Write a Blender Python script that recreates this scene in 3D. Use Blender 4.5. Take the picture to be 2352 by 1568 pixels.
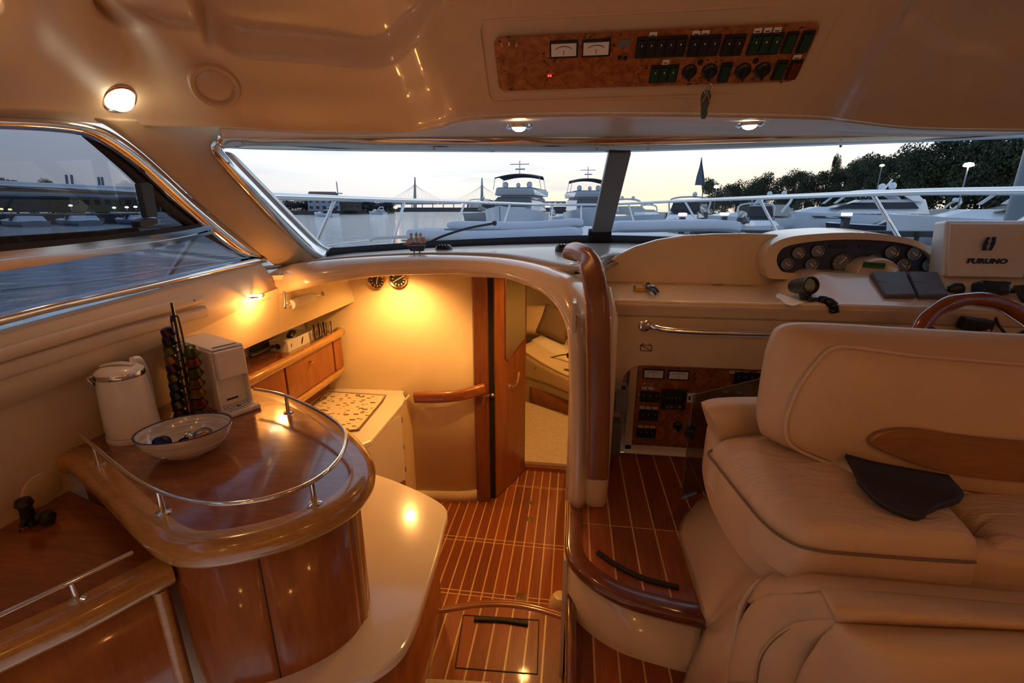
import bpy, bmesh, math, random
from mathutils import Vector, Matrix
from mathutils.bvhtree import BVHTree
random.seed(7)
scene = bpy.context.scene
for o in list(bpy.data.objects): bpy.data.objects.remove(o, do_unlink=True)
COL = scene.collection

# ------------------------------------------------------------------ camera
FPX = 1045.0; EYE = 1.32
PITCH = math.atan((784 - 480) / FPX); YAW = math.radians(7.55)
cam_d = bpy.data.cameras.new('camera'); cam = bpy.data.objects.new('camera', cam_d); COL.objects.link(cam)
cam_d.sensor_width = 36.0; cam_d.lens = FPX / 2352 * 36.0; cam_d.clip_start = 0.02; cam_d.clip_end = 3000
cam.location = (0, 0, EYE); cam.rotation_euler = (math.pi / 2 - PITCH, 0, YAW)
scene.camera = cam

# ------------------------------------------------------------------ view
scene.view_settings.view_transform = 'Standard'; scene.view_settings.look = 'None'
scene.view_settings.gamma = 1.0; scene.view_settings.use_curve_mapping = False
scene.view_settings.exposure = 0.0

# ------------------------------------------------------------------ world: dusk sky, glow low over the bow
SUN_AZ = math.radians(18)      # azimuth of the afterglow, clockwise from the bow
world = bpy.data.worlds.new('dusk_sky'); scene.world = world; world.use_nodes = True
wn = world.node_tree; wn.nodes.clear(); WL = wn.links.new
def wnode(t, **k):
    n = wn.nodes.new(t)
    for a, b in k.items(): setattr(n, a, b)
    return n
tc = wnode('ShaderNodeTexCoord'); nrm = wnode('ShaderNodeVectorMath', operation='NORMALIZE'); WL(tc.outputs['Generated'], nrm.inputs[0])
sepw = wnode('ShaderNodeSeparateXYZ'); WL(nrm.outputs[0], sepw.inputs[0])
def ramp(nt, stops, interp='EASE'):
    r = nt.nodes.new('ShaderNodeValToRGB'); r.color_ramp.interpolation = interp
    el = r.color_ramp.elements
    while len(el) < len(stops): el.new(0.5)
    for e, (p, c) in zip(el, stops): e.position = p; e.color = (*c, 1)
    return r
glow = ramp(wn, [(0.0, (0.86, 0.74, 0.66)), (0.04, (0.90, 0.87, 0.86)), (0.11, (1.0, 1.04, 1.08)), (0.24, (0.84, 0.97, 1.10)), (0.5, (0.46, 0.60, 0.80)), (1.0, (0.20, 0.29, 0.47))])
dim = ramp(wn, [(0.0, (0.40, 0.35, 0.37)), (0.05, (0.42, 0.41, 0.44)), (0.15, (0.37, 0.42, 0.50)), (0.4, (0.32, 0.43, 0.60)), (1.0, (0.20, 0.29, 0.47))])
WL(sepw.outputs['Z'], glow.inputs[0]); WL(sepw.outputs['Z'], dim.inputs[0])
dotn = wnode('ShaderNodeVectorMath', operation='DOT_PRODUCT'); dotn.inputs[1].default_value = (math.sin(SUN_AZ), math.cos(SUN_AZ), 0)
WL(nrm.outputs[0], dotn.inputs[0])
mr = wnode('ShaderNodeMapRange'); mr.inputs['From Min'].default_value = -0.2; mr.inputs['From Max'].default_value = 0.97; mr.interpolation_type = 'SMOOTHSTEP'
WL(dotn.outputs['Value'], mr.inputs['Value'])
mixw = wnode('ShaderNodeMix', data_type='RGBA'); WL(mr.outputs[0], mixw.inputs['Factor']); WL(dim.outputs[0], mixw.inputs[6]); WL(glow.outputs[0], mixw.inputs[7])
lob = wnode('ShaderNodeMapRange'); lob.inputs['From Min'].default_value = 0.80; lob.inputs['From Max'].default_value = 1.0; lob.interpolation_type = 'SMOOTHSTEP'; WL(dotn.outputs['Value'], lob.inputs['Value'])
lowz = wnode('ShaderNodeMapRange'); lowz.inputs['From Min'].default_value = 0.16; lowz.inputs['From Max'].default_value = 0.0; lowz.interpolation_type = 'SMOOTHSTEP'; WL(sepw.outputs['Z'], lowz.inputs['Value'])
lmul = wnode('ShaderNodeMath', operation='MULTIPLY'); WL(lob.outputs[0], lmul.inputs[0]); WL(lowz.outputs[0], lmul.inputs[1])
mixg = wnode('ShaderNodeMix', data_type='RGBA'); WL(lmul.outputs[0], mixg.inputs['Factor']); WL(mixw.outputs[2], mixg.inputs[6]); mixg.inputs[7].default_value = (1.12, 0.92, 0.66, 1)
cmap = wnode('ShaderNodeMapping'); cmap.inputs['Scale'].default_value = (2.0, 2.0, 22.0); WL(nrm.outputs[0], cmap.inputs[0])
cl = wnode('ShaderNodeTexNoise'); cl.inputs['Scale'].default_value = 1.6; cl.inputs['Detail'].default_value = 4; WL(cmap.outputs[0], cl.inputs['Vector'])
clr = ramp(wn, [(0.50, (0, 0, 0)), (0.72, (0.55, 0.55, 0.55))]); WL(cl.outputs['Fac'], clr.inputs[0])
mixc = wnode('ShaderNodeMix', data_type='RGBA'); WL(clr.outputs[0], mixc.inputs['Factor']); WL(mixg.outputs[2], mixc.inputs[6]); mixc.inputs[7].default_value = (0.60, 0.64, 0.72, 1)
bgn = wnode('ShaderNodeBackground'); bgn.inputs['Strength'].default_value = 1.22; WL(mixc.outputs[2], bgn.inputs['Color'])
won = wnode('ShaderNodeOutputWorld'); WL(bgn.outputs[0], won.inputs[0])

WARM = (1.0, 0.40, 0.09)

# ------------------------------------------------------------------ pixel -> point on a real plane of the boat
_cp, _sp, _cy, _sy = math.cos(PITCH), math.sin(PITCH), math.cos(YAW), math.sin(YAW)
def ray(px, py):
    xv = (px - 1176) / FPX; yv = (784 - py) / FPX
    X, Y, Z = xv, _cp + yv * _sp, -_sp + yv * _cp
    return Vector((X * _cy - Y * _sy, X * _sy + Y * _cy, Z))
def R(px, py, x=None, y=None, z=None, d=None):
    r = ray(px, py)
    if x is not None: t = x / r.x
    elif y is not None: t = y / r.y
    elif z is not None: t = (z - EYE) / r.z
    else: t = d
    return Vector((r.x * t, r.y * t, EYE + r.z * t))

# ------------------------------------------------------------------ mesh helpers
def W(o):
    m = Matrix.LocRotScale(o.location, o.rotation_euler, o.scale)
    return W(o.parent) @ o.matrix_parent_inverse @ m if o.parent else m
def adopt(o, parent):
    if parent is not None:
        o.parent = parent; o.matrix_parent_inverse = W(parent).inverted()
    return o
def tag(o, label=None, cat=None, group=None, kind=None):
    if label: o['label'] = label
    if cat: o['category'] = cat
    if group: o['group'] = group
    if kind: o['kind'] = kind
    return o
def thing(name, loc, label, cat, group=None, rz=0):
    o = bpy.data.objects.new(name, None); COL.objects.link(o); o.location = loc; o.rotation_euler = (0, 0, rz)
    o.empty_display_size = 0.05
    return tag(o, label, cat, group)
def mk(name, verts, faces, m, parent=None, smooth=False, solid=0, sub=0, bevel=0, bseg=2, loc=None, rot=None, recalc=True, soff=0.0, angle=None):
    me = bpy.data.meshes.new(name); me.from_pydata([tuple(v) for v in verts], [], faces)
    if recalc:
        b = bmesh.new(); b.from_mesh(me); bmesh.ops.remove_doubles(b, verts=b.verts, dist=1e-6); bmesh.ops.recalc_face_normals(b, faces=b.faces); b.to_mesh(me); b.free()
    if m is not None: me.materials.append(m)
    o = bpy.data.objects.new(name, me); COL.objects.link(o)
    if loc is not None: o.location = loc
    if rot is not None: o.rotation_euler = rot
    if smooth:
        for p in me.polygons: p.use_smooth = True
        if angle: me.set_sharp_from_angle(angle=math.radians(angle))
    if solid:
        s = o.modifiers.new('s', 'SOLIDIFY'); s.thickness = solid; s.offset = soff
    if bevel:
        s = o.modifiers.new('b', 'BEVEL'); s.width = bevel; s.segments = bseg; s.limit_method = 'ANGLE'; s.angle_limit = math.radians(40); s.use_clamp_overlap = True
    if sub:
        s = o.modifiers.new('u', 'SUBSURF'); s.levels = sub; s.render_levels = sub
    return adopt(o, parent)
def copy_tree(o, loc=None, rot=None, parent=None, label=None):
    c = o.copy(); COL.objects.link(c)
    if parent is not None: c.parent = parent
    if loc is not None: c.location = loc
    if rot is not None: c.rotation_euler = rot
    if label: c['label'] = label
    for ch in o.children:
        copy_tree(ch, parent=c)
    return c
def boxv(c, s):
    x, y, z = c; a, b, d = s[0] / 2, s[1] / 2, s[2] / 2
    v = [(x + i * a, y + j * b, z + k * d) for i in (-1, 1) for j in (-1, 1) for k in (-1, 1)]
    f = [(0, 1, 3, 2), (4, 6, 7, 5), (0, 4, 5, 1), (2, 3, 7, 6), (0, 2, 6, 4), (1, 5, 7, 3)]
    return v, f
def box(name, c, s, m, parent=None, bevel=0, rot=None, bseg=2, smooth=False):
    if rot is None:
        v, f = boxv((0, 0, 0), s); return mk(name, v, f, m, parent, bevel=bevel, bseg=bseg, loc=c, smooth=smooth)
    v, f = boxv((0, 0, 0), s); return mk(name, v, f, m, parent, bevel=bevel, bseg=bseg, loc=c, rot=rot, smooth=smooth)
def cat_rom(pts, n, closed=False):
    P = [Vector(p) for p in pts]; k = len(P); out = []
    segs = k if closed else k - 1
    for i in range(n + (0 if closed else 1)):
        t = i / n * segs; s = min(int(t), segs - 1); u = t - s
        if closed: p0, p1, p2, p3 = P[(s - 1) % k], P[s % k], P[(s + 1) % k], P[(s + 2) % k]
        else:
            p1, p2 = P[s], P[s + 1]
            p0 = P[s - 1] if s > 0 else p1 * 2 - p2
            p3 = P[s + 2] if s + 2 < k else p2 * 2 - p1
        out.append(0.5 * ((2 * p1) + (p2 - p0) * u + (2 * p0 - 5 * p1 + 4 * p2 - p3) * u * u + (3 * p1 - p0 - 3 * p2 + p3) * u ** 3))
    return out
def even(pts, n, closed=False):
    P = [Vector(p) for p in pts]
    if closed: P = P + [P[0]]
    L = [0]
    for a, b in zip(P, P[1:]): L.append(L[-1] + (b - a).length)
    out = []; j = 0
    for i in range(n if closed else n + 1):
        s = L[-1] * i / n
        while j < len(L) - 2 and L[j + 1] < s: j += 1
        u = (s - L[j]) / max(L[j + 1] - L[j], 1e-9); out.append(P[j].lerp(P[j + 1], u))
    return out
def loft(name, rows, m, parent=None, n=32, nr=None, solid=0.0, smooth=True, closed=False, soff=0.0, straight=False, sub=0, bevel=0, angle=None, ring=False):
    """surface through rows of matching control points; closed joins last row to the first, ring closes each row"""
    if straight: G = [[Vector(p) for p in r] for r in rows]
    else: G = [cat_rom(r, n, ring) for r in rows]
    if nr and len(G) > 2:
        cols = [cat_rom([g[i] for g in G], nr, closed) for i in range(len(G[0]))]
        G = [[c[j] for c in cols] for j in range(len(cols[0]))]
    nc = len(G[0]); v = [p for g in G for p in g]; f = []
    R_ = len(G)
    for j in range(R_ if closed else R_ - 1):
        for i in range(nc if ring else nc - 1):
            a = j * nc + i; b = j * nc + (i + 1) % nc; k = ((j + 1) % R_) * nc
            f.append((a, b, k + (i + 1) % nc, k + i))
    return mk(name, v, f, m, parent, smooth=smooth, solid=solid, soff=soff, sub=sub, bevel=bevel, angle=angle)
def frames(pts, closed=False, up=None):
    n = len(pts); T = []
    for i in range(n):
        a = pts[i - 1] if (i > 0 or closed) else pts[i]; b = pts[(i + 1) % n] if (i < n - 1 or closed) else pts[i]
        T.append((b - a).normalized())
    N = []
    if up is not None:
        u = Vector(up)
        for t in T:
            s = t.cross(u); s = s.normalized() if s.length > 1e-6 else Vector((1, 0, 0)); N.append((s, s.cross(t).normalized()))
        return T, N
    r = Vector((0, 0, 1)) if abs(T[0].z) < 0.9 else Vector((1, 0, 0))
    s = T[0].cross(r).normalized(); N.append((s, s.cross(T[0])))
    for i in range(1, n):
        q = T[i - 1].rotation_difference(T[i]); s = q @ N[-1][0]; s = (s - T[i] * s.dot(T[i])).normalized(); N.append((s, s.cross(T[i])))
    return T, N
def sweep(name, path, prof, m, parent=None, closed=False, up=None, smooth=True, cap=True, scale=None, angle=50, rots=None):
    pts = [Vector(p) for p in path]; T, N = frames(pts, closed, up); k = len(prof); v = []; f = []
    for i, p in enumerate(pts):
        sc = scale[i] if scale else 1.0
        for (a, b) in prof: v.append(p + N[i][0] * a * sc + N[i][1] * b * sc)
    n = len(pts)
    for i in range(n if closed else n - 1):
        for j in range(k):
            a = i * k + j; b = i * k + (j + 1) % k; c = ((i + 1) % n) * k
            f.append((a, b, c + (j + 1) % k, c + j))
    if cap and not closed: f.append(tuple(range(k))); f.append(tuple((n - 1) * k + j for j in range(k)))
    return mk(name, v, f, m, parent, smooth=smooth, angle=angle)
def circ(r, k=10, ry=None): return [(r * math.cos(2 * math.pi * i / k), (ry or r) * math.sin(2 * math.pi * i / k)) for i in range(k)]
def tube(name, path, r, m, parent=None, k=10, n=None, closed=False, scale=None):
    pts = cat_rom(path, n, closed) if n else [Vector(p) for p in path]
    return sweep(name, pts, circ(r, k), m, parent, closed=closed, scale=scale)
def rrect(w, h, r, k=4):
    out = []
    for cx, cy, a0 in ((w / 2 - r, h / 2 - r, 0), (-w / 2 + r, h / 2 - r, 90), (-w / 2 + r, -h / 2 + r, 180), (w / 2 - r, -h / 2 + r, 270)):
        for i in range(k + 1):
            a = math.radians(a0 + 90 * i / k); out.append((cx + r * math.cos(a), cy + r * math.sin(a)))
    return out
def lathe(name, prof, m, loc=(0, 0, 0), parent=None, k=24, rot=None, sx=1.0, sy=1.0, smooth=True, angle=40, capb=True, capt=True):
    v = []; f = []; n = len(prof)
    for (r, z) in prof:
        for i in range(k):
            a = 2 * math.pi * i / k; v.append((r * math.cos(a) * sx, r * math.sin(a) * sy, z))
    for j in range(n - 1):
        for i in range(k): f.append((j * k + i, j * k + (i + 1) % k, (j + 1) * k + (i + 1) % k, (j + 1) * k + i))
    if capb and prof[0][0] > 1e-5: f.append(tuple(range(k)))
    if capt and prof[-1][0] > 1e-5: f.append(tuple((n - 1) * k + i for i in range(k)))
    return mk(name, v, f, m, parent, smooth=smooth, loc=loc, rot=rot, angle=angle)
def prism(name, poly, h, m, parent=None, loc=None, rot=None, bevel=0, smooth=False, bseg=2, base=0.0):
    n = len(poly); v = [(x, y, base) for x, y in poly] + [(x, y, base + h) for x, y in poly]
    f = [tuple(range(n - 1, -1, -1)), tuple(range(n, 2 * n))] + [(i, (i + 1) % n, n + (i + 1) % n, n + i) for i in range(n)]
    return mk(name, v, f, m, parent, bevel=bevel, bseg=bseg, loc=loc, rot=rot, smooth=smooth, angle=35 if smooth else None)
def plate(name, quad, t, m, parent=None, bevel=0):
    """flat slab: quad of points, thickness t along its normal (both sides)"""
    q = [Vector(p) for p in quad]; nn = (q[1] - q[0]).cross(q[-1] - q[0]).normalized() * (t / 2); n = len(q)
    v = [p + nn for p in q] + [p - nn for p in q]
    f = [tuple(range(n)), tuple(range(2 * n - 1, n - 1, -1))] + [(i, (i + 1) % n, n + (i + 1) % n, n + i) for i in range(n)]
    return mk(name, v, f, m, parent, bevel=bevel)
def inset(poly, d):
    """offset a closed 2-D outline inwards (counter-clockwise outline)"""
    n = len(poly); out = []
    A = sum(poly[i][0] * poly[(i + 1) % n][1] - poly[(i + 1) % n][0] * poly[i][1] for i in range(n)); s = 1 if A > 0 else -1
    for i in range(n):
        a, b, c = Vector(poly[i - 1]).to_2d(), Vector(poly[i]).to_2d(), Vector(poly[(i + 1) % n]).to_2d()
        t = (c - a).normalized(); out.append((b.x - t.y * d * s, b.y + t.x * d * s))
    return out
def clip_strip(poly, lo, hi, ax):
    def half(P, val, keep_gt):
        out = []
        for i in range(len(P)):
            a, b = P[i], P[(i + 1) % len(P)]
            ia = (a[ax] >= val) if keep_gt else (a[ax] <= val); ib = (b[ax] >= val) if keep_gt else (b[ax] <= val)
            if ia: out.append(a)
            if ia != ib:
                u = (val - a[ax]) / (b[ax] - a[ax]); out.append((a[0] + (b[0] - a[0]) * u, a[1] + (b[1] - a[1]) * u))
        return out
    P = half(poly, lo, True)
    return half(P, hi, False) if len(P) > 2 else P
def writing(name, s, size, m, loc, rot, parent=None, ext=0.0004, align='CENTER', sx=1.0, spacing=1.0, bold=0.0):
    c = bpy.data.curves.new(name, 'FONT'); c.body = s; c.size = size; c.extrude = ext; c.align_x = align; c.align_y = 'CENTER'; c.resolution_u = 3; c.space_character = spacing; c.offset = bold
    t = bpy.data.objects.new(name, c); me = bpy.data.meshes.new_from_object(t); bpy.data.objects.remove(t); me.name = name
    me.materials.clear(); me.materials.append(m)
    o = bpy.data.objects.new(name, me); COL.objects.link(o); o.location = loc; o.rotation_euler = rot; o.scale = (sx, 1, 1)
    return adopt(o, parent)
def lamp(kind, name, loc, power, color=WARM, size=0.03, rot=None, spot=100, blend=0.6):
    l = bpy.data.lights.new(name, kind); l.energy = power; l.color = color
    if kind == 'AREA': l.shape = 'DISK'; l.size = size
    else: l.shadow_soft_size = size
    if kind == 'SPOT': l.spot_size = math.radians(spot); l.spot_blend = blend
    o = bpy.data.objects.new(name, l); COL.objects.link(o); o.location = loc
    if rot: o.rotation_euler = rot
    return o

# ------------------------------------------------------------------ materials
def nmat(name):
    m = bpy.data.materials.new(name); m.use_nodes = True; nt = m.node_tree
    return m, nt, nt.nodes['Principled BSDF'], nt.links.new
def add(nt, t, **k):
    n = nt.nodes.new(t)
    for a, b in k.items():
        if a.startswith('i_'): n.inputs[a[2:].replace('_', ' ')].default_value = b
        else: setattr(n, a, b)
    return n
def coords(nt, scale=(1, 1, 1), kind='Object', rot=(0, 0, 0)):
    t = add(nt, 'ShaderNodeTexCoord'); mp = add(nt, 'ShaderNodeMapping'); mp.inputs['Scale'].default_value = scale; mp.inputs['Rotation'].default_value = rot
    nt.links.new(t.outputs[kind], mp.inputs[0]); return mp
def plain(name, col, rough=0.5, metal=0.0, coat=0.0, spec=0.5, bump=0.0, bscale=200.0, var=0.0, vscale=6.0, sheen=0.0):
    m, nt, b, L = nmat(name)
    b.inputs['Base Color'].default_value = (*col, 1); b.inputs['Roughness'].default_value = rough; b.inputs['Metallic'].default_value = metal
    b.inputs['Coat Weight'].default_value = coat; b.inputs['Coat Roughness'].default_value = 0.06; b.inputs['Specular IOR Level'].default_value = spec
    b.inputs['Sheen Weight'].default_value = sheen
    mp = coords(nt)
    nz = add(nt, 'ShaderNodeTexNoise', i_Scale=vscale, i_Detail=4.0); L(mp.outputs[0], nz.inputs['Vector'])
    v = max(var, 0.03); r = ramp(nt, [(0.3, tuple(c * (1 - v) for c in col)), (0.7, tuple(min(1, c * (1 + v)) for c in col))], 'LINEAR')
    L(nz.outputs['Fac'], r.inputs[0]); L(r.outputs[0], b.inputs['Base Color'])
    if bump:
        n2 = add(nt, 'ShaderNodeTexNoise', i_Scale=bscale, i_Detail=3.0); L(mp.outputs[0], n2.inputs['Vector'])
        bp = add(nt, 'ShaderNodeBump', i_Strength=bump, i_Distance=0.002); L(n2.outputs['Fac'], bp.inputs['Height']); L(bp.outputs[0], b.inputs['Normal'])
    return m
def wood(name, dark, light, rough=0.3, coat=0.6, scale=(3, 22, 22), rot=(0, 0, 0), rand=0.0, fine=1.0):
    m, nt, b, L = nmat(name); mp = coords(nt, scale, 'Object', rot)
    w = add(nt, 'ShaderNodeTexNoise', i_Scale=1.6, i_Detail=6.0, i_Roughness=0.65, i_Distortion=0.6); L(mp.outputs[0], w.inputs['Vector'])
    r = ramp(nt, [(0.25, dark), (0.5, tuple((a + c) / 2 for a, c in zip(dark, light))), (0.75, light)], 'LINEAR'); L(w.outputs['Fac'], r.inputs[0])
    n2 = add(nt, 'ShaderNodeTexNoise', i_Scale=7.0 * fine, i_Detail=8.0, i_Roughness=0.7); L(mp.outputs[0], n2.inputs['Vector'])
    mx = add(nt, 'ShaderNodeMix', data_type='RGBA', blend_type='MULTIPLY', i_Factor=0.35); L(r.outputs[0], mx.inputs[6])
    r2 = ramp(nt, [(0.35, (0.55, 0.55, 0.55)), (0.6, (1, 1, 1))], 'LINEAR'); L(n2.outputs['Fac'], r2.inputs[0]); L(r2.outputs[0], mx.inputs[7])
    last = mx.outputs[2]
    if rand:
        oi = add(nt, 'ShaderNodeObjectInfo'); hv = add(nt, 'ShaderNodeHueSaturation'); mrn = add(nt, 'ShaderNodeMapRange')
        mrn.inputs['To Min'].default_value = 1 - rand; mrn.inputs['To Max'].default_value = 1 + rand
        L(oi.outputs['Random'], mrn.inputs['Value']); L(mrn.outputs[0], hv.inputs['Value']); L(last, hv.inputs['Color']); last = hv.outputs[0]
    L(last, b.inputs['Base Color'])
    b.inputs['Roughness'].default_value = rough; b.inputs['Coat Weight'].default_value = coat; b.inputs['Coat Roughness'].default_value = 0.07
    bp = add(nt, 'ShaderNodeBump', i_Strength=0.08, i_Distance=0.001); L(n2.outputs['Fac'], bp.inputs['Height']); L(bp.outputs[0], b.inputs['Normal'])
    return m
def emit(name, col, s):
    m, nt, b, L = nmat(name); b.inputs['Base Color'].default_value = (0, 0, 0, 1); b.inputs['Emission Color'].default_value = (*col, 1); b.inputs['Emission Strength'].default_value = s
    return m
def pane(name, tint, refl=1.0, rough=0.0):
    m, nt, b, L = nmat(name); nt.nodes.remove(b); out = nt.nodes['Material Output']
    t = add(nt, 'ShaderNodeBsdfTransparent'); t.inputs[0].default_value = (*tint, 1); g = add(nt, 'ShaderNodeBsdfGlossy'); g.inputs['Roughness'].default_value = rough
    fr = add(nt, 'ShaderNodeFresnel'); fr.inputs[0].default_value = 1.45; mu = add(nt, 'ShaderNodeMath', operation='MULTIPLY'); mu.inputs[1].default_value = refl
    L(fr.outputs[0], mu.inputs[0]); mx = add(nt, 'ShaderNodeMixShader'); L(mu.outputs[0], mx.inputs[0]); L(t.outputs[0], mx.inputs[1]); L(g.outputs[0], mx.inputs[2]); L(mx.outputs[0], out.inputs[0])
    return m

M = {}
M['gel'] = plain('beige_gelcoat', (0.66, 0.51, 0.34), 0.22, coat=0.5, var=0.03)
M['dash'] = plain('shaded_dashboard_cream', (0.40, 0.35, 0.29), 0.32, coat=0.3)  # darker gelcoat copy, weaker light on the dash put into the colour
M['ceil'] = plain('cream_ceiling_gelcoat', (0.62, 0.46, 0.29), 0.40, coat=0.25, var=0.03)
M['vinyl'] = plain('cream_vinyl_lining', (0.63, 0.50, 0.34), 0.55, bump=0.15, bscale=350)
M['pillar'] = plain('tan_pillar_fabric', (0.50, 0.35, 0.20), 0.85, bump=0.3, bscale=500, var=0.05)
M['cream'] = plain('cream_galley_wall', (0.80, 0.68, 0.45), 0.6, bump=0.08, bscale=300)
M['leather'] = plain('cream_leather', (0.60, 0.44, 0.28), 0.5, bump=0.25, bscale=420, var=0.04)
M['leather_seam'] = plain('dark_seam', (0.20, 0.14, 0.09), 0.8)  # plain dark colour of seams, joints and piping
M['pipe'] = plain('leather_piping', (0.60, 0.48, 0.36), 0.55)
M['chrome'] = plain('polished_steel', (0.80, 0.80, 0.80), 0.09, metal=1.0)
M['steel'] = plain('brushed_steel', (0.62, 0.62, 0.63), 0.25, metal=1.0)
M['black'] = plain('black_plastic', (0.012, 0.012, 0.013), 0.38)
M['blackrub'] = plain('black_rubber', (0.010, 0.010, 0.011), 0.65)
M['dark'] = plain('dark_void', (0.012, 0.010, 0.008), 0.8)
M['grey'] = plain('grey_plastic_cover', (0.10, 0.10, 0.11), 0.55, bump=0.1, bscale=600)
M['greybox'] = plain('slate_grey_plastic', (0.16, 0.16, 0.17), 0.45)
M['white'] = plain('white_plastic', (0.80, 0.78, 0.74), 0.3, coat=0.3)
M['whitegloss'] = plain('white_solid_surface', (0.82, 0.76, 0.68), 0.18, coat=0.6)
M['paper'] = plain('white_paper', (0.82, 0.82, 0.80), 0.9)
M['label'] = plain('label_tape', (0.78, 0.76, 0.72), 0.7)
M['ink'] = plain('black_ink', (0.02, 0.02, 0.025), 0.7)
M['navyink'] = plain('navy_ink', (0.015, 0.025, 0.06), 0.6)
M['cherry'] = wood('cherry_veneer', (0.20, 0.050, 0.010), (0.34, 0.105, 0.024), 0.16, 0.9, (2.5, 16, 16), (0, 0, 0.5))
M['cherryv'] = wood('cherry_veneer_upright', (0.25, 0.075, 0.015), (0.42, 0.145, 0.034), 0.34, 0.35, (14, 14, 1.6))
M['oak'] = wood('honey_wood_moulding', (0.40, 0.185, 0.040), (0.56, 0.30, 0.075), 0.22, 0.9, (5, 14, 26), (0, 0, 0.6))
M['mahog'] = wood('mahogany', (0.15, 0.046, 0.015), (0.27, 0.095, 0.032), 0.36, 0.25, (14, 14, 2))
M['mahogx'] = wood('mahogany_rail', (0.20, 0.055, 0.018), (0.36, 0.12, 0.04), 0.28, 0.6, (3, 14, 14))
M['wheelw'] = wood('varnished_wheel_wood', (0.16, 0.035, 0.010), (0.30, 0.075, 0.02), 0.15, 1.0, (6, 6, 6))
M['plank'] = wood('teak_plank', (0.19, 0.050, 0.016), (0.33, 0.10, 0.032), 0.34, 0.12, (18, 2.0, 18), rand=0.22)
M['plank'].node_tree.nodes['Principled BSDF'].inputs['Specular IOR Level'].default_value = 0.22
M['strip'] = wood('light_inlay_strip', (0.62, 0.38, 0.16), (0.74, 0.48, 0.22), 0.35, 0.3, (20, 3, 20))
M['nosing'] = wood('varnished_nosing', (0.10, 0.026, 0.010), (0.20, 0.055, 0.018), 0.18, 0.9, (5, 5, 5))
M['bluegauge'] = plain('navy_gauge_panel', (0.028, 0.042, 0.080), 0.45, bump=0.15, bscale=700)
M['foam'] = plain('flocked_edge_lining', (0.42, 0.34, 0.25), 0.95, bump=0.9, bscale=140, var=0.25, vscale=60)
M['carpet'] = plain('beige_carpet', (0.62, 0.50, 0.34), 0.95, bump=0.8, bscale=160, var=0.1, vscale=30, sheen=0.3)
M['rug'] = plain('cream_rug_pile', (0.60, 0.52, 0.42), 0.95, bump=1.0, bscale=120, var=0.15, vscale=60, sheen=0.3)
M['linen'] = plain('beige_bed_linen', (0.66, 0.52, 0.34), 0.85, bump=0.25, bscale=200)
M['sheet'] = plain('white_bed_sheet', (0.80, 0.72, 0.56), 0.85)
M['taupe'] = plain('taupe_cushion_cloth', (0.20, 0.135, 0.09), 0.9, bump=0.3, bscale=300)
M['mirror'] = plain('mirror_glass', (0.85, 0.85, 0.85), 0.02, metal=1.0)
M['gold'] = plain('brass', (0.75, 0.52, 0.22), 0.18, metal=1.0)
M['glass'] = pane('clear_windscreen_glass', (0.97, 0.985, 0.985), 0.10)
M['tint'] = pane('tinted_side_glass', (0.30, 0.34, 0.41), 0.22)
M['smoke'] = pane('smoked_acrylic', (0.84, 0.78, 0.72), 0.7)
M['clearg'] = pane('clear_drinking_glass', (0.93, 0.93, 0.91), 1.5)
M['lampglow'] = emit('warm_lamp_glow', (1.0, 0.70, 0.38), 9.0)
M['lampwhite'] = emit('white_lamp_glow', (1.0, 0.86, 0.62), 12.0)
M['ledred'] = emit('red_led', (1.0, 0.03, 0.04), 6.0)
M['boatw'] = plain('boat_white_gelcoat', (0.74, 0.80, 0.86), 0.3, coat=0.3)
M['boatg'] = plain('boat_grey_paint', (0.20, 0.23, 0.27), 0.4)
M['boatd'] = plain('boat_dark_window', (0.015, 0.02, 0.03), 0.1)
M['canvas'] = plain('dark_canvas', (0.02, 0.022, 0.03), 0.8)
M['padw'] = plain('white_sunpad_cover', (0.60, 0.66, 0.74), 0.7, bump=0.15, bscale=80)
M['deckw'] = plain('foredeck_white', (0.62, 0.66, 0.70), 0.45)

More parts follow.
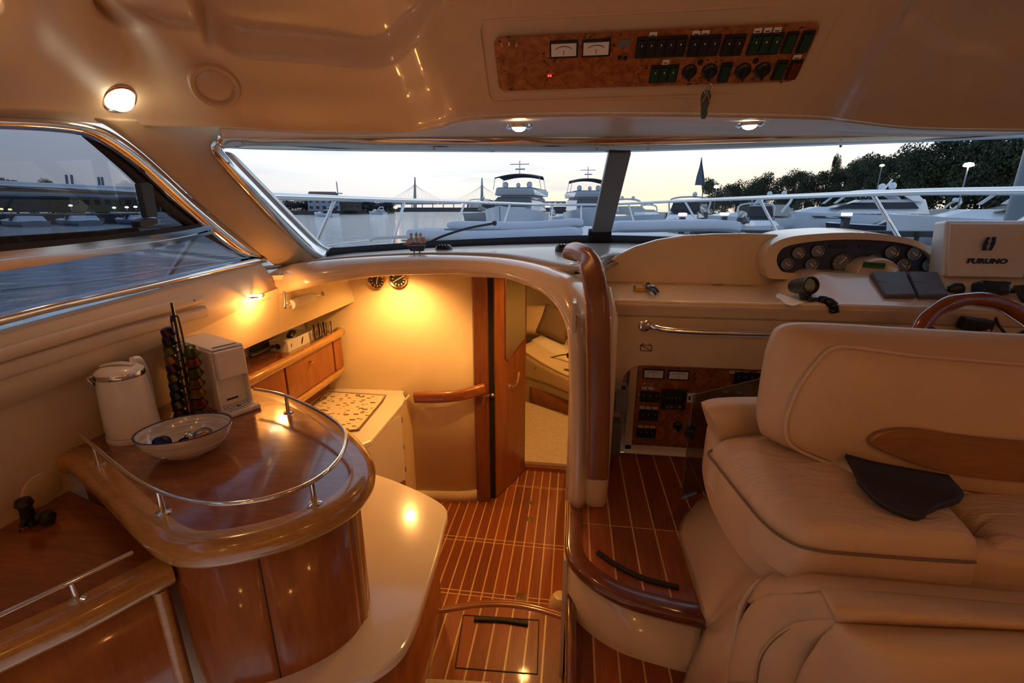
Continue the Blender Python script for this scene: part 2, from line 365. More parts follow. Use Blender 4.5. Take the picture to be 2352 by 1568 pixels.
def soft_leather():
    m = plain('soft_creased_leather', (0.62, 0.47, 0.33), 0.5); nt = m.node_tree; L = nt.links.new; b = nt.nodes['Principled BSDF']
    mp = coords(nt, (5, 16, 5), 'Object', (0, 0, .6)); n1 = add(nt, 'ShaderNodeTexNoise', i_Scale=1.6, i_Detail=3.0, i_Distortion=1.2); L(mp.outputs[0], n1.inputs['Vector'])
    bp = add(nt, 'ShaderNodeBump', i_Strength=0.5, i_Distance=0.02); L(n1.outputs['Fac'], bp.inputs['Height']); L(bp.outputs[0], b.inputs['Normal'])
    return m
M['softleather'] = soft_leather()
def burl():
    m, nt, b, L = nmat('burl_walnut'); mp = coords(nt, (1, 1, 1))
    n1 = add(nt, 'ShaderNodeTexNoise', i_Scale=22.0, i_Detail=7.0, i_Roughness=0.7, i_Distortion=1.5); L(mp.outputs[0], n1.inputs['Vector'])
    r1 = ramp(nt, [(0.32, (0.13, 0.036, 0.010)), (0.5, (0.31, 0.10, 0.025)), (0.68, (0.46, 0.18, 0.045))], 'LINEAR'); L(n1.outputs['Fac'], r1.inputs[0])
    vo = add(nt, 'ShaderNodeTexVoronoi', i_Scale=70.0, i_Randomness=1.0); L(mp.outputs[0], vo.inputs['Vector'])
    n2 = add(nt, 'ShaderNodeTexNoise', i_Scale=9.0, i_Detail=2.0); L(mp.outputs[0], n2.inputs['Vector'])
    rv = ramp(nt, [(0.18, (1, 1, 1)), (0.32, (0, 0, 0))], 'LINEAR'); L(vo.outputs['Distance'], rv.inputs[0])
    rn = ramp(nt, [(0.48, (0, 0, 0)), (0.62, (1, 1, 1))], 'LINEAR'); L(n2.outputs['Fac'], rn.inputs[0])
    mu = add(nt, 'ShaderNodeMath', operation='MULTIPLY'); L(rv.outputs[0], mu.inputs[0]); L(rn.outputs[0], mu.inputs[1])
    mx = add(nt, 'ShaderNodeMix', data_type='RGBA'); L(mu.outputs[0], mx.inputs['Factor']); L(r1.outputs[0], mx.inputs[6]); mx.inputs[7].default_value = (0.03, 0.012, 0.008, 1)
    L(mx.outputs[2], b.inputs['Base Color']); b.inputs['Roughness'].default_value = 0.3; b.inputs['Coat Weight'].default_value = 0.4
    return m
M['burl'] = burl()
def water():
    m, nt, b, L = nmat('harbour_water'); b.inputs['Base Color'].default_value = (0.20, 0.29, 0.37, 1); b.inputs['Roughness'].default_value = 0.04; b.inputs['Specular IOR Level'].default_value = 0.6
    mp = coords(nt, (1.0, 1.0, 1))
    n1 = add(nt, 'ShaderNodeTexNoise', i_Scale=1.3, i_Detail=7.0, i_Roughness=0.65, i_Distortion=0.5); L(mp.outputs[0], n1.inputs['Vector'])
    bp = add(nt, 'ShaderNodeBump', i_Strength=0.40, i_Distance=0.35); L(n1.outputs['Fac'], bp.inputs['Height']); L(bp.outputs[0], b.inputs['Normal'])
    return m
M['water'] = water()
def leaves(name, a, c):
    m, nt, b, L = nmat(name); mp = coords(nt); n1 = add(nt, 'ShaderNodeTexNoise', i_Scale=0.5, i_Detail=4.0); L(mp.outputs[0], n1.inputs['Vector'])
    r = ramp(nt, [(0.3, a), (0.7, c)], 'LINEAR'); L(n1.outputs['Fac'], r.inputs[0]); L(r.outputs[0], b.inputs['Base Color']); b.inputs['Roughness'].default_value = 0.8
    return m
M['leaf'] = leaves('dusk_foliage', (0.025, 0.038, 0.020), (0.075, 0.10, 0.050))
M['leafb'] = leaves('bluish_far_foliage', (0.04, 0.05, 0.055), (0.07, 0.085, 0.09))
M['bark'] = plain('tree_bark', (0.03, 0.024, 0.018), 0.9)
M['shore'] = plain('dark_quay', (0.05, 0.045, 0.045), 0.8, var=0.3, vscale=1.0)
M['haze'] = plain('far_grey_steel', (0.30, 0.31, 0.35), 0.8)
M['ochre'] = plain('ochre_render', (0.22, 0.17, 0.08), 0.8, var=0.1)
M['roofd'] = plain('dark_roof', (0.06, 0.06, 0.07), 0.7)
M['bluewall'] = plain('pale_blue_wall', (0.28, 0.34, 0.42), 0.8)
M['skin_steel'] = M['steel']

# ================================================================== STRUCTURE
def struct(o, label=None):
    o['kind'] = 'structure'
    if label: o['label'] = label
    return o
HULL = -1.5; CX = 0.22          # port inside face, boat centre line
def mir(p): return Vector((2 * CX - p[0], p[1], p[2]))

# ---------------- floors: light inlay base with proud teak planks
def floor(poly, z, label, pitch=0.072, gap=0.006, x0=0.0, thick=0.03, cross=()):
    base = struct(prism('floor', poly, thick, M['strip'], base=z - thick - 0.0015), label)
    xs = [p[0] for p in poly]; i0 = math.floor((min(xs) - x0) / pitch); i1 = math.ceil((max(xs) - x0) / pitch)
    ys = sorted([min(p[1] for p in poly) - 1] + list(cross) + [max(p[1] for p in poly) + 1])
    for i in range(i0, i1):
        s = clip_strip(poly, x0 + i * pitch + gap / 2, x0 + (i + 1) * pitch - gap / 2, 0)
        if len(s) < 3: continue
        for a, b in zip(ys, ys[1:]):
            q = clip_strip(s, a + gap / 2, b - gap / 2, 1)
            if len(q) < 3: continue
            A = abs(sum(q[k][0] * q[(k + 1) % len(q)][1] - q[(k + 1) % len(q)][0] * q[k][1] for k in range(len(q)))) / 2
            if A < 2e-4: continue
            cx = sum(p[0] for p in q) / len(q); cyy = sum(p[1] for p in q) / len(q)
            prism('plank', [(p[0] - cx, p[1] - cyy) for p in q], 0.012, M['plank'], base, loc=(cx, cyy, z - 0.012))
    return base
helm_front = [R(1310, 1150, z=.22), R(1309, 1210, z=.22), R(1311, 1270, z=.22), R(1350, 1320, z=.22), R(1430, 1368, z=.22), R(1530, 1398, z=.22), R(1617, 1418, z=.22)]
hf = cat_rom(helm_front, 24)
helm_poly = [(p.x, p.y) for p in hf] + [(0.41, 1.43), (0.62, 1.70), (1.94, 1.74), (1.94, 1.96), (0.17, 1.96), (0.06, 1.7)]
floor(helm_poly, 0.22, 'dark teak helm platform floor with pale inlay lines', 0.0775, 0.006, 0.092, cross=(1.432,))
salon_poly = [(0.055, 1.30), (0.055, -3.4), (1.94, -3.4), (1.94, 1.9), (0.3, 1.9)]
floor(salon_poly, 0.0, 'teak saloon floor with pale inlay lines below the helm step', 0.0735, 0.006, 0.109)
nose = [R(965, 1412, z=-.32), R(1000, 1405, z=-.32), R(1040, 1398, z=-.32), R(1100, 1389, z=-.32), R(1160, 1388, z=-.32), R(1215, 1395, z=-.32), R(1265, 1408, z=-.32), R(1300, 1420, z=-.32)]
ns = cat_rom(nose, 20)
hatch_poly = [(p.x, p.y) for p in ns] + [(0.03, 0.3), (-0.62, 0.3)]
hatchfl = floor(hatch_poly, -0.32, 'teak companionway landing with a lifting hatch and black grip strip', 0.0695, 0.0075, 0.012)
low_poly = [(0.01, 1.3), (0.01, 3.2), (-0.36, 3.2), (-0.5, 2.8), (-0.66, 2.75), (-1.4, 2.72), (-1.4, 1.3)]
floor(low_poly, -0.68, 'glossy teak lower deck floor of the companionway with pale inlay lines', 0.062, 0.008, 0.012, cross=(1.93, 1.955, 2.34, 2.37, 2.96, 2.975))
# lifting hatch outline in the landing
hq = [R(1064, 1412, z=-.3195), R(1238, 1424, z=-.3195), R(1234, 1548, z=-.3195), R(1046, 1533, z=-.3195)]
for a, b in zip(hq, hq[1:] + hq[:1]):
    d = (b - a); s = Vector((-d.y, d.x, 0)).normalized() * 0.002
    plate('hatch_gap', [a + s, b + s, b - s, a - s], 0.002, M['dark'], hatchfl)
sweep('grip_strip', cat_rom([R(1089, 1421, z=-.315), R(1150, 1423, z=-.315), R(1213, 1432, z=-.315)], 10), rrect(0.022, 0.012, 0.005, 2), M['blackrub'], hatchfl, up=(0, 0, 1))
# wooden nosing of the landing, two stacked edges
sweep('trim_1', [p + Vector((0, 0, -.010)) for p in ns], rrect(0.03, 0.034, 0.012, 3), M['mahogx'], up=(0, 0, 1))['kind'] = 'structure'
sweep('trim_2', [p + Vector((0, 0.035, -0.032)) for p in ns], rrect(0.026, 0.03, 0.011, 3), M['mahogx'], up=(0, 0, 1))['kind'] = 'structure'
struct(loft('wall_step', [[p + Vector((0, 0.01, -0.02)) for p in nose], [p + Vector((0, 0.01, -0.36)) for p in nose]], M['mahogx'], solid=0.01), 'wooden riser below the companionway landing')
# helm platform riser and nosing
struct(loft('wall_riser', [[p + Vector((0, 0.012, -0.01)) for p in helm_front], [p + Vector((0, 0.012, -0.70)) for p in helm_front]], M['gel'], n=30, solid=0.012), 'cream riser curving under the helm step')
nz = sweep('trim_3', [p + Vector((0, 0, -0.012)) for p in hf], [(0.014, 0.010), (0.010, 0.015), (0.0, 0.017), (-0.045, 0.014), (-0.045, -0.010), (0.0, -0.026), (0.010, -0.020), (0.016, -0.006)], M['nosing'], up=(0, 0, 1))
struct(nz, 'dark varnished curved nosing of the helm step')
sweep('grip_strip', cat_rom([R(1373, 1268, z=.226), R(1420, 1300, z=.226), R(1480, 1328, z=.226), R(1560, 1349, z=.226)], 14), rrect(0.016, 0.012, 0.005, 2), M['blackrub'], nz, up=(0, 0, 1))
# edge of the saloon floor beside the companionway
tr = [R(1317, 1372, z=.015), R(1311, 1400, z=.015), R(1311, 1470, z=.015), R(1311, 1568, z=.015)]; tr.append(tr[-1] + Vector((0, -0.9, 0)))
struct(sweep('trim_4', cat_rom(tr, 24), rrect(0.034, 0.09, 0.016, 4), M['nosing'], up=(0, 0, 1)), 'rounded dark wood edging beside the companionway')
struct(loft('wall_landing', [[(0.046, 1.30, -0.01), (0.046, -0.4, -0.01)], [(0.046, 1.30, -0.70), (0.046, -0.4, -0.70)]], M['gel'], n=2, solid=0.012, smooth=False))
# starboard wall of the companionway
wc_ = [(0.012, 1.60, 1.0), (0.012, 3.18, 0.97), (0.012, 3.18, -.70), (0.012, 1.27, -.70), (0.012, 1.27, .19), (0.012, 1.60, .19)]
struct(mk('wall_companionway', wc_, [tuple(range(6))], M['gel'], solid=.012), 'cream side wall of the companionway')
lathe('companion_bulge', [(0.0, 0.0), (0.055, 0.0), (0.058, 0.06), (0.05, 0.10), (0.03, 0.125), (0.0, 0.13)], M['gel'], loc=Vector((-.004, R(1290, 1405, z=-.66).y, -.68)), k=20)
tag(bpy.data.objects['companion_bulge'], 'small rounded cream moulding at the foot of the companionway wall', 'moulding')
for px, py, lb in ((1217, 1156, 'chrome floor latch furthest forward in the companionway floor'), (1216, 1192, 'chrome floor latch in the middle of the companionway floor'), (1198, 1370, 'chrome floor latch nearest the landing in the companionway floor')):
    c = R(px, py, z=-.68); t = thing('floor_latch', c, lb, 'latch', 'chrome floor latches'); box('plate', c + Vector((0, 0, .002)), (.058, .042, .005), M['chrome'], t, bevel=.001); lathe('pull_ring', [(.008, .004), (.010, .007), (.013, .007), (.014, .004)], M['gold'], loc=c, parent=t, k=14, capb=False, capt=False)
# rug edge at the bottom of the picture
rugp = [R(966, 1560, z=-.31), R(1050, 1563, z=-.31), R(1130, 1568, z=-.31)]
tag(prism('rug', [(rugp[0].x, rugp[0].y), (rugp[1].x, rugp[1].y), (rugp[2].x, rugp[2].y), (rugp[2].x + .01, 0.5), (rugp[0].x - .02, 0.5)], 0.018, M['rug'], base=-0.32, bevel=0.006), 'cream pile rug just showing at the foot of the companionway landing', 'rug')

# ---------------- port side below the window
yw = [-3.4, 0.2, 0.8, 1.2, 1.6, 2.03]
prof = [(1.085, -1.50), (1.045, -1.462), (0.98, -1.435), (0.93, -1.437), (0.875, -1.465), (0.83, -1.492), (0.6, -1.50), (0.1, -1.50), (-0.75, -1.50)]
def wrow(z, x, last):
    return [(x, y, z - .055 * max(0, min(1.25, 2.0 - y)) * max(0, min(1, (z - .6) / .35))) for y in yw[:-1] + [last]]
prof = [(1.066, -1.50), (1.03, -1.470), (0.98, -1.448), (0.93, -1.446), (0.885, -1.465), (0.83, -1.492), (0.6, -1.50), (0.1, -1.50), (-0.75, -1.50)]
wl = struct(loft('wall_left', [wrow(z, x, 2.03 if z > .84 else (1.75 if z > .8 else 1.62)) for z, x in prof], M['vinyl'], n=24, nr=30, solid=0.02, soff=0), 'cream vinyl lined wall below the side window')
def trimrail(p, h, w, m, name):
    return sweep(name, cat_rom(p, 24), rrect(w, h, min(w, h) * 0.48, 4), m, wl, up=(0, 0, 1))
trimrail([R(462, 686, x=-1.428), R(300, 728, x=-1.428), R(150, 772, x=-1.428), R(-150, 862, x=-1.428)], 0.034, 0.03, M['vinyl'], 'curtain_track')
trimrail([R(470, 715, x=-1.434), R(300, 760, x=-1.434), R(150, 806, x=-1.434), R(-150, 900, x=-1.434)], 0.045, 0.03, M['vinyl'], 'lower_roll')
lathe('screw_cap', [(0, 0), (.004, 0), (.004, .003), (0, .004)], M['ink'], loc=R(445, 690, x=-1.416), parent=wl, k=8, rot=(0, math.pi / 2, 0))
plate('panel_seam', [R(306, 775, x=-1.487), R(311, 775, x=-1.487), R(318, 850, x=-1.487), R(312, 850, x=-1.487)], 0.004, M['leather_seam'], wl)

# ---------------- port side window with its steel frame
top_o = [R(-260, 262, x=HULL), R(0, 270, x=HULL), R(130, 276, x=HULL), R(215, 292, x=HULL), R(270, 318, x=HULL), R(340, 372, x=HULL), R(450, 472, x=HULL), R(560, 562, x=HULL), R(608, 598, x=HULL)]
top_i = [R(-260, 284, x=HULL), R(0, 292, x=HULL), R(120, 299, x=HULL), R(185, 309, x=HULL), R(240, 336, x=HULL), R(310, 386, x=HULL), R(430, 492, x=HULL), R(540, 578, x=HULL), R(590, 588, x=HULL)]
bot_o = [R(608, 600, x=HULL), R(500, 625, x=HULL), R(350, 660, x=HULL), R(150, 704, x=HULL), R(0, 742, x=HULL), R(-260, 815, x=HULL)]
bot_i = [R(590, 590, x=HULL), R(500, 610, x=HULL), R(350, 643, x=HULL), R(150, 686, x=HULL), R(0, 722, x=HULL), R(-260, 792, x=HULL)]
w2 = struct(loft('window_2', [[p + Vector((-.012, 0, 0)) for p in top_i[:8]] + [bot_i[0] + Vector((-.012, 0, 0))], [p + Vector((-.012, 0, 0)) for p in ([bot_i[5], bot_i[4], bot_i[3]] + [bot_i[3].lerp(bot_i[2], .4), bot_i[2], bot_i[2].lerp(bot_i[1], .5), bot_i[1], bot_i[1].lerp(bot_i[0], .5), bot_i[0]])]], M['tint'], n=40), 'tinted port side window')
def glue(o, dx): return [p + Vector((dx, 0, 0)) for p in o]
loft('window_frame', [glue(top_i, 0.0), glue([a.lerp(b, .5) for a, b in zip(top_i, top_o)], 0.016), glue(top_o, 0.01)], M['chrome'], w2, n=60, solid=0.012)
loft('window_frame', [glue(bot_i, 0.0), glue([a.lerp(b, .45) for a, b in zip(bot_i, bot_o)], 0.018), glue(bot_o, 0.012)], M['chrome'], w2, n=30, solid=0.012)
gas = [R(185, 309, x=-1.507), R(240, 336, x=-1.507), R(310, 386, x=-1.507), R(430, 492, x=-1.507), R(588, 592, x=-1.507)]
gas2 = [R(190, 312, x=-1.507), R(228, 344, x=-1.507), R(290, 398, x=-1.507), R(405, 502, x=-1.507), R(560, 590, x=-1.507)]
loft('gasket', [gas, gas2], M['blackrub'], w2, n=24, solid=0.01)
def bar(name, a, b, m, dx0=0.0, w=0.02):
    return loft(name, [[R(*p, x=HULL + dx0) for p in a], [R(*p, x=HULL + dx0) for p in b]], m, w2, n=20, solid=w, smooth=False)
bar('sliding_rail', [(495, 513), (400, 532), (250, 550), (120, 565), (0, 577), (-200, 600)], [(490, 524), (400, 546), (250, 566), (120, 582), (0, 595), (-200, 622)], M['chrome'], 0.008)
bar('sliding_rail', [(500, 526), (400, 548), (250, 568), (120, 584), (0, 597), (-200, 624)], [(480, 537), (400, 560), (250, 583), (120, 604), (0, 622), (-200, 655)], M['chrome'], 0.004)
bar('glass_edge', [(480, 506), (400, 523), (250, 540), (120, 552), (0, 561), (-200, 578)], [(495, 513), (400, 532), (250, 550), (120, 565), (0, 577), (-200, 600)], M['blackrub'], -0.004)
bar('glass_edge', [(455, 497), (400, 511), (250, 527), (120, 536), (0, 543), (-200, 556)], [(480, 506), (400, 523), (250, 540), (120, 552), (0, 561), (-200, 578)], M['foam'], -0.016, 0.006)
lt = thing('window_latch', R(335, 500, x=-1.47), 'black upright latch handle on the tinted port side window', 'latch')
loft('latch_grip', [[R(314, 422, x=-1.475), R(334, 418, x=-1.475), R(345, 424, x=-1.475)], [R(331, 500, x=-1.475), R(345, 498, x=-1.475), R(357, 498, x=-1.475)]], M['black'], lt, straight=True, smooth=False, solid=0.022, bevel=0.003)
loft('latch_foot', [[R(308, 508, x=-1.47), R(330, 500, x=-1.47), R(352, 502, x=-1.47)], [R(312, 521, x=-1.47), R(332, 523, x=-1.47), R(354, 513, x=-1.47)]], M['black'], lt, straight=True, smooth=False, solid=0.035, bevel=0.003)

# ---------------- ceiling: cove, console face, roof
cove = [R(-500, 262, x=-1.5), R(-150, 266, x=-1.5), R(0, 272, x=-1.5), R(130, 276, x=-1.5), R(270, 286, x=-1.49), R(400, 290, x=-1.40), R(520, 291, z=1.6), R(600, 296, z=1.6), R(700, 301, z=1.6), R(850, 303, z=1.6), R(950, 299, z=1.6), R(1020, 284, z=1.605), R(1075, 267, y=1.62), R(1300, 258, y=1.63), R(1600, 259, y=1.64), R(1860, 265, y=1.65), R(1960, 276, z=1.60), R(2100, 291, z=1.59), R(2352, 296, z=1.58), R(2700, 300, z=1.56)]
def prow(i):
    p = cove[i]
    if i <= 11:
        k = max(0.0, min(1.0, (i - 1.0) / 6.0)); k = k * k * (3 - 2 * k)          # 0 = side cove running inboard, 1 = front cove running aft
        rise = 1.872 - p.z
        def st(dx, dy, fz): return p + Vector(((1 - k) * dx, -k * dy - (1 - k) * .25 * dx, fz * rise))
        top = Vector((-.6 + .02 * i, (-3.4, -1.2, -.2, .2, .45, .6, .68, .72, .75, .78, .8, .8)[i], 1.9))
        return [p, st(.03, .025, .10), st(.15, .10, .31), st(.27, .17, .53), st(.42, .28, .78), st(.64, .46, 1.0), top]
    f = Vector((p.x, 0, 0))
    if i <= 15: return [p, f + Vector((0, 1.600, 1.643)), f + Vector((0, 1.52, 1.723)), f + Vector((0, 1.445, 1.798)), f + Vector((0, 1.36, 1.85)), f + Vector((0, 1.2, 1.88)), f + Vector((0, .8, 1.9))]
    return [p, p + Vector((0, -.03, .03)), p + Vector((-.01, -.12, .10)), p + Vector((-.02, -.20, .16)), p + Vector((-.03, -.32, .23)), p + Vector((-.05, -.5, 1.875 - p.z)), Vector((p.x - .1, .8, 1.9))]
cols = [prow(i) for i in range(len(cove))]
rows = [[c[j] for c in cols] for j in range(7)]
ceil = struct(loft('ceiling', rows, M['ceil'], n=260, nr=110), 'glossy cream moulded cabin ceiling with overhead console')
CBVH = BVHTree.FromPolygons([v.co.copy() for v in ceil.data.vertices], [tuple(p.vertices) for p in ceil.data.polygons])
def onceil(px, py):
    hit = CBVH.ray_cast(Vector((0, 0, EYE)), ray(px, py).normalized())
    return (hit[0], hit[1] if hit[1].dot(ray(px, py)) < 0 else -hit[1]) if hit[0] else (R(px, py, z=1.88), Vector((0, 0, -1)))
# shallow moulded roof hatch recesses
def recess(pix, extra, depth, edge):
    hp = [onceil(a, b)[0] for a, b in pix] + [Vector(e) for e in extra]
    hp = [(p.x, p.y) for p in cat_rom(hp, 70, True)]; n = len(hp)
    x0, x1 = min(p[0] for p in hp), max(p[0] for p in hp); y0, y1 = min(p[1] for p in hp), max(p[1] for p in hp)
    for vv in ceil.data.vertices:
        x, y = vv.co.x, vv.co.y
        if not (x0 < x < x1 and y0 < y < y1): continue
        ins = False; dm = 9
        for i in range(n):
            (xa, ya), (xb, yb_) = hp[i], hp[(i + 1) % n]
            if (ya > y) != (yb_ > y) and x < (xb - xa) * (y - ya) / (yb_ - ya) + xa: ins = not ins
            ex, ey = xb - xa, yb_ - ya; t = max(0, min(1, ((x - xa) * ex + (y - ya) * ey) / (ex * ex + ey * ey + 1e-12))); dm = min(dm, math.hypot(x - xa - t * ex, y - ya - t * ey))
        if ins: t = min(1, dm / edge); vv.co.z += depth * t * t * (3 - 2 * t)
recess([(452, 45), (500, 100), (545, 128), (620, 137), (700, 143), (780, 151), (850, 157), (905, 145), (950, 108), (985, 60), (1005, 20), (1016, 2)], [(-.31, 1.0, 0), (-.45, .8, 0), (-.7, .8, 0)], .065, .02)
recess([(2078, 20), (2090, 70), (2125, 108), (2180, 126), (2260, 128), (2350, 112)], [(1.4, 1.2, 0), (1.1, .9, 0), (.8, 1.0, 0)], .02, .02)
struct(box('ceiling', (.3, -1.3, 1.92), (3.4, 4.3, .02), M['ceil']))
# soffit in front of the console
head = [R(505, 313, y=1.76), R(520, 313, y=1.80), R(560, 313, y=1.87), R(620, 312, y=1.95), R(750, 312, y=2.13), R(900, 312, y=2.29), R(1050, 312, y=2.38), R(1200, 312, y=2.45), R(1400, 312, y=2.51), R(1600, 312, y=2.49), R(1850, 312, y=2.42), R(2000, 311, y=2.36), R(2200, 310, y=2.24), R(2352, 307, y=2.13), R(2600, 301, y=1.96)]
cov2 = [R(505, 292, x=-1.27), R(520, 292, z=1.603), R(560, 294, z=1.603), R(620, 297, z=1.603), R(750, 303, z=1.603), R(900, 302, z=1.603), R(1000, 290, z=1.606), R(1075, 268, y=1.625), R(1300, 259, y=1.635), R(1600, 260, y=1.645), R(1860, 266, y=1.655), R(1960, 277, z=1.603), R(2100, 292, z=1.593), R(2352, 297, z=1.583), R(2700, 301, z=1.563)]
sof = struct(loft('ceiling', [cov2, [a.lerp(b, .5) + Vector((0, 0, .012)) for a, b in zip(cov2, head)], head], M['ceil'], n=90, nr=10, solid=0.014), 'glossy cream soffit over the windscreen')

# ---------------- windscreen
gt = [R(510, 338, x=-1.42), R(600, 341, y=1.99), R(750, 344, y=2.20), R(900, 346, y=2.36), R(1200, 348, y=2.52), R(1400, 348, y=2.58)]
gb = [R(744, 574, y=2.42), R(800, 572, y=2.54), R(880, 566, y=2.68), R(1000, 558, y=2.85), R(1200, 549, y=2.99), R(1400, 545, y=3.04)]
def fullscreen(a): return a + [mir(p) for p in reversed(a[:-1])]
gtf = fullscreen(gt); gbf = fullscreen(gb)
# the two rows meet the photographed top line on the starboard half as well
w1 = struct(loft('window_1', [gtf, gbf], M['glass'], n=60), 'curved raked windscreen')
hA = [R(500, 316, x=-1.41), R(600, 315, y=1.94), R(750, 314, y=2.14), R(900, 314, y=2.30), R(1200, 314, y=2.46), R(1400, 314, y=2.52)]
hAf = fullscreen(hA)
loft('window_frame', [[p + Vector((0, -.004, .0)) for p in hAf], [a.lerp(b, .5) + Vector((0, -.018, -.004)) for a, b in zip(hAf, gtf)], [p + Vector((0, -.006, 0)) for p in gtf]], M['chrome'], w1, n=80, nr=6, solid=0.012)
def sideframe(f):
    eo = [f(p) for p in [R(505, 316, x=-1.43), R(487, 325, x=-1.435), R(482, 340, x=-1.435), R(500, 370, x=-1.43), R(560, 436, x=-1.42), R(640, 520, x=-1.41), R(700, 575, x=-1.39), R(738, 600, x=-1.36)]]
    ei = [f(p) for p in [R(535, 330, x=-1.42), R(515, 338, x=-1.425), R(512, 347, x=-1.425), R(530, 366, x=-1.42), R(590, 428, x=-1.41), R(665, 505, x=-1.40), R(722, 560, x=-1.38), R(752, 578, x=-1.35)]]
    mid = [a.lerp(b, .5) + Vector((0.012 if f is idp else -0.012, -.012, 0)) for a, b in zip(eo, ei)]
    loft('window_frame', [eo, mid, ei], M['chrome'], w1, n=40, nr=6, solid=0.012)
    ej = [a.lerp(b, .0) + (a - c) * 0.42 for a, b, c in zip(ei, ei, eo)]
    loft('gasket', [[p + Vector((0, .012, 0)) for p in ei[2:]], [p + Vector((0, .016, 0)) for p in ej[2:]]], M['steel'], w1, n=30, solid=0.006)
idp = lambda p: p
sideframe(idp); sideframe(mir)
# black lower gasket band
gb2 = fullscreen([p + Vector((0, -.03, -.045)) for p in gb])
loft('gasket', [[p + Vector((0, -.012, .012)) for p in gbf], gb2], M['blackrub'], w1, n=60, solid=0.02)
# centre post
loft('centre_post', [[R(1398, 346, y=2.57), R(1449, 346, y=2.58)], [R(1358, 535, y=2.99), R(1402, 535, y=3.0)]], M['boatg'], w1, n=4, smooth=False, solid=0.04, bevel=0.004)
loft('post_foot', [[R(1352, 528, y=2.97), R(1404, 528, y=2.98)], [R(1350, 552, y=3.0), R(1404, 552, y=3.01)]], M['blackrub'], w1, n=4, smooth=False, solid=0.04, bevel=0.004)
for px, py, yy in ((568, 331, 1.90), (1000, 343, 2.40), (1370, 343, 2.53), (1487, 343, 2.53), (1925, 337, 2.40)):
    lathe('screw', [(0, 0), (.006, 0), (.005, .003), (0, .004)], M['steel'], loc=R(px, py, y=yy) + Vector((0, -.02, 0)), parent=w1, k=10, rot=(math.pi / 2, 0, 0))
for px, py in ((525, 375), (655, 512)):
    lathe('screw', [(0, 0), (.006, 0), (.005, .003), (0, .004)], M['steel'], loc=R(px, py, x=-1.40), parent=w1, k=10, rot=(math.pi / 2, 0, 0))

# ---------------- pillars each side of the windscreen
def pillar(f, name):
    a = [f(p) for p in [R(205, 268, x=-1.505), R(262, 300, x=-1.503), R(345, 365, x=-1.502), R(455, 466, x=-1.50), R(560, 556, x=-1.50), R(632, 608, x=-1.49)]]
    b = [f(p) for p in [R(515, 285, x=-1.42), R(489, 330, x=-1.44), R(505, 372, x=-1.44), R(560, 436, x=-1.43), R(640, 522, x=-1.42), R(752, 608, x=-1.36)]]
    c = [p.lerp(q, .5) + (Vector((.02, 0, 0)) if f is idp else Vector((-.02, 0, 0))) for p, q in zip(a, b)]
    return struct(loft(name, [a, c, b], M['pillar'], n=30, nr=10, solid=0.02, soff=0), 'tan fabric covered pillar beside the windscreen')
pillar(idp, 'wall_pillar_left'); pillar(mir, 'wall_pillar_right')
# starboard side: wall, window frame, glass (mirror of port)
struct(loft('wall_right', [[mir((x, y, z)) for y in yw] for z, x in prof], M['vinyl'], n=24, nr=30, solid=0.02), 'cream vinyl lined starboard wall')
w3 = struct(loft('window_3', [[mir(p) for p in ([Vector((-1.512, 0.45, 1.55)), Vector((-1.512, 0.7, 1.55)), top_i[1], top_i[4], top_i[6], bot_i[0]])], [mir(p) for p in [Vector((-1.512, 0.45, 1.05)), Vector((-1.512, 0.7, 1.05)), bot_i[4], bot_i[3], bot_i[2], bot_i[0]]]], M['tint'], n=40), 'tinted starboard side window')
loft('window_frame', [[mir(p) for p in glue(top_i, 0)], [mir(p) for p in glue(top_o, .01)]], M['chrome'], w3, n=40, solid=0.012)
loft('window_frame', [[mir(p) for p in glue(bot_i, 0)], [mir(p) for p in glue(bot_o, .01)]], M['chrome'], w3, n=40, solid=0.012)
# saloon behind the camera: side walls above, aft bulkhead
struct(box('wall_back', (0.22, -3.42, 0.6), (3.6, 0.04, 2.8), M['vinyl']), 'cream aft bulkhead of the saloon')
struct(loft('wall_left', [[(-1.5, -3.4, 1.92), (-1.5, 0.78, 1.60)], [(-1.5, -3.4, 1.0), (-1.5, 0.78, 1.0)]], M['vinyl'], n=2, solid=.02))
struct(loft('ceiling', [[(1.9, 2.2, 1.57), (1.95, 0.5, 1.6), (1.95, -3.4, 1.6)], [(1.55, 1.9, 1.62), (1.3, 0.5, 1.9), (1.3, -3.4, 1.9)]], M['ceil'], n=12, solid=.02))

struct(loft('wall_right', [[(1.94, -3.4, 1.92), (1.94, 0.5, 1.62)], [(1.94, -3.4, 1.0), (1.94, 0.5, 1.0)]], M['vinyl'], n=2, solid=.02))
# ---------------- dash top, companionway arch and its post
crest = [R(596, 640, x=-1.475), R(650, 616, x=-1.44), R(700, 606, y=2.02), R(850, 594, y=2.06), R(1000, 590, y=2.07), R(1150, 597, y=2.04), R(1250, 618, y=1.94), R(1310, 652, y=1.82), R(1343, 715, y=1.70), R(1352, 800, y=1.63), R(1352, 1000, y=1.575), R(1346, 1160, y=1.55)]
lower = [R(590, 693, x=-1.44), R(650, 672, x=-1.42), R(720, 655, y=1.96), R(850, 634, y=2.0), R(1000, 627, y=2.01), R(1110, 630, y=1.98), R(1190, 645, y=1.90), R(1255, 676, y=1.79), R(1294, 725, y=1.67), R(1309, 800, y=1.61), R(1309, 1000, y=1.57), R(1308, 1152, y=1.55)]
midr = [a.lerp(b, .5) + Vector((0, -.035, .006)) for a, b in zip(crest, lower)]
back = [p + Vector((-.02, .12, -.004)) for p in crest[:6]] + [crest[6] + Vector((.02, .12, -.008)), crest[7] + Vector((.05, .1, -.01)), crest[8] + Vector((.06, .09, 0)), crest[9] + Vector((.05, .09, 0)), crest[10] + Vector((.05, .09, 0)), crest[11] + Vector((.05, .09, 0))]
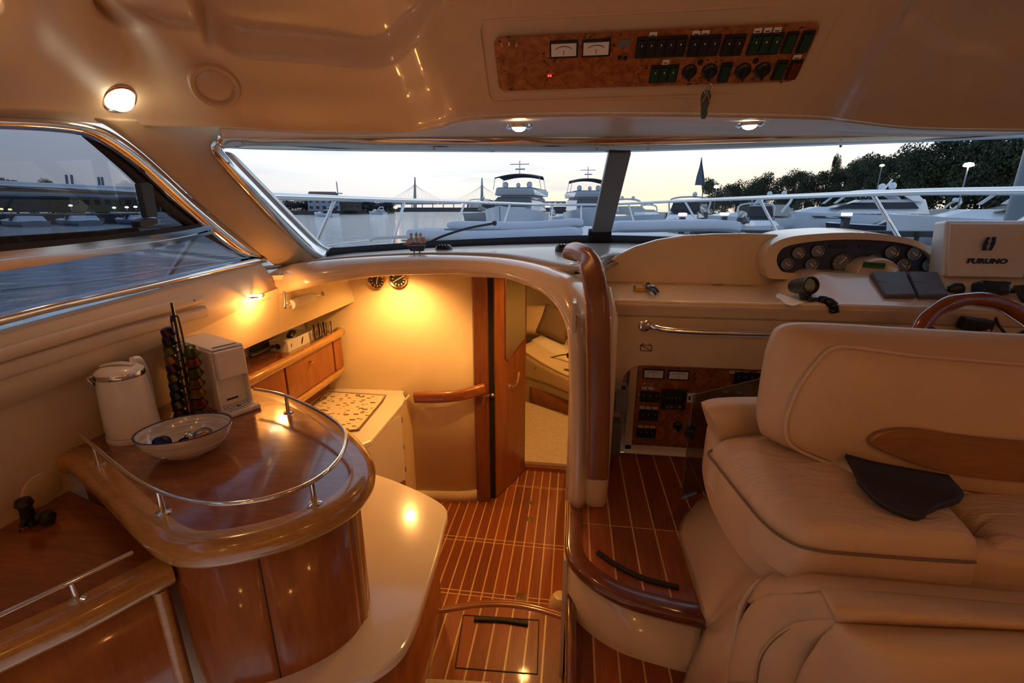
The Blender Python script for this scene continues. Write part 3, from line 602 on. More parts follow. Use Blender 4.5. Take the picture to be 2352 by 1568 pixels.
ret = [p + Vector((0, .09, .004)) for p in lower[:6]] + [lower[6] + Vector((-.0, .09, 0)), lower[7] + Vector((-.0, .1, 0)), lower[8] + Vector((0, .11, 0)), lower[9] + Vector((0, .11, 0)), lower[10] + Vector((0, .11, 0)), lower[11] + Vector((0, .11, 0))]
arch = struct(loft('wall_arch', [back, crest, midr, lower, ret], M['gel'], n=90, nr=28, solid=0.008), 'rounded cream arch framing the companionway')
inner2 = [p + Vector((0.004, .03, -.012)) for p in lower]
dk = [R(752, 604, x=-1.36), R(800, 590, y=2.50), R(880, 586, y=2.62), R(1000, 578, y=2.79), R(1200, 569, y=2.93), R(1400, 564, y=2.98)]
dk2 = fullscreen([p + Vector((0, .05, .0)) for p in dk])
dkb = [Vector((-1.5, 2.02, 1.045)), back[1] + Vector((-.03, .02, .004)), back[2] + Vector((0, .02, 0)), back[3], back[4], back[5], Vector((-0.02, 2.02, 1.055)), Vector((0.15, 2.38, 1.04)), Vector((0.5, 2.50, 1.02)), Vector((1.1, 2.5, 1.02)), Vector((1.93, 2.45, 1.0))]
dks = fullscreen([R(752, 608, x=-1.40), R(800, 586, y=2.52), R(880, 580, y=2.66), R(1000, 572, y=2.82), R(1200, 564, y=2.96), R(1400, 561, y=3.01)])
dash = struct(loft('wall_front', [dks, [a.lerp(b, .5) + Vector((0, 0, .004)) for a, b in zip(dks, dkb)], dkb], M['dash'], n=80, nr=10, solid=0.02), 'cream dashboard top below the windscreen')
for vv in dash.data.vertices:
    if vv.co.x > .165 and vv.co.y < 2.47: vv.co.y = 2.47
# vertical joint at the port end of the arch
sweep('trim_5', cat_rom([R(596, 642, x=-1.468), R(588, 668, x=-1.452), R(572, 688, x=-1.452)], 8), circ(.0018, 6), M['leather_seam'])['kind'] = 'structure'

# ---------------- galley and lower deck shell
gw = [(-1.70, 2.66), (-1.56, 2.68), (-1.3, 2.70), (-1.06, 2.71), (-0.85, 2.73), (-0.70, 2.75), (-0.615, 2.78)]
wg = struct(loft('wall_galley', [[(x, y, 1.05) for x, y in gw], [(x, y, -.7) for x, y in gw]], M['cream'], n=40, solid=0.02), 'curved cream bulkhead behind the galley')
loft('skirting', [[(x + (0.0), y - .016, -.60) for x, y in gw[3:]], [(x, y - .022, -.69) for x, y in gw[3:]]], M['cream'], wg, n=20, solid=.01)
# upper hull panel over the galley shelf, top leaning inboard
ut = [Vector((-1.455, 1.42, .90)), Vector((-1.43, 2.05, .95)), Vector((-1.40, 2.72, .98))]
ub = [R(400, 868, x=-1.495), R(640, 764, x=-1.49), R(815, 690, y=2.70)]
ug = struct(loft('wall_hull', [ut, ub, [p + Vector((-.25, 0, .02)) for p in ub]], M['cream'], straight=True, smooth=False, solid=.012), 'cream hull lining above the galley shelf')
struct(loft('wall_hull', [[(-1.86, 1.6, .75), (-1.80, 2.75, .78)], [(-1.88, 1.6, -.7), (-1.82, 2.75, -.7)]], M['cream'], n=2, solid=.02), 'hull side behind the galley shelf')
# deck head over galley
struct(loft('ceiling', [[(-1.6, 2.03, .99), (-.9, 2.1, 1.03), (0.05, 2.0, 1.03)], [(-1.6, 3.2, 1.0), (-.9, 3.2, 1.03), (0.05, 3.2, 1.03)], [(-1.6, 6.2, 1.0), (-.9, 6.2, 1.03), (1.2, 6.2, 1.03)]], M['cream'], straight=True, smooth=False, solid=.02), 'cream deckhead over the galley')
# forward doorway
fr = struct(box('door_2', (-0.565, 2.775, 0.18), (0.085, 0.07, 1.72), M['mahog'], bevel=.006), 'mahogany door post beside the galley bulkhead')
struct(box('gap_shade', (-0.515, 2.86, 0.18), (0.05, 0.14, 1.72), M['dark']), 'dark block painting the shade in the gap behind the door post')  # black box stands in for the shade inside the gap
struct(loft('wall_doorway', [[(-0.50, 2.95, 1.03), (-0.36, 3.20, 1.03)], [(-0.50, 2.95, -.7), (-0.36, 3.20, -.7)]], M['mahog'], n=2, smooth=False, solid=.02))
struct(box('trim_7', (-0.165, 3.215, -0.668), (0.40, 0.04, 0.035), M['mahogx'], bevel=.004), 'wooden sill of the forward cabin doorway')
dr = struct(thing('door_1', (-0.42, 3.0, -.67), 'open mahogany cabin door with a shaped mirror', 'door'))
del dr['category']
A = Vector((-0.497, 2.80, 0)); B = Vector((-0.335, 3.185, 0)); du = (B - A).normalized(); dn = Vector((du.y, -du.x, 0)); dw = (B - A).length
def onD(u, z, off=0.0): return A + du * u * dw + Vector((0, 0, z)) + dn * off
plate('door_leaf', [onD(0, -.672), onD(1, -.672), onD(1, 1.0), onD(0, 1.0)], 0.034, M['cherryv'], dr)
mp = [(0.30, .90), (0.42, .93), (0.96, .93), (0.98, .90), (0.98, .46), (0.93, .42), (0.62, .37), (0.36, .32), (0.29, .35)]
v = [onD(u, z, .019) for u, z in mp]; plate('mirror', v, .004, M['mirror'], dr)
sweep('mirror_trim', [onD(u, z, .022) for u, z in mp], circ(.004, 6), M['mahog'], dr, closed=True)
lk = plate('latch_plate', [onD(0, .07, .0) - du * .002, onD(0, .07, .012) - du * .002, onD(0, .19, .012) - du * .002, onD(0, .19, 0) - du * .002], .003, M['steel'], dr)
hn = lathe('door_handle', [(0, 0), (.018, 0), (.016, .006), (.008, .010), (.008, .035), (0, .037)], M['chrome'], loc=onD(.42, .13, .017), parent=dr, k=14, rot=Vector((0, 0, 1)).rotation_difference(dn).to_euler())
tube('lever', [onD(.42, .13, .05), onD(.48, .132, .052), onD(.54, .14, .054)], .007, M['chrome'], hn, k=8)
tube('wood_grip', [onD(.54, .14, .054), onD(.58, .175, .054), onD(.61, .215, .054)], .010, M['oak'], hn, k=10)
ht = thing('door_lock', onD(0, .16, 0) - du * .04, 'small chrome lock at the edge of the open cabin door', 'lock')
lathe('lock_knob', [(0, 0), (.012, 0), (.014, .012), (.008, .02), (0, .022)], M['chrome'], loc=onD(0, .13, .005) - du * .02, parent=ht, k=12, rot=(math.pi / 2, 0, 0))
lathe('lock_knob', [(0, 0), (.010, 0), (.010, .02), (0, .024)], M['steel'], loc=Vector((-.52, 2.73, .15)), parent=ht, k=12, rot=(math.pi / 2, 0, 0))
# forward cabin
struct(prism('floor', [(-1.2, 3.23), (1.3, 3.23), (1.3, 6.2), (-1.2, 6.2)], .03, M['carpet'], base=-.655), 'beige carpet of the forward cabin')
struct(loft('wall_cabin', [[(-1.1, 3.25, 1.03), (-.8, 5.0, 1.03), (0.1, 6.1, 1.03), (1.2, 6.1, 1.03), (1.3, 3.25, 1.03)], [(-1.1, 3.25, -.66), (-.8, 5.0, -.66), (0.1, 6.1, -.66), (1.2, 6.1, -.66), (1.3, 3.25, -.66)]], M['cream'], n=24, solid=.02), 'cream lining of the forward cabin')
struct(box('wall_cabin', (0.66, 3.22, .18), (1.29, .03, 1.72), M['cream']))
struct(box('wall_cabin', (-.85, 3.22, .18), (1.0, .03, 1.72), M['cream']))

# ================================================================== BAR, SIDEBOARD, GALLEY
Z_BAR = 0.62; Z_SB = 0.50; Z_GAL = 0.16
bo = [(-1.515, 1.03), (-1.279, .918), (-1.10, .827), (-.985, .768), (-.88, .722), (-.80, .712), (-.70, .745), (-.60, .815), (-.538, .90), (-.520, .985), (-.535, 1.07), (-.59, 1.165), (-.70, 1.275), (-.86, 1.40), (-1.04, 1.51), (-1.25, 1.585), (-1.515, 1.62)]
bs = [(p.x, p.y) for p in cat_rom([(a, b, 0) for a, b in bo], 80)]
bar_t = thing('bar_counter', (-1.0, 1.1, -.3), 'curved cherry wood bar counter with honey moulding and steel gallery rail', 'counter')
ins = inset(bs, .028); ins[0] = (-1.515, 1.06); ins[-1] = (-1.515, 1.592)
prism('top', ins, .03, M['cherry'], bar_t, base=Z_BAR - .03)
sweep('moulding', [Vector((x, y, Z_BAR - .034)) for x, y in inset(bs, .03)], [(.0, .036), (.016, .034), (.028, .024), (.033, .007), (.031, -.010), (.022, -.024), (.008, -.030), (-.03, -.030), (-.03, .034)][::-1], M['oak'], bar_t, up=(0, 0, 1))
bb = inset(bs, .055)
zb = -.32
nb = len(bb)
def bodyseg(name, i0, i1, m):
    v = [Vector((x, y, Z_BAR - .06)) for x, y in bb[i0:i1 + 1]] + [Vector((x, y, zb)) for x, y in bb[i0:i1 + 1]]; n = i1 - i0 + 1
    return mk(name, v, [(i, i + 1, n + i + 1, n + i) for i in range(n - 1)], m, bar_t, smooth=True, solid=.012)
cuts = [0, 31, 44, nb - 1]
for a, b in zip(cuts, cuts[1:]):
    bodyseg('body_panel', a, b, M['cherryv'])
for c in cuts[1:-1]:
    x, y = bb[c]; tube('panel_joint', [(x, y - .004, Z_BAR - .07), (x, y - .004, zb)], .003, M['dark'], bar_t, k=6)
tube('corner_bead', [Vector((*bb[46], Z_BAR - .07)), Vector((*bb[46], zb))], .012, M['oak'], bar_t, k=8)
# gallery rail
zr = Z_BAR + .062
gr = [R(p[0], p[1], z=zr) for p in [(176, 990), (215, 1024), (262, 1064), (320, 1105), (395, 1139), (475, 1156), (545, 1155), (630, 1140), (715, 1107), (770, 1064), (794, 1018), (788, 985), (752, 955), (700, 927), (645, 905), (585, 893)]]
rl = tube('gallery_rail', gr, .0055, M['chrome'], bar_t, k=10, n=110)
for bx, by, tx, ty in ((228, 1048, 215, 1024), (375, 1154, 362, 1126), (722, 1143, 716, 1107), (658, 960, 657, 910)):
    b = R(bx, by, z=Z_BAR); t = R(tx, ty, z=zr); b = Vector((t.x, t.y, Z_BAR))
    st = lathe('rail_post', [(0, 0), (.017, 0), (.017, .003), (.007, .006), (.006, .058), (.0, .06)], M['chrome'], loc=b, parent=bar_t, k=14)

# sideboard beside the bar
sb = thing('sideboard', (-1.25, .3, 0), 'low cherry wood sideboard with rounded honey edge and steel rail', 'sideboard')
e0 = R(352, 1316, z=Z_SB); e1 = R(200, 1395, z=Z_SB); e2 = R(0, 1487, z=Z_SB); e3 = e2 + (e2 - e1).normalized() * .9
e00 = e0 + (e0 - e1).normalized() * .05
prism('top', [(-1.515, 1.02), (-1.515, e3.y), (e3.x - .03, e3.y), (e2.x - .03, e2.y), (e1.x - .03, e1.y), (e00.x - .03, e00.y), (-1.0, .86)], .03, M['cherry'], sb, base=Z_SB - .03)
sweep('moulding', [p + Vector((-.03, 0, -.034)) for p in cat_rom([e00, e0, e1, e2, e3], 16)], [(-a, b) for a, b in [(.0, .036), (.016, .034), (.028, .024), (.033, .007), (.031, -.010), (.022, -.024), (.008, -.030), (-.03, -.030), (-.03, .034)]], M['oak'], sb, up=(0, 0, 1))
fr0 = [p + Vector((-.045, 0, 0)) for p in (e00, e0, e1, e2, e3)]
loft('front', [[Vector((p.x, p.y, Z_SB - .06)) for p in fr0], [Vector((p.x, p.y, 0.0)) for p in fr0]], M['cherryv'], sb, n=8, solid=.015)
c0 = R(372, 1400, z=.40); tube('corner_stile', [Vector((e0.x - .02, e0.y + .02, Z_SB - .07)), Vector((e0.x - .02, e0.y + .02, 0))], .016, M['oak'], sb, k=8)
srail = [R(p[0], p[1], z=Z_SB + .05) for p in [(305, 1268), (150, 1342), (0, 1412)]]; srail.append(srail[-1] + (srail[-1] - srail[-2]).normalized() * .6)
tube('rail', srail, .0055, M['chrome'], sb, k=10, n=12)
p = R(163, 1336, z=Z_SB + .05); lathe('rail_post', [(0, 0), (.017, 0), (.017, .003), (.007, .006), (.006, .046), (0, .048)], M['chrome'], loc=(p.x, p.y, Z_SB), parent=sb, k=14)

# galley: white front counter sweeping round the bar
gc = thing('galley_counter', (-.6, 1.3, 0), 'glossy white galley counter sweeping round the foot of the bar', 'counter')
ge = [R(p[0], p[1], z=Z_GAL) for p in [(770, 1062), (850, 1084), (905, 1102), (970, 1130), (1015, 1156), (1028, 1178), (1022, 1205), (1008, 1265), (985, 1340), (958, 1425), (925, 1490), (875, 1535), (800, 1572), (700, 1610)]]
go = cat_rom(ge, 60)
gpoly = [(p.x, p.y) for p in go] + [(go[-1].x - .2, go[-1].y - .05), (-.9, 1.0), (-1.2, 1.5), (go[0].x - .15, go[0].y + .02)]
prism('top', gpoly, .035, M['whitegloss'], gc, base=Z_GAL - .035, bevel=.008, bseg=3)
gb_ = inset([(p.x, p.y) for p in go], .05)
gb_ = [(x, y) for x, y in gb_][3:-3]
mk('base', [Vector((x, y, Z_GAL - .03)) for x, y in gb_] + [Vector((x, y, -.68)) for x, y in gb_], [(i, i + 1, len(gb_) + i + 1, len(gb_) + i) for i in range(len(gb_) - 1)], M['cherryv'], gc, smooth=True, solid=.012)
# galley: rear counter with cabinet
rc = thing('galley_unit', (-1.3, 2.3, -.68), 'galley unit with pale worktop and cream cabinet door along the hull', 'cabinet')
rp = [R(p[0], p[1], z=Z_GAL) for p in [(770, 890), (926, 902), (931, 912), (925, 925), (852, 1012), (700, 1075)]]
rpoly = [(-1.80, 2.70), (rp[0].x, 2.69), (rp[1].x - .01, 2.70), (rp[1].x, rp[1].y), (rp[2].x, rp[2].y), (rp[3].x, rp[3].y), (rp[4].x, rp[4].y), (rp[5].x, rp[5].y), (-1.80, 1.65)]
prism('worktop', rpoly, .03, M['whitegloss'], rc, base=Z_GAL - .03, bevel=.008)
f0 = rp[3] + Vector((-.03, -.01, 0)); f1 = rp[4] + Vector((-.03, 0, 0)); f2 = rp[5] + Vector((-.03, 0, 0))
plate('body_side', [Vector((f0.x, f0.y, Z_GAL - .03)), Vector((f2.x, f2.y, Z_GAL - .03)), Vector((f2.x, f2.y, -.68)), Vector((f0.x, f0.y, -.68))], .012, M['cream'], rc)
plate('body_end', [Vector((f0.x, f0.y, Z_GAL - .03)), Vector((f0.x, 2.70, Z_GAL - .03)), Vector((f0.x, 2.70, -.68)), Vector((f0.x, f0.y, -.68))], .012, M['cream'], rc)
off = Vector((.02, .012, 0)); a = f0.lerp(f2, .03) + off; b = f0.lerp(f2, .55) + off
dq = plate('cabinet_door', [Vector((a.x, a.y, Z_GAL - .075)), Vector((b.x, b.y, Z_GAL - .075)), Vector((b.x, b.y, -.36)), Vector((a.x, a.y, -.36))], .018, M['whitegloss'], rc, bevel=.003)
for zz in (.05, -.14, -.30):
    box('hinge', (a.x + .005, a.y + .006, zz), (.012, .012, .03), M['steel'], dq)
plate('kick_board', [Vector((a.x, a.y, -.38)), Vector((b.x, b.y, -.38)), Vector((b.x, b.y, -.67)), Vector((a.x, a.y, -.67))], .01, M['cherryv'], rc)
# patterned mat: bird-like dark dashes on cream
def matpattern():
    m, nt, b, L = nmat('patterned_mat_cloth'); mp = coords(nt, (20, 36, 1), 'Object', (0, 0, .5))
    vo = add(nt, 'ShaderNodeTexVoronoi', i_Scale=1.0, i_Randomness=.75, distance='MINKOWSKI'); vo.inputs['Exponent'].default_value = .8; L(mp.outputs[0], vo.inputs['Vector'])
    r = ramp(nt, [(.50, (.16, .10, .06)), (.56, (.80, .70, .50))], 'LINEAR'); L(vo.outputs['Distance'], r.inputs[0]); L(r.outputs[0], b.inputs['Base Color']); b.inputs['Roughness'].default_value = .9
    return m
M['matpat'] = matpattern()
mt = thing('drying_mat', R(805, 940, z=Z_GAL), 'cream mat with small dark bird print lying on the galley worktop', 'mat')
mq = [R(756, 903, z=Z_GAL), R(886, 911, z=Z_GAL), R(877, 925, z=Z_GAL), R(823, 990, z=Z_GAL), R(800, 992, z=Z_GAL), R(705, 948, z=Z_GAL), R(745, 908, z=Z_GAL)]
plate('cloth', [p + Vector((0, 0, .006)) for p in mq], .010, M['matpat'], mt)
sweep('binding', [p + Vector((0, 0, .008)) for p in mq], circ(.006, 6), M['taupe'], mt, closed=True)

# hull shelf cabinet
hs = thing('shelf_cabinet', (-1.55, 2.2, .2), 'cherry wood shelf locker with knob along the galley hull side', 'cabinet')
XS = -1.46; ZS = .565
prism('shelf', [(XS, 1.66), (XS, 2.685), (-1.84, 2.685), (-1.84, 1.66)], .025, M['cherry'], hs, base=ZS - .025)
s0 = R(590, 889, x=XS); s1 = R(776, 775, x=XS)
zf = [R(590, 886, x=XS), R(700, 822, x=XS), R(773, 776, x=XS)]
sweep('moulding', [Vector((XS + .012, 1.60, ZS)), Vector((XS + .012, 2.60, ZS)), Vector((XS + .006, 2.65, ZS)), Vector((XS - .03, 2.675, ZS))], rrect(.045, .05, .02, 4), M['oak'], hs, up=(0, 0, 1))
sweep('moulding', [Vector((XS + .005, 1.60, .315)), Vector((XS + .005, 2.60, .315)), Vector((XS - .03, 2.66, .315))], rrect(.035, .04, .016, 4), M['oak'], hs, up=(0, 0, 1))
box('back_panel', (XS - .03, 2.12, .43), (.02, 1.10, .26), M['cherryv'], hs)
for y0, y1 in ((1.60, 2.04), (2.05, 2.53), (2.54, 2.645)):
    lf = box('locker_door', (XS - .006, (y0 + y1) / 2, .437), (.02, y1 - y0 - .004, .20), M['cherryv'], hs, bevel=.003)
    if y0 == 2.05: lathe('knob', [(0, 0), (.008, 0), (.006, .008), (.011, .014), (.007, .02), (0, .021)], M['gold'], loc=R(712, 831, x=XS + .006), parent=lf, k=14, rot=(0, math.pi / 2, 0))
box('splash_board', (-1.60, 2.12, .23), (.02, 1.10, .16), M['cherryv'], hs)
box('fiddle', (-1.72, 2.1, ZS + .02), (.02, 1.1, .04), M['oak'], hs, bevel=.005)
# things on the shelf
bxc = R(668, 802, z=ZS)
cb = thing('cardboard_box', bxc, 'white cardboard box printed with dark leaf shapes on the galley shelf', 'box')
ang = math.radians(-2)
b0 = R(663, 809, z=ZS); b1 = R(719, 781, z=ZS); b2 = R(622, 806, z=ZS); hgt = .062
b3 = b1 + (b2 - b0)
for nm, q in (('front_panel', (b0, b1)), ('end_panel', (b2, b0)), ('end_panel', (b1, b3)), ('back_panel', (b3, b2))):
    plate(nm, [q[0], q[1], q[1] + Vector((0, 0, hgt)), q[0] + Vector((0, 0, hgt))], .003, M['paper'], cb)
plate('bottom', [b0 + Vector((0, 0, .003)), b1 + Vector((0, 0, .003)), b3 + Vector((0, 0, .003)), b2 + Vector((0, 0, .003))], .003, M['paper'], cb)
nb_ = (b1 - b0).cross(Vector((0, 0, 1))).normalized() * .0025
if nb_.x < 0: nb_ = -nb_
def leafm(u, s, tilt):
    c = b0.lerp(b1, u) + Vector((0, 0, hgt * .5)) + nb_; ux = (b1 - b0).normalized(); pts = []
    for a in range(10):
        t = a / 10 * 2 * math.pi; pts.append(c + ux * (s * .35 * math.cos(t) + tilt * s * math.sin(t)) + Vector((0, 0, s * math.sin(t))))
    mk('leaf_print', pts, [tuple(range(10))], M['ink'], cb)
leafm(.55, .022, .5); leafm(.12, .012, .3)
cc = b2.lerp(b0, .45) + Vector((0, 0, .03)); exv = (b0 - b2).normalized(); nv = exv.cross(Vector((0, 0, 1))); nv = nv if nv.y < 0 else -nv
mk('leaf_print', [cc + nv * .003 + exv * .018 * math.cos(t) + Vector((0, 0, .016 * math.sin(t))) for t in [i * .7854 for i in range(8)]], [tuple(range(8))], M['ink'], cb)
for k in range(5):
    q = b0.lerp(b3, .35 + .08 * k) + Vector((0, 0, hgt + .005 + .004 * (k % 2)))
    lathe('dark_packet', [(0, -.012), (.016, -.01), (.02, 0), (.013, .012), (0, .014)], M['black'], loc=q, parent=cb, k=10)
# clear glasses on a white tray
tr0 = R(742, 778, z=ZS); gq = thing('glass_tray', tr0, 'small white tray at the end of the galley shelf', 'tray')
plate('tray_base', [R(722, 783, z=ZS + .004), R(760, 769, z=ZS + .004), R(748, 764, z=ZS + .004), R(716, 776, z=ZS + .004)], .008, M['white'], gq)
plate('tray_paper', [R(726, 779, z=ZS + .009), R(752, 769, z=ZS + .009), R(746, 766, z=ZS + .009), R(722, 775, z=ZS + .009)], .002, M['paper'], gq)
gl0 = None
for i, (px, py, lb) in enumerate(((732, 778, 'drinking glass nearest the cardboard box on the galley shelf tray'), (743, 774, 'drinking glass in the middle of the galley shelf tray'), (754, 770, 'drinking glass nearest the cream bulkhead on the galley shelf tray'))):
    c = R(px, py, z=ZS + .011)
    if gl0 is None:
        gl0 = lathe('drinking_glass', [(0, .003), (.021, .003), (.024, .085), (.026, .085), (.023, 0), (0, 0)], M['clearg'], loc=c, k=16, capb=False, capt=False); tag(gl0, lb, 'glass', 'glasses on the galley shelf')
    else: copy_tree(gl0, loc=c, label=lb)
# dark tray with blue sheen tucked behind
dtr = thing('dark_tray', R(600, 810, z=ZS), 'dark shallow tray pushed to the back of the galley shelf', 'tray')
plate('tray_floor', [R(572, 812, z=ZS + .03), R(648, 782, z=ZS + .03), R(648, 770, z=ZS + .05), R(572, 795, z=ZS + .05)], .006, M['black'], dtr)
tube('tray_rim', [R(575, 818, z=ZS + .03), R(600, 808, z=ZS + .03), R(648, 786, z=ZS + .03)], .008, M['black'], dtr, k=8)

# paper towel holder on the hull panel
th = thing('towel_holder', R(690, 680, x=-1.40), 'steel holder with a wrapped paper towel roll under the arch', 'holder')
tp = R(655, 704, x=-1.40); tq = R(738, 664, x=-1.40); tq.z = tp.z + .005
tube('arm', [R(653, 668, x=-1.405), tp], .006, M['steel'], th, k=8)
tube('spindle', [tp, tq], .006, M['steel'], th, k=8)
lathe('end_ball', [(0, -.012), (.009, -.009), (.012, 0), (.009, .009), (0, .012)], M['chrome'], loc=tp, parent=th, k=12)
lathe('wall_flange', [(0, 0), (.017, 0), (.014, .006), (0, .008)], M['steel'], loc=tq, parent=th, k=14, rot=(math.pi / 2, 0, 0))
ra = tp.lerp(tq, .14); rb = tp.lerp(tq, .74)
roll = sweep('paper_roll', [ra.lerp(rb, i / 12) for i in range(13)], circ(.024, 16), M['paper'], th, scale=[1.0 + .07 * math.sin(i * 1.9) for i in range(13)])

# two round brass dials
def dial(px, py, lb, hand):
    c = R(px, py, y=2.695); t = thing('wall_dial', c, lb, 'dial', 'brass dials on the galley bulkhead')
    rot = (math.pi / 2, 0, 0); r = .055
    lathe('bezel', [(r * .80, .004), (r * .84, .02), (r * .95, .024), (r, .016), (r * 1.02, 0), (0, 0)], M['gold'], loc=c, parent=t, k=28, rot=rot, capb=False)
    lathe('face', [(0, .006), (r * .83, .006), (r * .83, .004)], M['black'], loc=c, parent=t, k=28, rot=rot, capb=False, capt=False)
    for k in range(12):
        a = k * math.pi / 6; box('mark', c + Vector((math.sin(a) * r * .66, -.0075, math.cos(a) * r * .66)), (.005, .002, .010), M['white'], t, rot=(0, a, 0))
    for L_, a in hand: box('hand', c + Vector((math.sin(a) * r * L_ * .5, -.009, math.cos(a) * r * L_ * .5)), (.005, .002, r * L_), M['label'], t, rot=(0, a, 0))
    return t
dial(867, 643, 'left of the two round brass dials on the cream galley bulkhead', ((.6, .4), (.45, 3.3)))
dial(916, 640, 'right of the two round brass dials on the cream galley bulkhead', ((.75, 1.1), (.5, 4.2)))
# curved wooden handrail on the bulkhead
hr = thing('wooden_handrail', R(1030, 910, y=2.64), 'curved wooden handrail on the cream bulkhead beside the cabin door', 'handrail')
hpth = [R(953, 912, y=2.63), R(1000, 912, y=2.62), R(1050, 908, y=2.63), R(1085, 900, y=2.67), R(1112, 892, y=2.71)]
sweep('rail', cat_rom(hpth, 20), rrect(.045, .075, .02, 4), M['mahogx'], hr, up=(0, 0, 1))
for q in (R(985, 912, y=2.67), R(1085, 903, y=2.71)):
    box('bracket', (q.x, q.y + .01, q.z), (.03, .08, .03), M['mahogx'], hr, bevel=.004)
# coiled hose under the cabinet by the bulkhead
cz = R(940, 1105, z=-.66)
tag(tube('white_hose', [R(925, 1098, z=-.5), R(945, 1080, z=-.55), R(950, 1105, z=-.62), R(942, 1122, z=-.66), R(930, 1118, z=-.66)], .012, M['white'], k=8, n=24), 'pale hose hanging beside the galley cabinet door', 'hose')

# ================================================================== THINGS ON THE BAR
# kettle
kc = (R(255, 1020, z=Z_BAR) + R(375, 985, z=Z_BAR)) / 2
kc = R(312, 1000, z=Z_BAR) ; kc.z = Z_BAR
kt = thing('electric_kettle', kc, 'white electric kettle with chrome band standing on the bar', 'kettle', rz=.35)
def kp(name, prof, m, sx=1.0, sy=.92, par=kt): return lathe(name, prof, m, loc=kc, parent=par, k=36, sx=sx, sy=sy)
kp('base', [(0, 0), (.074, 0), (.076, .004), (.075, .018), (0, .018)], M['white'])
kp('body', [(0, .018), (.073, .020), (.0725, .06), (.069, .14), (.0645, .200), (.064, .214), (0, .214)], M['white'])
kp('band', [(.065, .206), (.0665, .210), (.0665, .219), (.065, .222)], M['chrome'])
kp('lid', [(0, .240), (.03, .239), (.05, .234), (.062, .226), (.066, .219), (0, .219)], M['white'])
nk = Vector((math.cos(-2.2), math.sin(-2.2), 0))
loft('spout', [[kc + Vector((0, 0, .222)) + Matrix.Rotation(-2.35 + a, 4, 'Z') @ Vector((r, 0, 0)) + Vector((0, 0, dz)) for a in (-.3, -.15, 0, .15, .3)] for r, dz in ((.062, 0), (.076, -.004), (.069, -.022), (.065, -.036))], M['chrome'], kt, n=10, solid=.003)
hd = Matrix.Rotation(1.75, 4, 'Z') @ Vector((1, 0, 0))
sweep('handle', cat_rom([kc + hd * .056 + Vector((0, 0, .232)), kc + hd * .080 + Vector((0, 0, .226)), kc + hd * .093 + Vector((0, 0, .185)), kc + hd * .096 + Vector((0, 0, .12)), kc + hd * .090 + Vector((0, 0, .06)), kc + hd * .074 + Vector((0, 0, .036))], 24), rrect(.03, .016, .007, 3), M['white'], kt, up=(hd.y, -hd.x, 0))
sweep('lid_tab', cat_rom([kc + Vector((-.045, -.01, .240)), kc + Vector((0, .0, .247)), kc + Vector((.04, .012, .242))], 10), rrect(.02, .005, .002, 2), M['white'], kt, up=(0, 0, 1))
tag(tube('kettle_cord', [kc + hd * .09 + Vector((0, 0, .008)), R(385, 985, z=Z_BAR + .006), R(392, 965, z=Z_BAR + .012), R(398, 948, z=Z_BAR + .03), R(405, 930, z=Z_BAR + .02)], .004, M['white'], k=8, n=24), 'white power cord curling behind the kettle', 'cord')
# coffee machine
cm = thing('coffee_machine', R(540, 950, z=Z_BAR), 'white capsule coffee machine with drip tray on the bar', 'coffee machine')
q0 = R(530, 962, z=Z_BAR); q1 = R(603, 936, z=Z_BAR)          # front edge of the drip tray
ux = (q1 - q0).normalized(); uy = Vector((-ux.y, ux.x, 0)); wq = (q1 - q0).length
if uy.y < 0: uy = -uy
def C(u, v, z): return q0 + ux * u * wq + uy * v + Vector((0, 0, z))
def cbox(name, u0, u1, v0, v1, z0, z1, m, par=cm, bevel=.004):
    v = [C(u, vv, z) for u in (u0, u1) for vv in (v0, v1) for z in (z0, z1)]
    return mk(name, v, [(0, 1, 3, 2), (4, 6, 7, 5), (0, 4, 5, 1), (2, 3, 7, 6), (0, 2, 6, 4), (1, 5, 7, 3)], m, par, bevel=bevel)
cbox('body', 0, 1.0, .085, .345, 0, .232, M['white'], bevel=.006)
cbox('brew_head', .06, .94, .045, .088, .128, .230, M['white'], bevel=.005)
cbox('cup_recess', .10, .90, .082, .0845, .02, .128, M['label'], bevel=.001)
cbox('side_cheek', -.005, .06, .06, .09, .0, .230, M['white'], bevel=.003); cbox('side_cheek', .94, 1.005, .06, .09, .0, .230, M['white'], bevel=.003)
dt = cbox('drip_tray', .02, .98, 0, .085, 0, .018, M['white'], bevel=.006)
for k in range(8): cbox('slot', .12 + .10 * k, .135 + .10 * k, .012, .07, .0165, .0188, M['grey'], dt, 0)
lathe('drain_hole', [(0, .0), (.007, 0), (.007, .0022), (0, .0024)], M['mahog'], loc=C(.5, .05, .0175), parent=dt, k=12)
cbox('lid', .03, .97, .06, .335, .232, .239, M['white'], bevel=.003)
cbox('lid_slot', .15, .85, .072, .085, .2385, .2405, M['grey'], bevel=.001)
cbox('badge', .30, .66, .0815, .083, .036, .043, M['ink'], bevel=0)
# capsule rack
rk = thing('capsule_rack', R(430, 962, z=Z_BAR), 'tall black wire rack holding coffee capsules on the bar', 'rack')
ra_ = R(447, 962, z=Z_BAR); top = R(396, 700, d=(ra_ - Vector((0, 0, EYE))).length * .0 + 1.52)
top = Vector((ra_.x, ra_.y, Z_BAR + .40))
def up_(px, py):                                      # point above the rack foot seen at the pixel
    r = ray(px, py); t = ra_.y / r.y; return Vector((r.x * t, r.y * t, EYE + r.z * t))
tube('mast', [up_(446, 955), up_(420, 830), up_(394, 695)], .004, M['black'], rk, k=8)
for dx, dxt in ((-12, -6), (10, 12), (-3, 2)):
    tube('wire', [up_(446 + dx, 960), up_(425 + dx, 850), up_(400 + dxt, 740), up_(398 + dxt * .5, 726), up_(394 + dxt * .2, 738)], .003, M['black'], rk, k=6, n=16)
bq = Vector((ra_.x, ra_.y, Z_BAR))
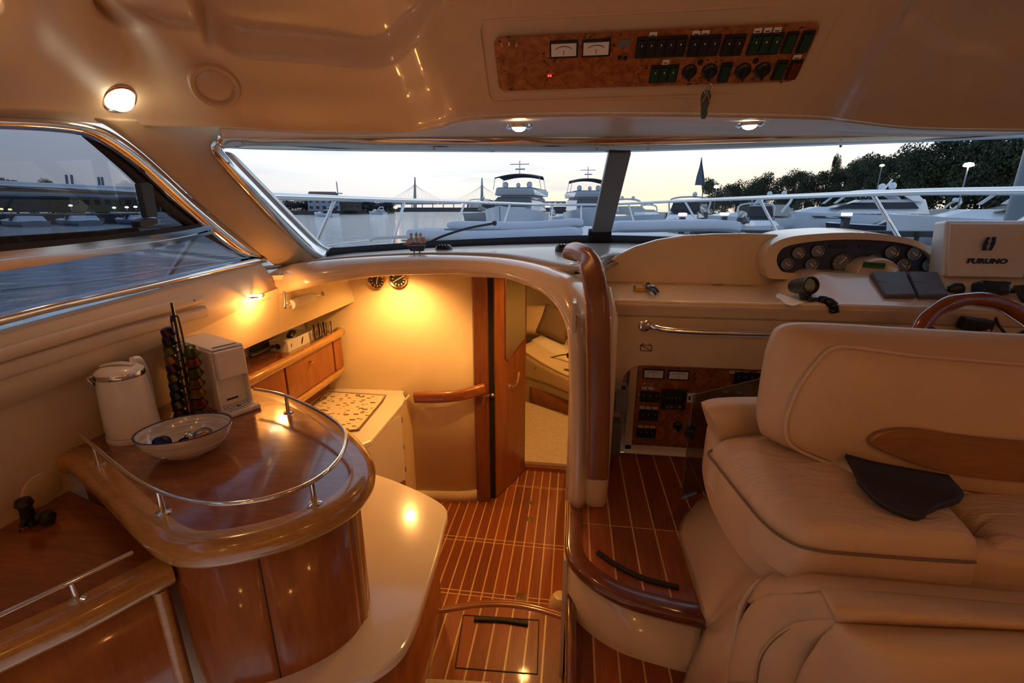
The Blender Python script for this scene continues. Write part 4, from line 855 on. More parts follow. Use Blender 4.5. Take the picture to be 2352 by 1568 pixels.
lathe('foot', [(0, 0), (.055, 0), (.055, .008), (.02, .012), (0, .012)], M['black'], loc=bq, parent=rk, k=20)
tube('foot_loop', [R(474, 965, z=Z_BAR + .005), R(470, 950, z=Z_BAR + .04), R(455, 940, z=Z_BAR + .04), R(448, 955, z=Z_BAR + .02)], .0035, M['black'], rk, k=6, n=12)
capc = {'dark purple': (.035, .012, .03), 'black': (.012, .012, .014), 'olive green': (.07, .075, .015), 'bronze': (.16, .08, .03), 'violet': (.05, .015, .05), 'deep blue': (.02, .03, .10), 'gold': (.20, .13, .03), 'copper red': (.16, .04, .012), 'silver': (.5, .5, .48)}
capm = {k: plain('capsule_' + k.replace(' ', '_'), c, .3, metal=.75) for k, c in capc.items()}
capmesh = {}
def capsule(colour, loc, rot, lb, group, s=1.0):
    pr = [(0, 0), (.018, 0), (.0185, .0015), (.0155, .003), (.0125, .020), (.0115, .024), (.006, .027), (0, .0275)]
    if colour not in capmesh:
        o = lathe('coffee_capsule', pr, capm[colour], loc=loc, k=18, rot=rot); capmesh[colour] = o.data; lid = lathe('foil_lid', [(0, -.0005), (.0165, -.0005), (.0165, .0003)], M['steel'], loc=loc, parent=None, k=18, capt=False)
        capmesh[colour + 'lid'] = lid.data; bpy.data.objects.remove(lid)
    else:
        o = bpy.data.objects.new('coffee_capsule', capmesh[colour]); COL.objects.link(o); o.location = loc; o.rotation_euler = rot
    o.scale = (s, s, s * (.8 if s == 1.4 else 1))
    l = bpy.data.objects.new('foil_lid', capmesh[colour + 'lid']); COL.objects.link(l); l.parent = o
    return tag(o, lb, 'capsule', group)
lc = ['dark purple', 'black', 'olive green', 'bronze', 'violet', 'olive green', 'deep blue', 'deep blue', 'olive green', 'violet']
ordn = ['topmost', 'second', 'third', 'fourth', 'fifth', 'sixth', 'seventh', 'eighth', 'ninth', 'lowest']
for i in range(10):
    y = 763 + i * 20.6; x = 389 + i * 3.0
    p = up_(x, y); capsule(lc[i], p + Vector((-.0, 0, -.012)), (math.radians(18), 0, -.9), '%s coffee capsule, %s of the rack column nearer the kettle' % (lc[i], ordn[i]), 'capsules in the rack', 1.4)
rc_ = ['olive green', 'copper red', 'olive green', 'bronze', 'gold', 'copper red', 'gold']
for i in range(7):
    y = 806 + i * 23.5; x = 434 + i * 3.6
    p = up_(x, y); capsule(rc_[i], p + Vector((0, .01, -.012)), (math.radians(18), 0, .6), '%s coffee capsule, %s of the rack column nearer the coffee machine' % (rc_[i], ordn[i] if i < 6 else 'lowest'), 'capsules in the rack', 1.4)
# bowl
bwc = R(436, 1040, z=Z_BAR); bwl = thing('ceramic_bowl', bwc, 'white oval ceramic bowl with dark rim holding coffee capsules', 'bowl')
def glaze():
    m, nt, b, L = nmat('banded_white_glaze'); mp = coords(nt, (6, 6, 90)); n1 = add(nt, 'ShaderNodeTexNoise', i_Scale=1.5, i_Detail=3.0); L(mp.outputs[0], n1.inputs['Vector'])
    r = ramp(nt, [(.4, (.52, .50, .45)), (.6, (.74, .71, .66))], 'LINEAR'); L(n1.outputs['Fac'], r.inputs[0]); L(r.outputs[0], b.inputs['Base Color']); b.inputs['Roughness'].default_value = .12; b.inputs['Coat Weight'].default_value = .6
    return m
M['glaze'] = glaze()
bprof = [(0, .010), (.045, .010), (.085, .026), (.110, .058), (.118, .082), (.122, .083), (.121, .078), (.113, .054), (.090, .020), (.055, .004), (.05, 0), (0, 0)]
rotb = math.radians(32)
bw = lathe('bowl_shell', bprof, M['glaze'], loc=bwc, parent=bwl, k=48, sy=.80, rot=(0, 0, rotb), capb=False, capt=False)
lathe('rim_line', [(.1175, .0820), (.1185, .0842), (.1218, .0842), (.1226, .0825)], M['navyink'], loc=bwc, parent=bwl, k=48, sy=.80, rot=(0, 0, rotb), capb=False, capt=False)
inb = [(-.035, -.045, .052, 'deep blue', (.9, .2, .3), 'dark iridescent capsule lying open in the ceramic bowl'), (-.015, -.062, .050, 'silver', (2.6, .1, 1.0), 'silver capsule nearest the front rim of the ceramic bowl'), (.005, -.012, .056, 'silver', (2.2, .3, 2.0), 'silver capsule leaning upright in the middle of the ceramic bowl'), (.045, .010, .060, 'silver', (2.0, -.5, .5), 'silver capsule nearest the coffee machine in the ceramic bowl'), (.055, -.02, .052, 'copper red', (1.2, .6, 2.2), 'copper red capsule in the ceramic bowl'), (.02, -.035, .046, 'black', (1.6, .2, 1.4), 'small black capsule between silver ones in the ceramic bowl'), (.03, .03, .046, 'gold', (1.4, 0, 1.0), 'gold capsule at the back of the ceramic bowl')]
for dx, dy, dz, colr, rt, lb in inb:
    capsule(colr, bwc + Vector((dx, dy, dz)), rt, lb, 'capsules in the ceramic bowl', 1.3)
# round cover and black tap on the port wall
cv = thing('wall_cover', R(95, 1130, x=-1.48), 'round cream cover on the wall beside the bar', 'cover')
lathe('disc', [(0, .008), (.034, .007), (.047, .004), (.05, 0)], M['vinyl'], loc=R(95, 1125, x=-1.49), parent=cv, k=28, rot=(0, math.pi / 2, 0), capb=False)
tpf = thing('black_tap', R(70, 1190, z=Z_SB), 'small black fitting with a tassel on the sideboard beside the wall cover', 'fitting')
lathe('stem', [(0, 0), (.018, 0), (.016, .02), (.014, .055), (.02, .065), (.016, .08), (0, .084)], M['black'], loc=R(72, 1205, z=Z_SB), parent=tpf, k=14)
lathe('knob', [(0, -.02), (.014, -.016), (.02, 0), (.014, .016), (0, .02)], M['black'], loc=R(108, 1188, z=Z_SB + .02), parent=tpf, k=12)
tube('arm', [R(78, 1190, z=Z_SB + .03), R(108, 1188, z=Z_SB + .02)], .009, M['black'], tpf, k=8)
tube('tassel', [R(62, 1190, z=Z_SB + .03), R(52, 1205, z=Z_SB + .015), R(52, 1218, z=Z_SB + .008)], .007, M['black'], tpf, k=8)
box('tassel_tip', R(56, 1216, z=Z_SB + .008), (.012, .012, .014), M['gold'], tpf)

# ================================================================== FORWARD CABIN
bd = thing('bed', (.1, 4.6, -.63), 'berth with beige mattress and wooden base seen through the cabin door', 'bed')
bA = [R(1190, 862, y=4.55), R(1250, 880, y=4.35), R(1312, 905, y=4.15), R(1370, 930, y=3.98)]
def low(P, z): return [Vector((p.x, p.y, z)) for p in P]
zt = bA[1].z + .13
def vz(P, dz): return [p + Vector((0, 0, dz)) for p in P]
bt = [R(1190, 800, y=4.55), R(1250, 838, y=4.35), R(1312, 868, y=4.15), R(1370, 890, y=3.98)]
bf = [p + Vector((.55, 1.0, .03)) for p in bt]
loft('mattress', [[p + Vector((0, .02, .0)) for p in bA], [p + Vector((0, -.02, 0)) for p in [a.lerp(b, .5) for a, b in zip(bA, bt)]], bt, [p + Vector((.06, .1, .012)) for p in bt], bf], M['linen'], bd, n=16, nr=16, solid=.01)
bB = [R(1190, 940, y=4.62), R(1250, 965, y=4.42), R(1312, 1000, y=4.22), R(1370, 1030, y=4.05)]
loft('base_front', [[p + Vector((0, .07, .0)) for p in bA], [p + Vector((0, .02, 0)) for p in bB]], M['linen'], bd, n=16, solid=.012)
loft('base_panel', [[R(1217, 888, y=4.40), R(1265, 905, y=4.26), R(1370, 945, y=3.98)], [R(1217, 948, y=4.40), R(1265, 968, y=4.26), R(1370, 1005, y=3.98)]], M['mahog'], bd, n=10, solid=.015)
sweep('base_plinth', cat_rom([R(1204, 945, y=4.45), R(1250, 968, y=4.28), R(1310, 998, y=4.10), R(1370, 1020, y=3.96)], 12), rrect(.05, .045, .015, 3), M['mahogx'], bd, up=(0, 0, 1))
loft('sheet', [[p + Vector((.12, .25, .022)) for p in bt], [p + Vector((.3, .6, .03)) for p in bt]], M['sheet'], bd, n=10, solid=.012)
def pillow(name, c, w, h, t, m, rot, lb, grp=None):
    N_ = 9; v = []; f = []
    for s in (1, -1):
        for i in range(N_):
            for j in range(N_):
                u, q = i / (N_ - 1) * 2 - 1, j / (N_ - 1) * 2 - 1
                k = max(0, (1 - u ** 4) * (1 - q ** 4)) ** .5; px = u * (1 - .10 * (1 - q * q) * u * u) ; qx = q * (1 - .10 * (1 - u * u) * q * q)
                v.append((px * w / 2, qx * h / 2, s * t / 2 * k))
    for s in range(2):
        for i in range(N_ - 1):
            for j in range(N_ - 1):
                a = s * N_ * N_ + i * N_ + j; f.append((a, a + 1, a + N_ + 1, a + N_))
    o = mk(name, v, f, m, loc=c, rot=rot, smooth=True, sub=1); return tag(o, lb, 'pillow', grp)
pillow('pillow', R(1275, 742, y=5.0), .42, .40, .14, M['taupe'], (1.15, .22, -.35), 'taupe scatter pillow on the berth seen through the doorway')
pillow('pillow', R(1218, 735, y=5.12), .50, .42, .16, M['linen'], (1.2, 0, -.2), 'large beige pillow against the cabin wall behind the taupe one')
pillow('pillow', R(1330, 715, y=5.3), .6, .45, .16, M['linen'], (1.2, 0, -.5), 'beige pillow to the right of the taupe one on the berth')
th_ = thing('throw_fringe', R(1250, 820, y=4.6), 'dark fringe of a throw lying across the berth', 'throw')
tube('fringe', [R(1228, 848, y=4.36), R(1238, 830, y=4.45), R(1262, 822, y=4.52), R(1290, 815, y=4.5), R(1318, 812, y=4.45)], .008, M['taupe'], th_, k=6, n=16)
cd = thing('dark_sphere', R(1307, 816, y=4.3), 'small shiny dark red ball on the berth at the doorway edge', 'ball')
lathe('ball', [(0, -.03), (.02, -.022), (.03, 0), (.02, .022), (0, .03)], plain('dark_red_gloss', (.05, .004, .004), .1), loc=R(1307, 816, y=4.28), parent=cd, k=16)

# ================================================================== HELM CONSOLE
def xz(name, pts, y, t, m, parent=None, bevel=0):
    """slab from an x-z outline, near face at y, thickness t going forward"""
    n = len(pts); v = [(x, y, z) for x, z in pts] + [(x, y + t, z) for x, z in pts]
    return mk(name, v, [tuple(range(n)), tuple(range(2 * n - 1, n - 1, -1))] + [(i, (i + 1) % n, n + (i + 1) % n, n + i) for i in range(n)], m, parent, bevel=bevel)
YF = 1.95
arc = [(.238 + .09 * (1 - math.cos(a)), .57 + .09 * math.sin(a)) for a in [math.radians(i * 15) for i in range(7)]]
wf = struct(xz('wall_helm', [(.17, .20), (.238, .20)] + arc + [(1.94, .668), (1.94, .93), (.17, .93)], YF, .012, M['gel'], bevel=.004), 'cream front of the helm console')
op = [(.238, .20)] + arc + [(1.1, .664)]
loft('recess_lining', [[Vector((x, YF + .008, z)) for x, z in op], [Vector((x - (.0 if i else 0), YF + .055, z)) for i, (x, z) in enumerate(op)]], M['foam'], wf, straight=True, smooth=False, solid=.008)
box('recess_back', (.75, YF + .085, .44), (1.15, .02, .5), M['foam'], wf)
# rounded lip and shelf
hc = thing('helm_console', (1.0, 2.1, .22), 'cream glossy helm console with shelf, lid seams and curved fascia', 'console')
lip = [Vector((.165, YF, .93)), Vector((.5, YF - .004, .93)), Vector((.93, YF - .01, .93)), Vector((1.0, YF - .03, .93)), Vector((1.4, YF - .04, .925)), Vector((1.94, YF - .04, .925))]
sl = lambda x: 0.0 if x < .95 else min(1, (x - .95) / .12)
def topz(x, y): return .95 + sl(x) * max(0, min(1, (y - 1.93) / .24)) * .092
gx = [.165, .4, .7, .92, 1.0, 1.08, 1.2, 1.5, 1.94]; gy = [1.93, 1.95, 2.0, 2.08, 2.17, 2.2, 2.3, 2.42]
rows_ = [[p + Vector((0, .0, -.05)) for p in [Vector((x, YF + .002, .93)) for x in gx]], [Vector((x, YF - .012, .925)) for x in gx], [Vector((x, YF - .012, .94)) for x in gx]] + [[Vector((x, y + .01, topz(x, y))) for x in gx] for y in gy]
loft('top', rows_, M['gel'], hc, n=50, nr=40, solid=.008)
# lid seams on the shelf
for a, b in (((1415, 661), (1458, 691)), ((1458, 691), (1838, 704)), ((1525, 668), (1563, 690)), ((1778, 665), (1853, 703))):
    pa, pb = R(*a, z=.9525), R(*b, z=.9525); pa.y = min(max(pa.y, 1.945), 2.39); pb.y = min(max(pb.y, 1.945), 2.39)
    tube('lid_seam', [pa, pb], .0018, M['leather_seam'], hc, k=5)
plate('finger_slot', [R(1636, 651, z=.954), R(1660, 651, z=.954), R(1660, 655, z=.954), R(1636, 655, z=.954)], .002, plain('olive_slot', (.12, .11, .04), .6), hc)
# fascia: upstanding curved board, then hood over the gauges
fo = [(1386, 690), (1388, 640), (1392, 606), (1420, 585), (1460, 566), (1510, 551), (1570, 541), (1640, 537), (1720, 536), (1790, 538), (1800, 640)]
fp = [R(a, b, y=2.40) for a, b in fo]
xz('fascia', [(p.x, p.z) for p in fp[1:-1]] + [(1.05, .95), (.18, .95)], 2.40, .05, M['gel'], hc, bevel=.010)
# gauge pod
pod_o = [(1757, 605), (1760, 580), (1778, 558), (1820, 543), (1890, 536), (1960, 534), (2030, 538), (2090, 548), (2135, 566), (2156, 590), (2162, 618), (2160, 640), (2060, 641), (1960, 641), (1860, 641), (1772, 640), (1760, 625)]
pod_i = [(1784, 600), (1788, 582), (1802, 568), (1835, 559), (1895, 552), (1960, 550), (2030, 553), (2085, 561), (2124, 576), (2144, 596), (2149, 614), (2141, 628), (2060, 630), (1960, 629), (1870, 628), (1806, 626), (1790, 616)]
po = [R(a, b, y=2.30) for a, b in pod_o]; pi = [R(a, b, y=2.30) for a, b in pod_i]; pb_ = [p + Vector((0, .08, 0)) for p in pi]
N_ = 72
G0 = cat_rom([p + Vector((0, .25, .012)) for p in po], N_, True); G1 = cat_rom(po, N_, True); G2 = cat_rom(pi, N_, True); G3 = cat_rom([p + Vector((0, .035, 0)) for p in pi], N_, True)
vv = G0 + G1 + G2 + G3; ff = [(j * N_ + i, j * N_ + (i + 1) % N_, (j + 1) * N_ + (i + 1) % N_, (j + 1) * N_ + i) for j in range(3) for i in range(N_)]
mk('gauge_hood', vv, ff, M['gel'], hc, smooth=True, angle=60)
gp = thing('gauge_panel', R(1965, 600, y=2.32), 'navy instrument panel with round gauges under the helm hood', 'instrument panel')
mk('panel_board', [p for p in G3] + [p + Vector((0, .012, 0)) for p in G3], [tuple(range(N_)), tuple(range(2 * N_ - 1, N_ - 1, -1))] + [(i, (i + 1) % N_, N_ + (i + 1) % N_, N_ + i) for i in range(N_)], M['bluegauge'], gp)
gface = plain('sheen_tinted_gauge_face', (.17, .19, .22), .15, coat=.6); gring = plain('dark_steel_bezel', (.25, .26, .28), .3, metal=1.0)  # face lightened grey-blue: the glass reflection is put into its colour
def gauge(px, py, r, ang):
    r *= .9; c = R(px, py, y=2.332); g = lathe('gauge', [(r * .80, .004), (r * .86, .010), (r * .95, .011), (r, .006), (r, 0), (0, 0)], gring, loc=c, parent=gp, k=24, rot=(math.pi / 2, 0, 0), capb=False)
    lathe('gauge_face', [(0, .003), (r * .85, .003), (r * .85, .001)], gface, loc=c, parent=g, k=24, rot=(math.pi / 2, 0, 0), capb=False, capt=False)
    box('needle', c + Vector((math.sin(ang) * r * .25, -.0045, math.cos(ang) * r * .25)), (.0035, .001, r * .9), M['label'], g, rot=(0, ang, 0))
    for k in range(-3, 4):
        a = k * .62; box('tick', c + Vector((math.sin(a) * r * .68, -.004, math.cos(a) * r * .68)), (.0025, .001, r * .16), M['label'], g, rot=(0, a, 0))
for px, py, r, a in ((1832, 580, .033, 2.2), (1876, 576, .033, 2.2), (1806, 605, .033, 2.2), (1862, 606, .033, 2.4), (1931, 602, .047, .7), (2002, 602, .047, .7), (2046, 578, .034, 2.2), (2097, 581, .034, 2.2), (2072, 607, .034, 2.3), (2131, 607, .034, 2.2)):
    gauge(px, py, r, a)
for px in (1926, 1994): box('slot', R(px, 566, y=2.331), (.075, .004, .012), M['black'], gp)
# compass hump with the maker's plate
cph = thing('compass_cover', R(1996, 620, y=2.24), 'cream rounded compass cover with green AZIMUTH plate', 'compass')
cc_ = R(2004, 626, y=2.26); cc_.z = 1.035
cw = .088
loft('cover', [[cc_ + Vector((cw * math.cos(a) * sx_, dy, .076 * math.sin(a) * sz_)) for a in [math.pi * (1 - i / 12) for i in range(13)]] for dy, sx_, sz_ in ((.09, .9, .95), (0, 1.0, 1.0), (-.03, 1.0, .97), (-.045, .94, .88))], M['gel'], cph, n=30, nr=10, solid=.006)
mk('cover_face', [cc_ + Vector((cw * .94 * math.cos(a), -.045, .076 * .88 * math.sin(a))) for a in [math.pi * i / 20 for i in range(21)]], [tuple(range(21))], M['gel'], cph, solid=.004)
grn = plain('green_name_plate', (.03, .16, .02), .4); yel = plain('dark_lettering', (.01, .03, .01), .5)
pc = R(2007, 609, y=2.205); box('name_plate', pc, (.092, .003, .026), grn, cph, rot=(0, .06, 0), bevel=.001)
writing('lettering', 'AZIMUTH', .021, yel, pc + Vector((0, -.003, 0)), (math.pi / 2, .06, 0), cph)
# flap beside the compass
plate('flap', [R(2040, 608, y=2.22), R(2062, 618, y=2.18), R(2056, 628, y=2.17), R(2032, 622, y=2.22)], .006, M['white'], cph)
# grey covered displays
for px0, px1, px2, px3, lb in ((1995, 2076, 2102, 2028, 'left of two grey display covers on the helm console'), (2079, 2150, 2176, 2105, 'right of two grey display covers, next to the white plotter')):
    q = [R(px0, 632, y=2.17), R(px1, 632, y=2.17), R(px2, 688, y=1.99), R(px3, 690, y=1.99)]
    nq = (q[1] - q[0]).cross(q[3] - q[0]).normalized(); nq = nq if nq.z > 0 else -nq
    t = thing('display_cover', (q[0] + q[2]) / 2, lb, 'cover', 'grey display covers')
    ctr = (q[0] + q[1] + q[2] + q[3]) / 4; qq = [p + (p - ctr) * .02 - nq * .01 for p in q]; qt = [ctr + (p - ctr) * .94 + nq * .022 for p in q]
    mk('shell', [p for p in qq] + [p for p in qt], [(0, 1, 2, 3), (4, 5, 6, 7), (0, 1, 5, 4), (1, 2, 6, 5), (2, 3, 7, 6), (3, 0, 4, 7)], M['grey'], t, bevel=.006)
    eu = (q[1] - q[0]).normalized(); ev = nq.cross(eu)
    mt_ = Matrix((eu, ev, nq)).transposed().to_euler()
    writing('lettering', 'Raymarine', .022, M['greybox'], ctr + nq * .0225 + ev * .01, mt_, t)
# plotter with white cover
fu = thing('chart_plotter', R(2260, 640, y=2.15), 'white covered chart plotter with navy FURUNO lettering', 'plotter')
YP = 2.15; c0 = R(2165, 637, y=YP); c1 = R(2177, 506, y=YP); xr = 1.865
zc = (c0.z + c1.z) / 2
mk('case', [Vector((x, y, z)) for x, y, z in ((c0.x + .004, YP + .01, c0.z), (xr, YP + .01, c0.z), (xr, YP + .03, c1.z), (c1.x + .015, YP + .03, c1.z), (c0.x + .02, YP + .12, c0.z), (xr, YP + .12, c0.z), (xr, YP + .12, c1.z - .01), (c1.x + .03, YP + .12, c1.z - .01))], [(0, 1, 2, 3), (7, 6, 5, 4), (0, 4, 5, 1), (1, 5, 6, 2), (2, 6, 7, 3), (3, 7, 4, 0)], M['boatw'], fu, bevel=.012, bseg=3)
cvr = [Vector((c0.x + .014, YP + .004, c0.z + .004)), Vector((xr - .01, YP + .004, c0.z + .004)), Vector((xr - .01, YP + .022, c1.z - .012)), Vector((c1.x + .025, YP + .022, c1.z - .012))]
plate('sun_cover', cvr, .016, plain('warm_white_cover', (.72, .66, .58), .5), fu, bevel=.006)
tlt = math.pi / 2 + .06
lg = R(2272, 560, y=YP - .006)
mk('emblem', [lg + Vector((x * .85, .0, z * .95)) for x, z in ((-.022, -.028), (-.026, 0), (-.018, .028), (-.006, .03), (-.004, .022), (-.009, .012), (-.004, .003), (-.008, -.01), (-.004, -.022), (-.004, -.028))], [tuple(range(10))], M['navyink'], fu, solid=.001)
mk('emblem', [lg + Vector((x * .85, .0, z * .95)) for x, z in ((.022, .03), (.026, 0), (.018, -.028), (.004, -.028), (.004, -.022), (.008, -.01), (.004, .003), (.009, .012), (.004, .022), (.006, .03))], [tuple(range(10))], M['navyink'], fu, solid=.001)
writing('lettering', 'FURUNO', .028, M['navyink'], R(2268, 600, y=YP - .005), (tlt, 0, 0), fu, sx=1.3, ext=.0008, bold=.0012)
# hand lamp on the console
hl = thing('spot_lamp', R(1850, 690, z=.955), 'black swivel spot lamp on the helm console edge', 'lamp')
b = R(1852, 684, y=2.02); ctr = R(1843, 656, y=2.02)
axv = (R(1868, 652, y=1.97) - R(1825, 654, y=2.07)).normalized(); qrot = Vector((0, 0, 1)).rotation_difference(axv).to_euler()
lathe('barrel', [(0, -.055), (.028, -.05), (.032, -.03), (.033, .03), (.036, .035), (.036, .05), (.030, .052), (.028, .04), (0, .036)], M['black'], loc=ctr, parent=hl, k=24, rot=qrot)
lathe('lens', [(0, .045), (.029, .043), (.029, .040)], plain('amber_reflector', (.30, .16, .04), .12, metal=.8), loc=ctr, parent=hl, k=20, rot=qrot, capt=False)
lathe('knuckle', [(0, -.02), (.02, -.015), (.024, 0), (.02, .015), (0, .02)], M['black'], loc=ctr.lerp(b, .75), parent=hl, k=14)
lathe('base', [(0, 0), (.022, 0), (.018, .02), (.012, .06), (0, .062)], M['black'], loc=Vector((b.x, b.y, .955)), parent=hl, k=14)
cbl = [R(1858, 688, z=.965), R(1880, 688, z=.965), R(1900, 692, y=1.95), R(1915, 702, y=1.92), R(1917, 716, y=1.92)]
cpts = cat_rom(cbl, 60); sweep('coiled_cable', cpts, circ(.016, 10), M['black'], hl, scale=[(.5 if i < 15 else 1.0) * (1.0 + .18 * math.sin(i * 1.9)) for i in range(61)])
# torn paper
tag(mk('torn_paper', [R(a, b, z=.955) for a, b in ((1782, 677), (1792, 671), (1847, 695), (1822, 702), (1805, 698), (1790, 686), (1783, 683))], [tuple(range(7))], M['paper'], solid=.001), 'torn white paper lying beside the spot lamp', 'paper')
# keys with float
ky = thing('key_bunch', R(1485, 662, z=.955), 'bunch of keys with a yellow and grey fob on the helm shelf', 'keys')
box('fob', R(1470, 664, z=.965), (.045, .022, .022), plain('yellow_fob', (.50, .28, .04), .5), ky, rot=(0, 0, .1), bevel=.004)
box('fob_end', R(1459, 661, z=.968), (.012, .024, .026), M['greybox'], ky, rot=(0, 0, .1), bevel=.003); box('fob_end', R(1480, 661, z=.968), (.010, .024, .026), M['greybox'], ky, rot=(0, 0, .1), bevel=.003)
for k, (a, b_) in enumerate(((1488, 650), (1496, 655), (1503, 660), (1498, 666))):
    tube('key', [R(1484, 660, z=.965), R(a, b_, z=.975), R(a + 9, b_ + 10, z=.960)], .006, M['black'] if k != 1 else M['steel'], ky, k=6, n=8)
# black vents and model ship on the dashboard
for px, py, yy, lb in ((1020, 578, 2.45, 'black round swivel vent beside the model ship on the dashboard'), (1296, 577, 2.45, 'black round swivel vent near the top of the wooden handrail')):
    c = R(px, py, y=yy); o = thing('air_vent', c, lb, 'vent', 'dashboard vents')
    lathe('shroud', [(0, .0), (.048, 0), (.05, .006), (.047, .03), (.036, .044), (.0, .047)], M['black'], loc=c + Vector((0, 0, -.008)), parent=o, k=22)
    for k in range(4): box('fin', c + Vector((-.024 + .016 * k, -.03, .03)), (.004, .03, .03), M['blackrub'], o, rot=(-.5, 0, 0))
shp = R(955, 585, y=2.2); sh = thing('model_ship', shp, 'small wooden model sailing ship with striped sails on the dashboard', 'model ship')
S_ = .00215
def sp(dx, dy, d=0.0): return shp + Vector((dx * S_, d, -dy * S_))
mk('hull', [sp(-22, -20), sp(22, -22), sp(17, -8), sp(-12, -8), sp(-24, -20, .03), sp(22, -22, .03), sp(17, -8, .022), sp(-12, -8, .022)], [(0, 1, 2, 3), (4, 5, 6, 7), (0, 1, 5, 4), (1, 2, 6, 5), (2, 3, 7, 6), (3, 0, 4, 7)], plain('navy_hull', (.03, .05, .11), .5), sh, bevel=.003)
box('stand', sp(0, -1, .015), (.045, .03, .006), M['mahogx'], sh)
for dx in (-6, 7): tube('stand_leg', [sp(dx, -2, .015), sp(dx, -10, .015)], .003, M['black'], sh, k=6)
stripe = plain('striped_sail', (.55, .45, .42), .8)
for i, dx in enumerate((-10, 2, 12)):
    tube('mast', [sp(dx, -20, .015), sp(dx, -52 + 3 * abs(i - 1), .015)], .0018, M['mahogx'], sh, k=6)
    for j in range(3):
        w = 8 - j; y0 = -26 - j * 8
        loft('sail', [[sp(dx - w * .6, y0, .010), sp(dx, y0, -.002), sp(dx + w * .6, y0, .010)], [sp(dx - w * .55, y0 - 6, .012), sp(dx, y0 - 6, .004), sp(dx + w * .55, y0 - 6, .012)]], stripe, sh, n=6, solid=.001)
mk('jib', [sp(-32, -21, .015), sp(-14, -38, .015), sp(-13, -24, .015)], [(0, 1, 2)], stripe, sh, solid=.001); mk('spanker', [sp(14, -25, .015), sp(24, -27, .015), sp(21, -40, .015), sp(14, -38, .015)], [(0, 1, 2, 3)], stripe, sh, solid=.001)
# chrome grab rail on the console front
gbr = thing('grab_rail', R(1640, 760, y=1.90), 'chrome grab rail across the front of the helm console', 'grab rail')
lathe('flange', [(0, 0), (.028, 0), (.026, .006), (.016, .01), (0, .01)], M['chrome'], loc=R(1480, 747, y=YF - .001), parent=gbr, k=20, rot=(math.pi / 2, 0, 0))
gpth = [R(1480, 747, y=YF - .01), R(1492, 748, y=YF - .045), R(1530, 757, y=YF - .055), R(1600, 762, y=YF - .055), R(1700, 765, y=YF - .055), R(1810, 768, y=YF - .055), R(1950, 771, y=YF - .055), R(1990, 772, y=YF - .01)]
tube('bar', gpth, .0145, M['chrome'], gbr, k=14, n=50)
# battery symbol drawn on the console
def line(pts, w=.0016):
    for a, b in zip(pts, pts[1:]): tube('battery_symbol', [R(*a, y=YF - .0006), R(*b, y=YF - .0006)], w, M['ink'], wf, k=4)
line([(1471, 792), (1497, 793), (1497, 806), (1471, 805), (1471, 792)]); line([(1471, 792), (1497, 806)]); line([(1475, 792), (1475, 789), (1479, 789)]); line([(1490, 790), (1495, 790)])
# fairing between post and console front
struct(loft('wall_fairing', [[Vector((.10, 1.66, 1.0)), Vector((.15, 1.80, .985)), Vector((.172, 1.95, .955))], [Vector((.10, 1.64, .95)), Vector((.16, 1.80, .94)), Vector((.185, 1.955, .92))], [Vector((.10, 1.63, .6)), Vector((.16, 1.80, .6)), Vector((.185, 1.955, .6))], [Vector((.10, 1.62, .2)), Vector((.16, 1.80, .2)), Vector((.185, 1.955, .2))]], M['gel'], n=12, nr=16, solid=.01), 'cream fairing between the companionway post and the helm console')
# two slate grey boxes on the fairing
g1 = thing('switch_box', R(1424, 910, y=1.84), 'slate grey box with a lid mounted beside the electrical panel', 'box')
box('case', R(1426, 915, y=1.84), (.055, .07, .105), M['greybox'], g1, bevel=.005); box('lid', R(1424, 886, y=1.84) + Vector((0, -.003, -.004)), (.058, .075, .018), M['greybox'], g1, bevel=.003); box('notch', R(1433, 889, y=1.80), (.018, .02, .014), M['black'], g1)
g2 = thing('switch_box', R(1412, 1010, y=1.84), 'lower slate grey tapered box near the helm floor by the post', 'box')
box('case', R(1412, 1005, y=1.86), (.05, .07, .155), M['greybox'], g2, bevel=.012); box('lip', R(1412, 968, y=1.85), (.054, .074, .012), M['greybox'], g2, bevel=.003)

# ---------------- electrical panels
def panel_tools(origin_fn, mat3, root):
    e = mat3.to_euler(); n = mat3.col[2]
    def pb(name, px, py, w, h, t, m, par=None, off=0.0, bevel=0.0):
        c = origin_fn(px, py) + n * (off + t / 2); return box(name, c, (w, h, t), m, par or root, rot=e, bevel=bevel)
    return pb, e, n
green = plain('green_rocker', (.006, .045, .022), .35); redr = plain('red_rocker', (.12, .015, .008), .35)
swm = {}
def switch_row(pb, fn, e, n, px, py, cnt, cell, h, root, m=None, legend=True, ux=Vector((1, 0, 0))):
    c0 = fn(px, py)
    bz = box('switch_frame', c0 + n * .004, (cell * cnt + .004, h, .008), M['black'], root, rot=e, bevel=.0015)
    for i in range(cnt):
        c = c0 + ux * ((i - (cnt - 1) / 2) * cell) + n * .0095
        key = (round(h, 3), id(m), round(cell, 4))
        if key not in swm:
            o = box('rocker', c, (cell * .82, h * .78, .007), m or M['black'], bz, rot=e, bevel=.002); swm[key] = o.data
        else:
            o = bpy.data.objects.new('rocker', swm[key]); COL.objects.link(o); o.location = c; o.rotation_euler = e; md = o.modifiers.new('b', 'BEVEL'); md.width = .002; md.segments = 2; adopt(o, bz)
        if legend:
            uy_ = e.to_matrix().col[1]
            box('legend', c + n * .0036 + uy_ * h * .17, (.0025, .005, .0006), M['label'], bz, rot=e)
def tape(pb, px, py, w, h, root):
    t = pb('label_tape', px, py, w, h, .0008, M['label'], root, .0005)
    pb('print', px, py, w * .6, h * .14, .0004, M['ink'], t, .0013)
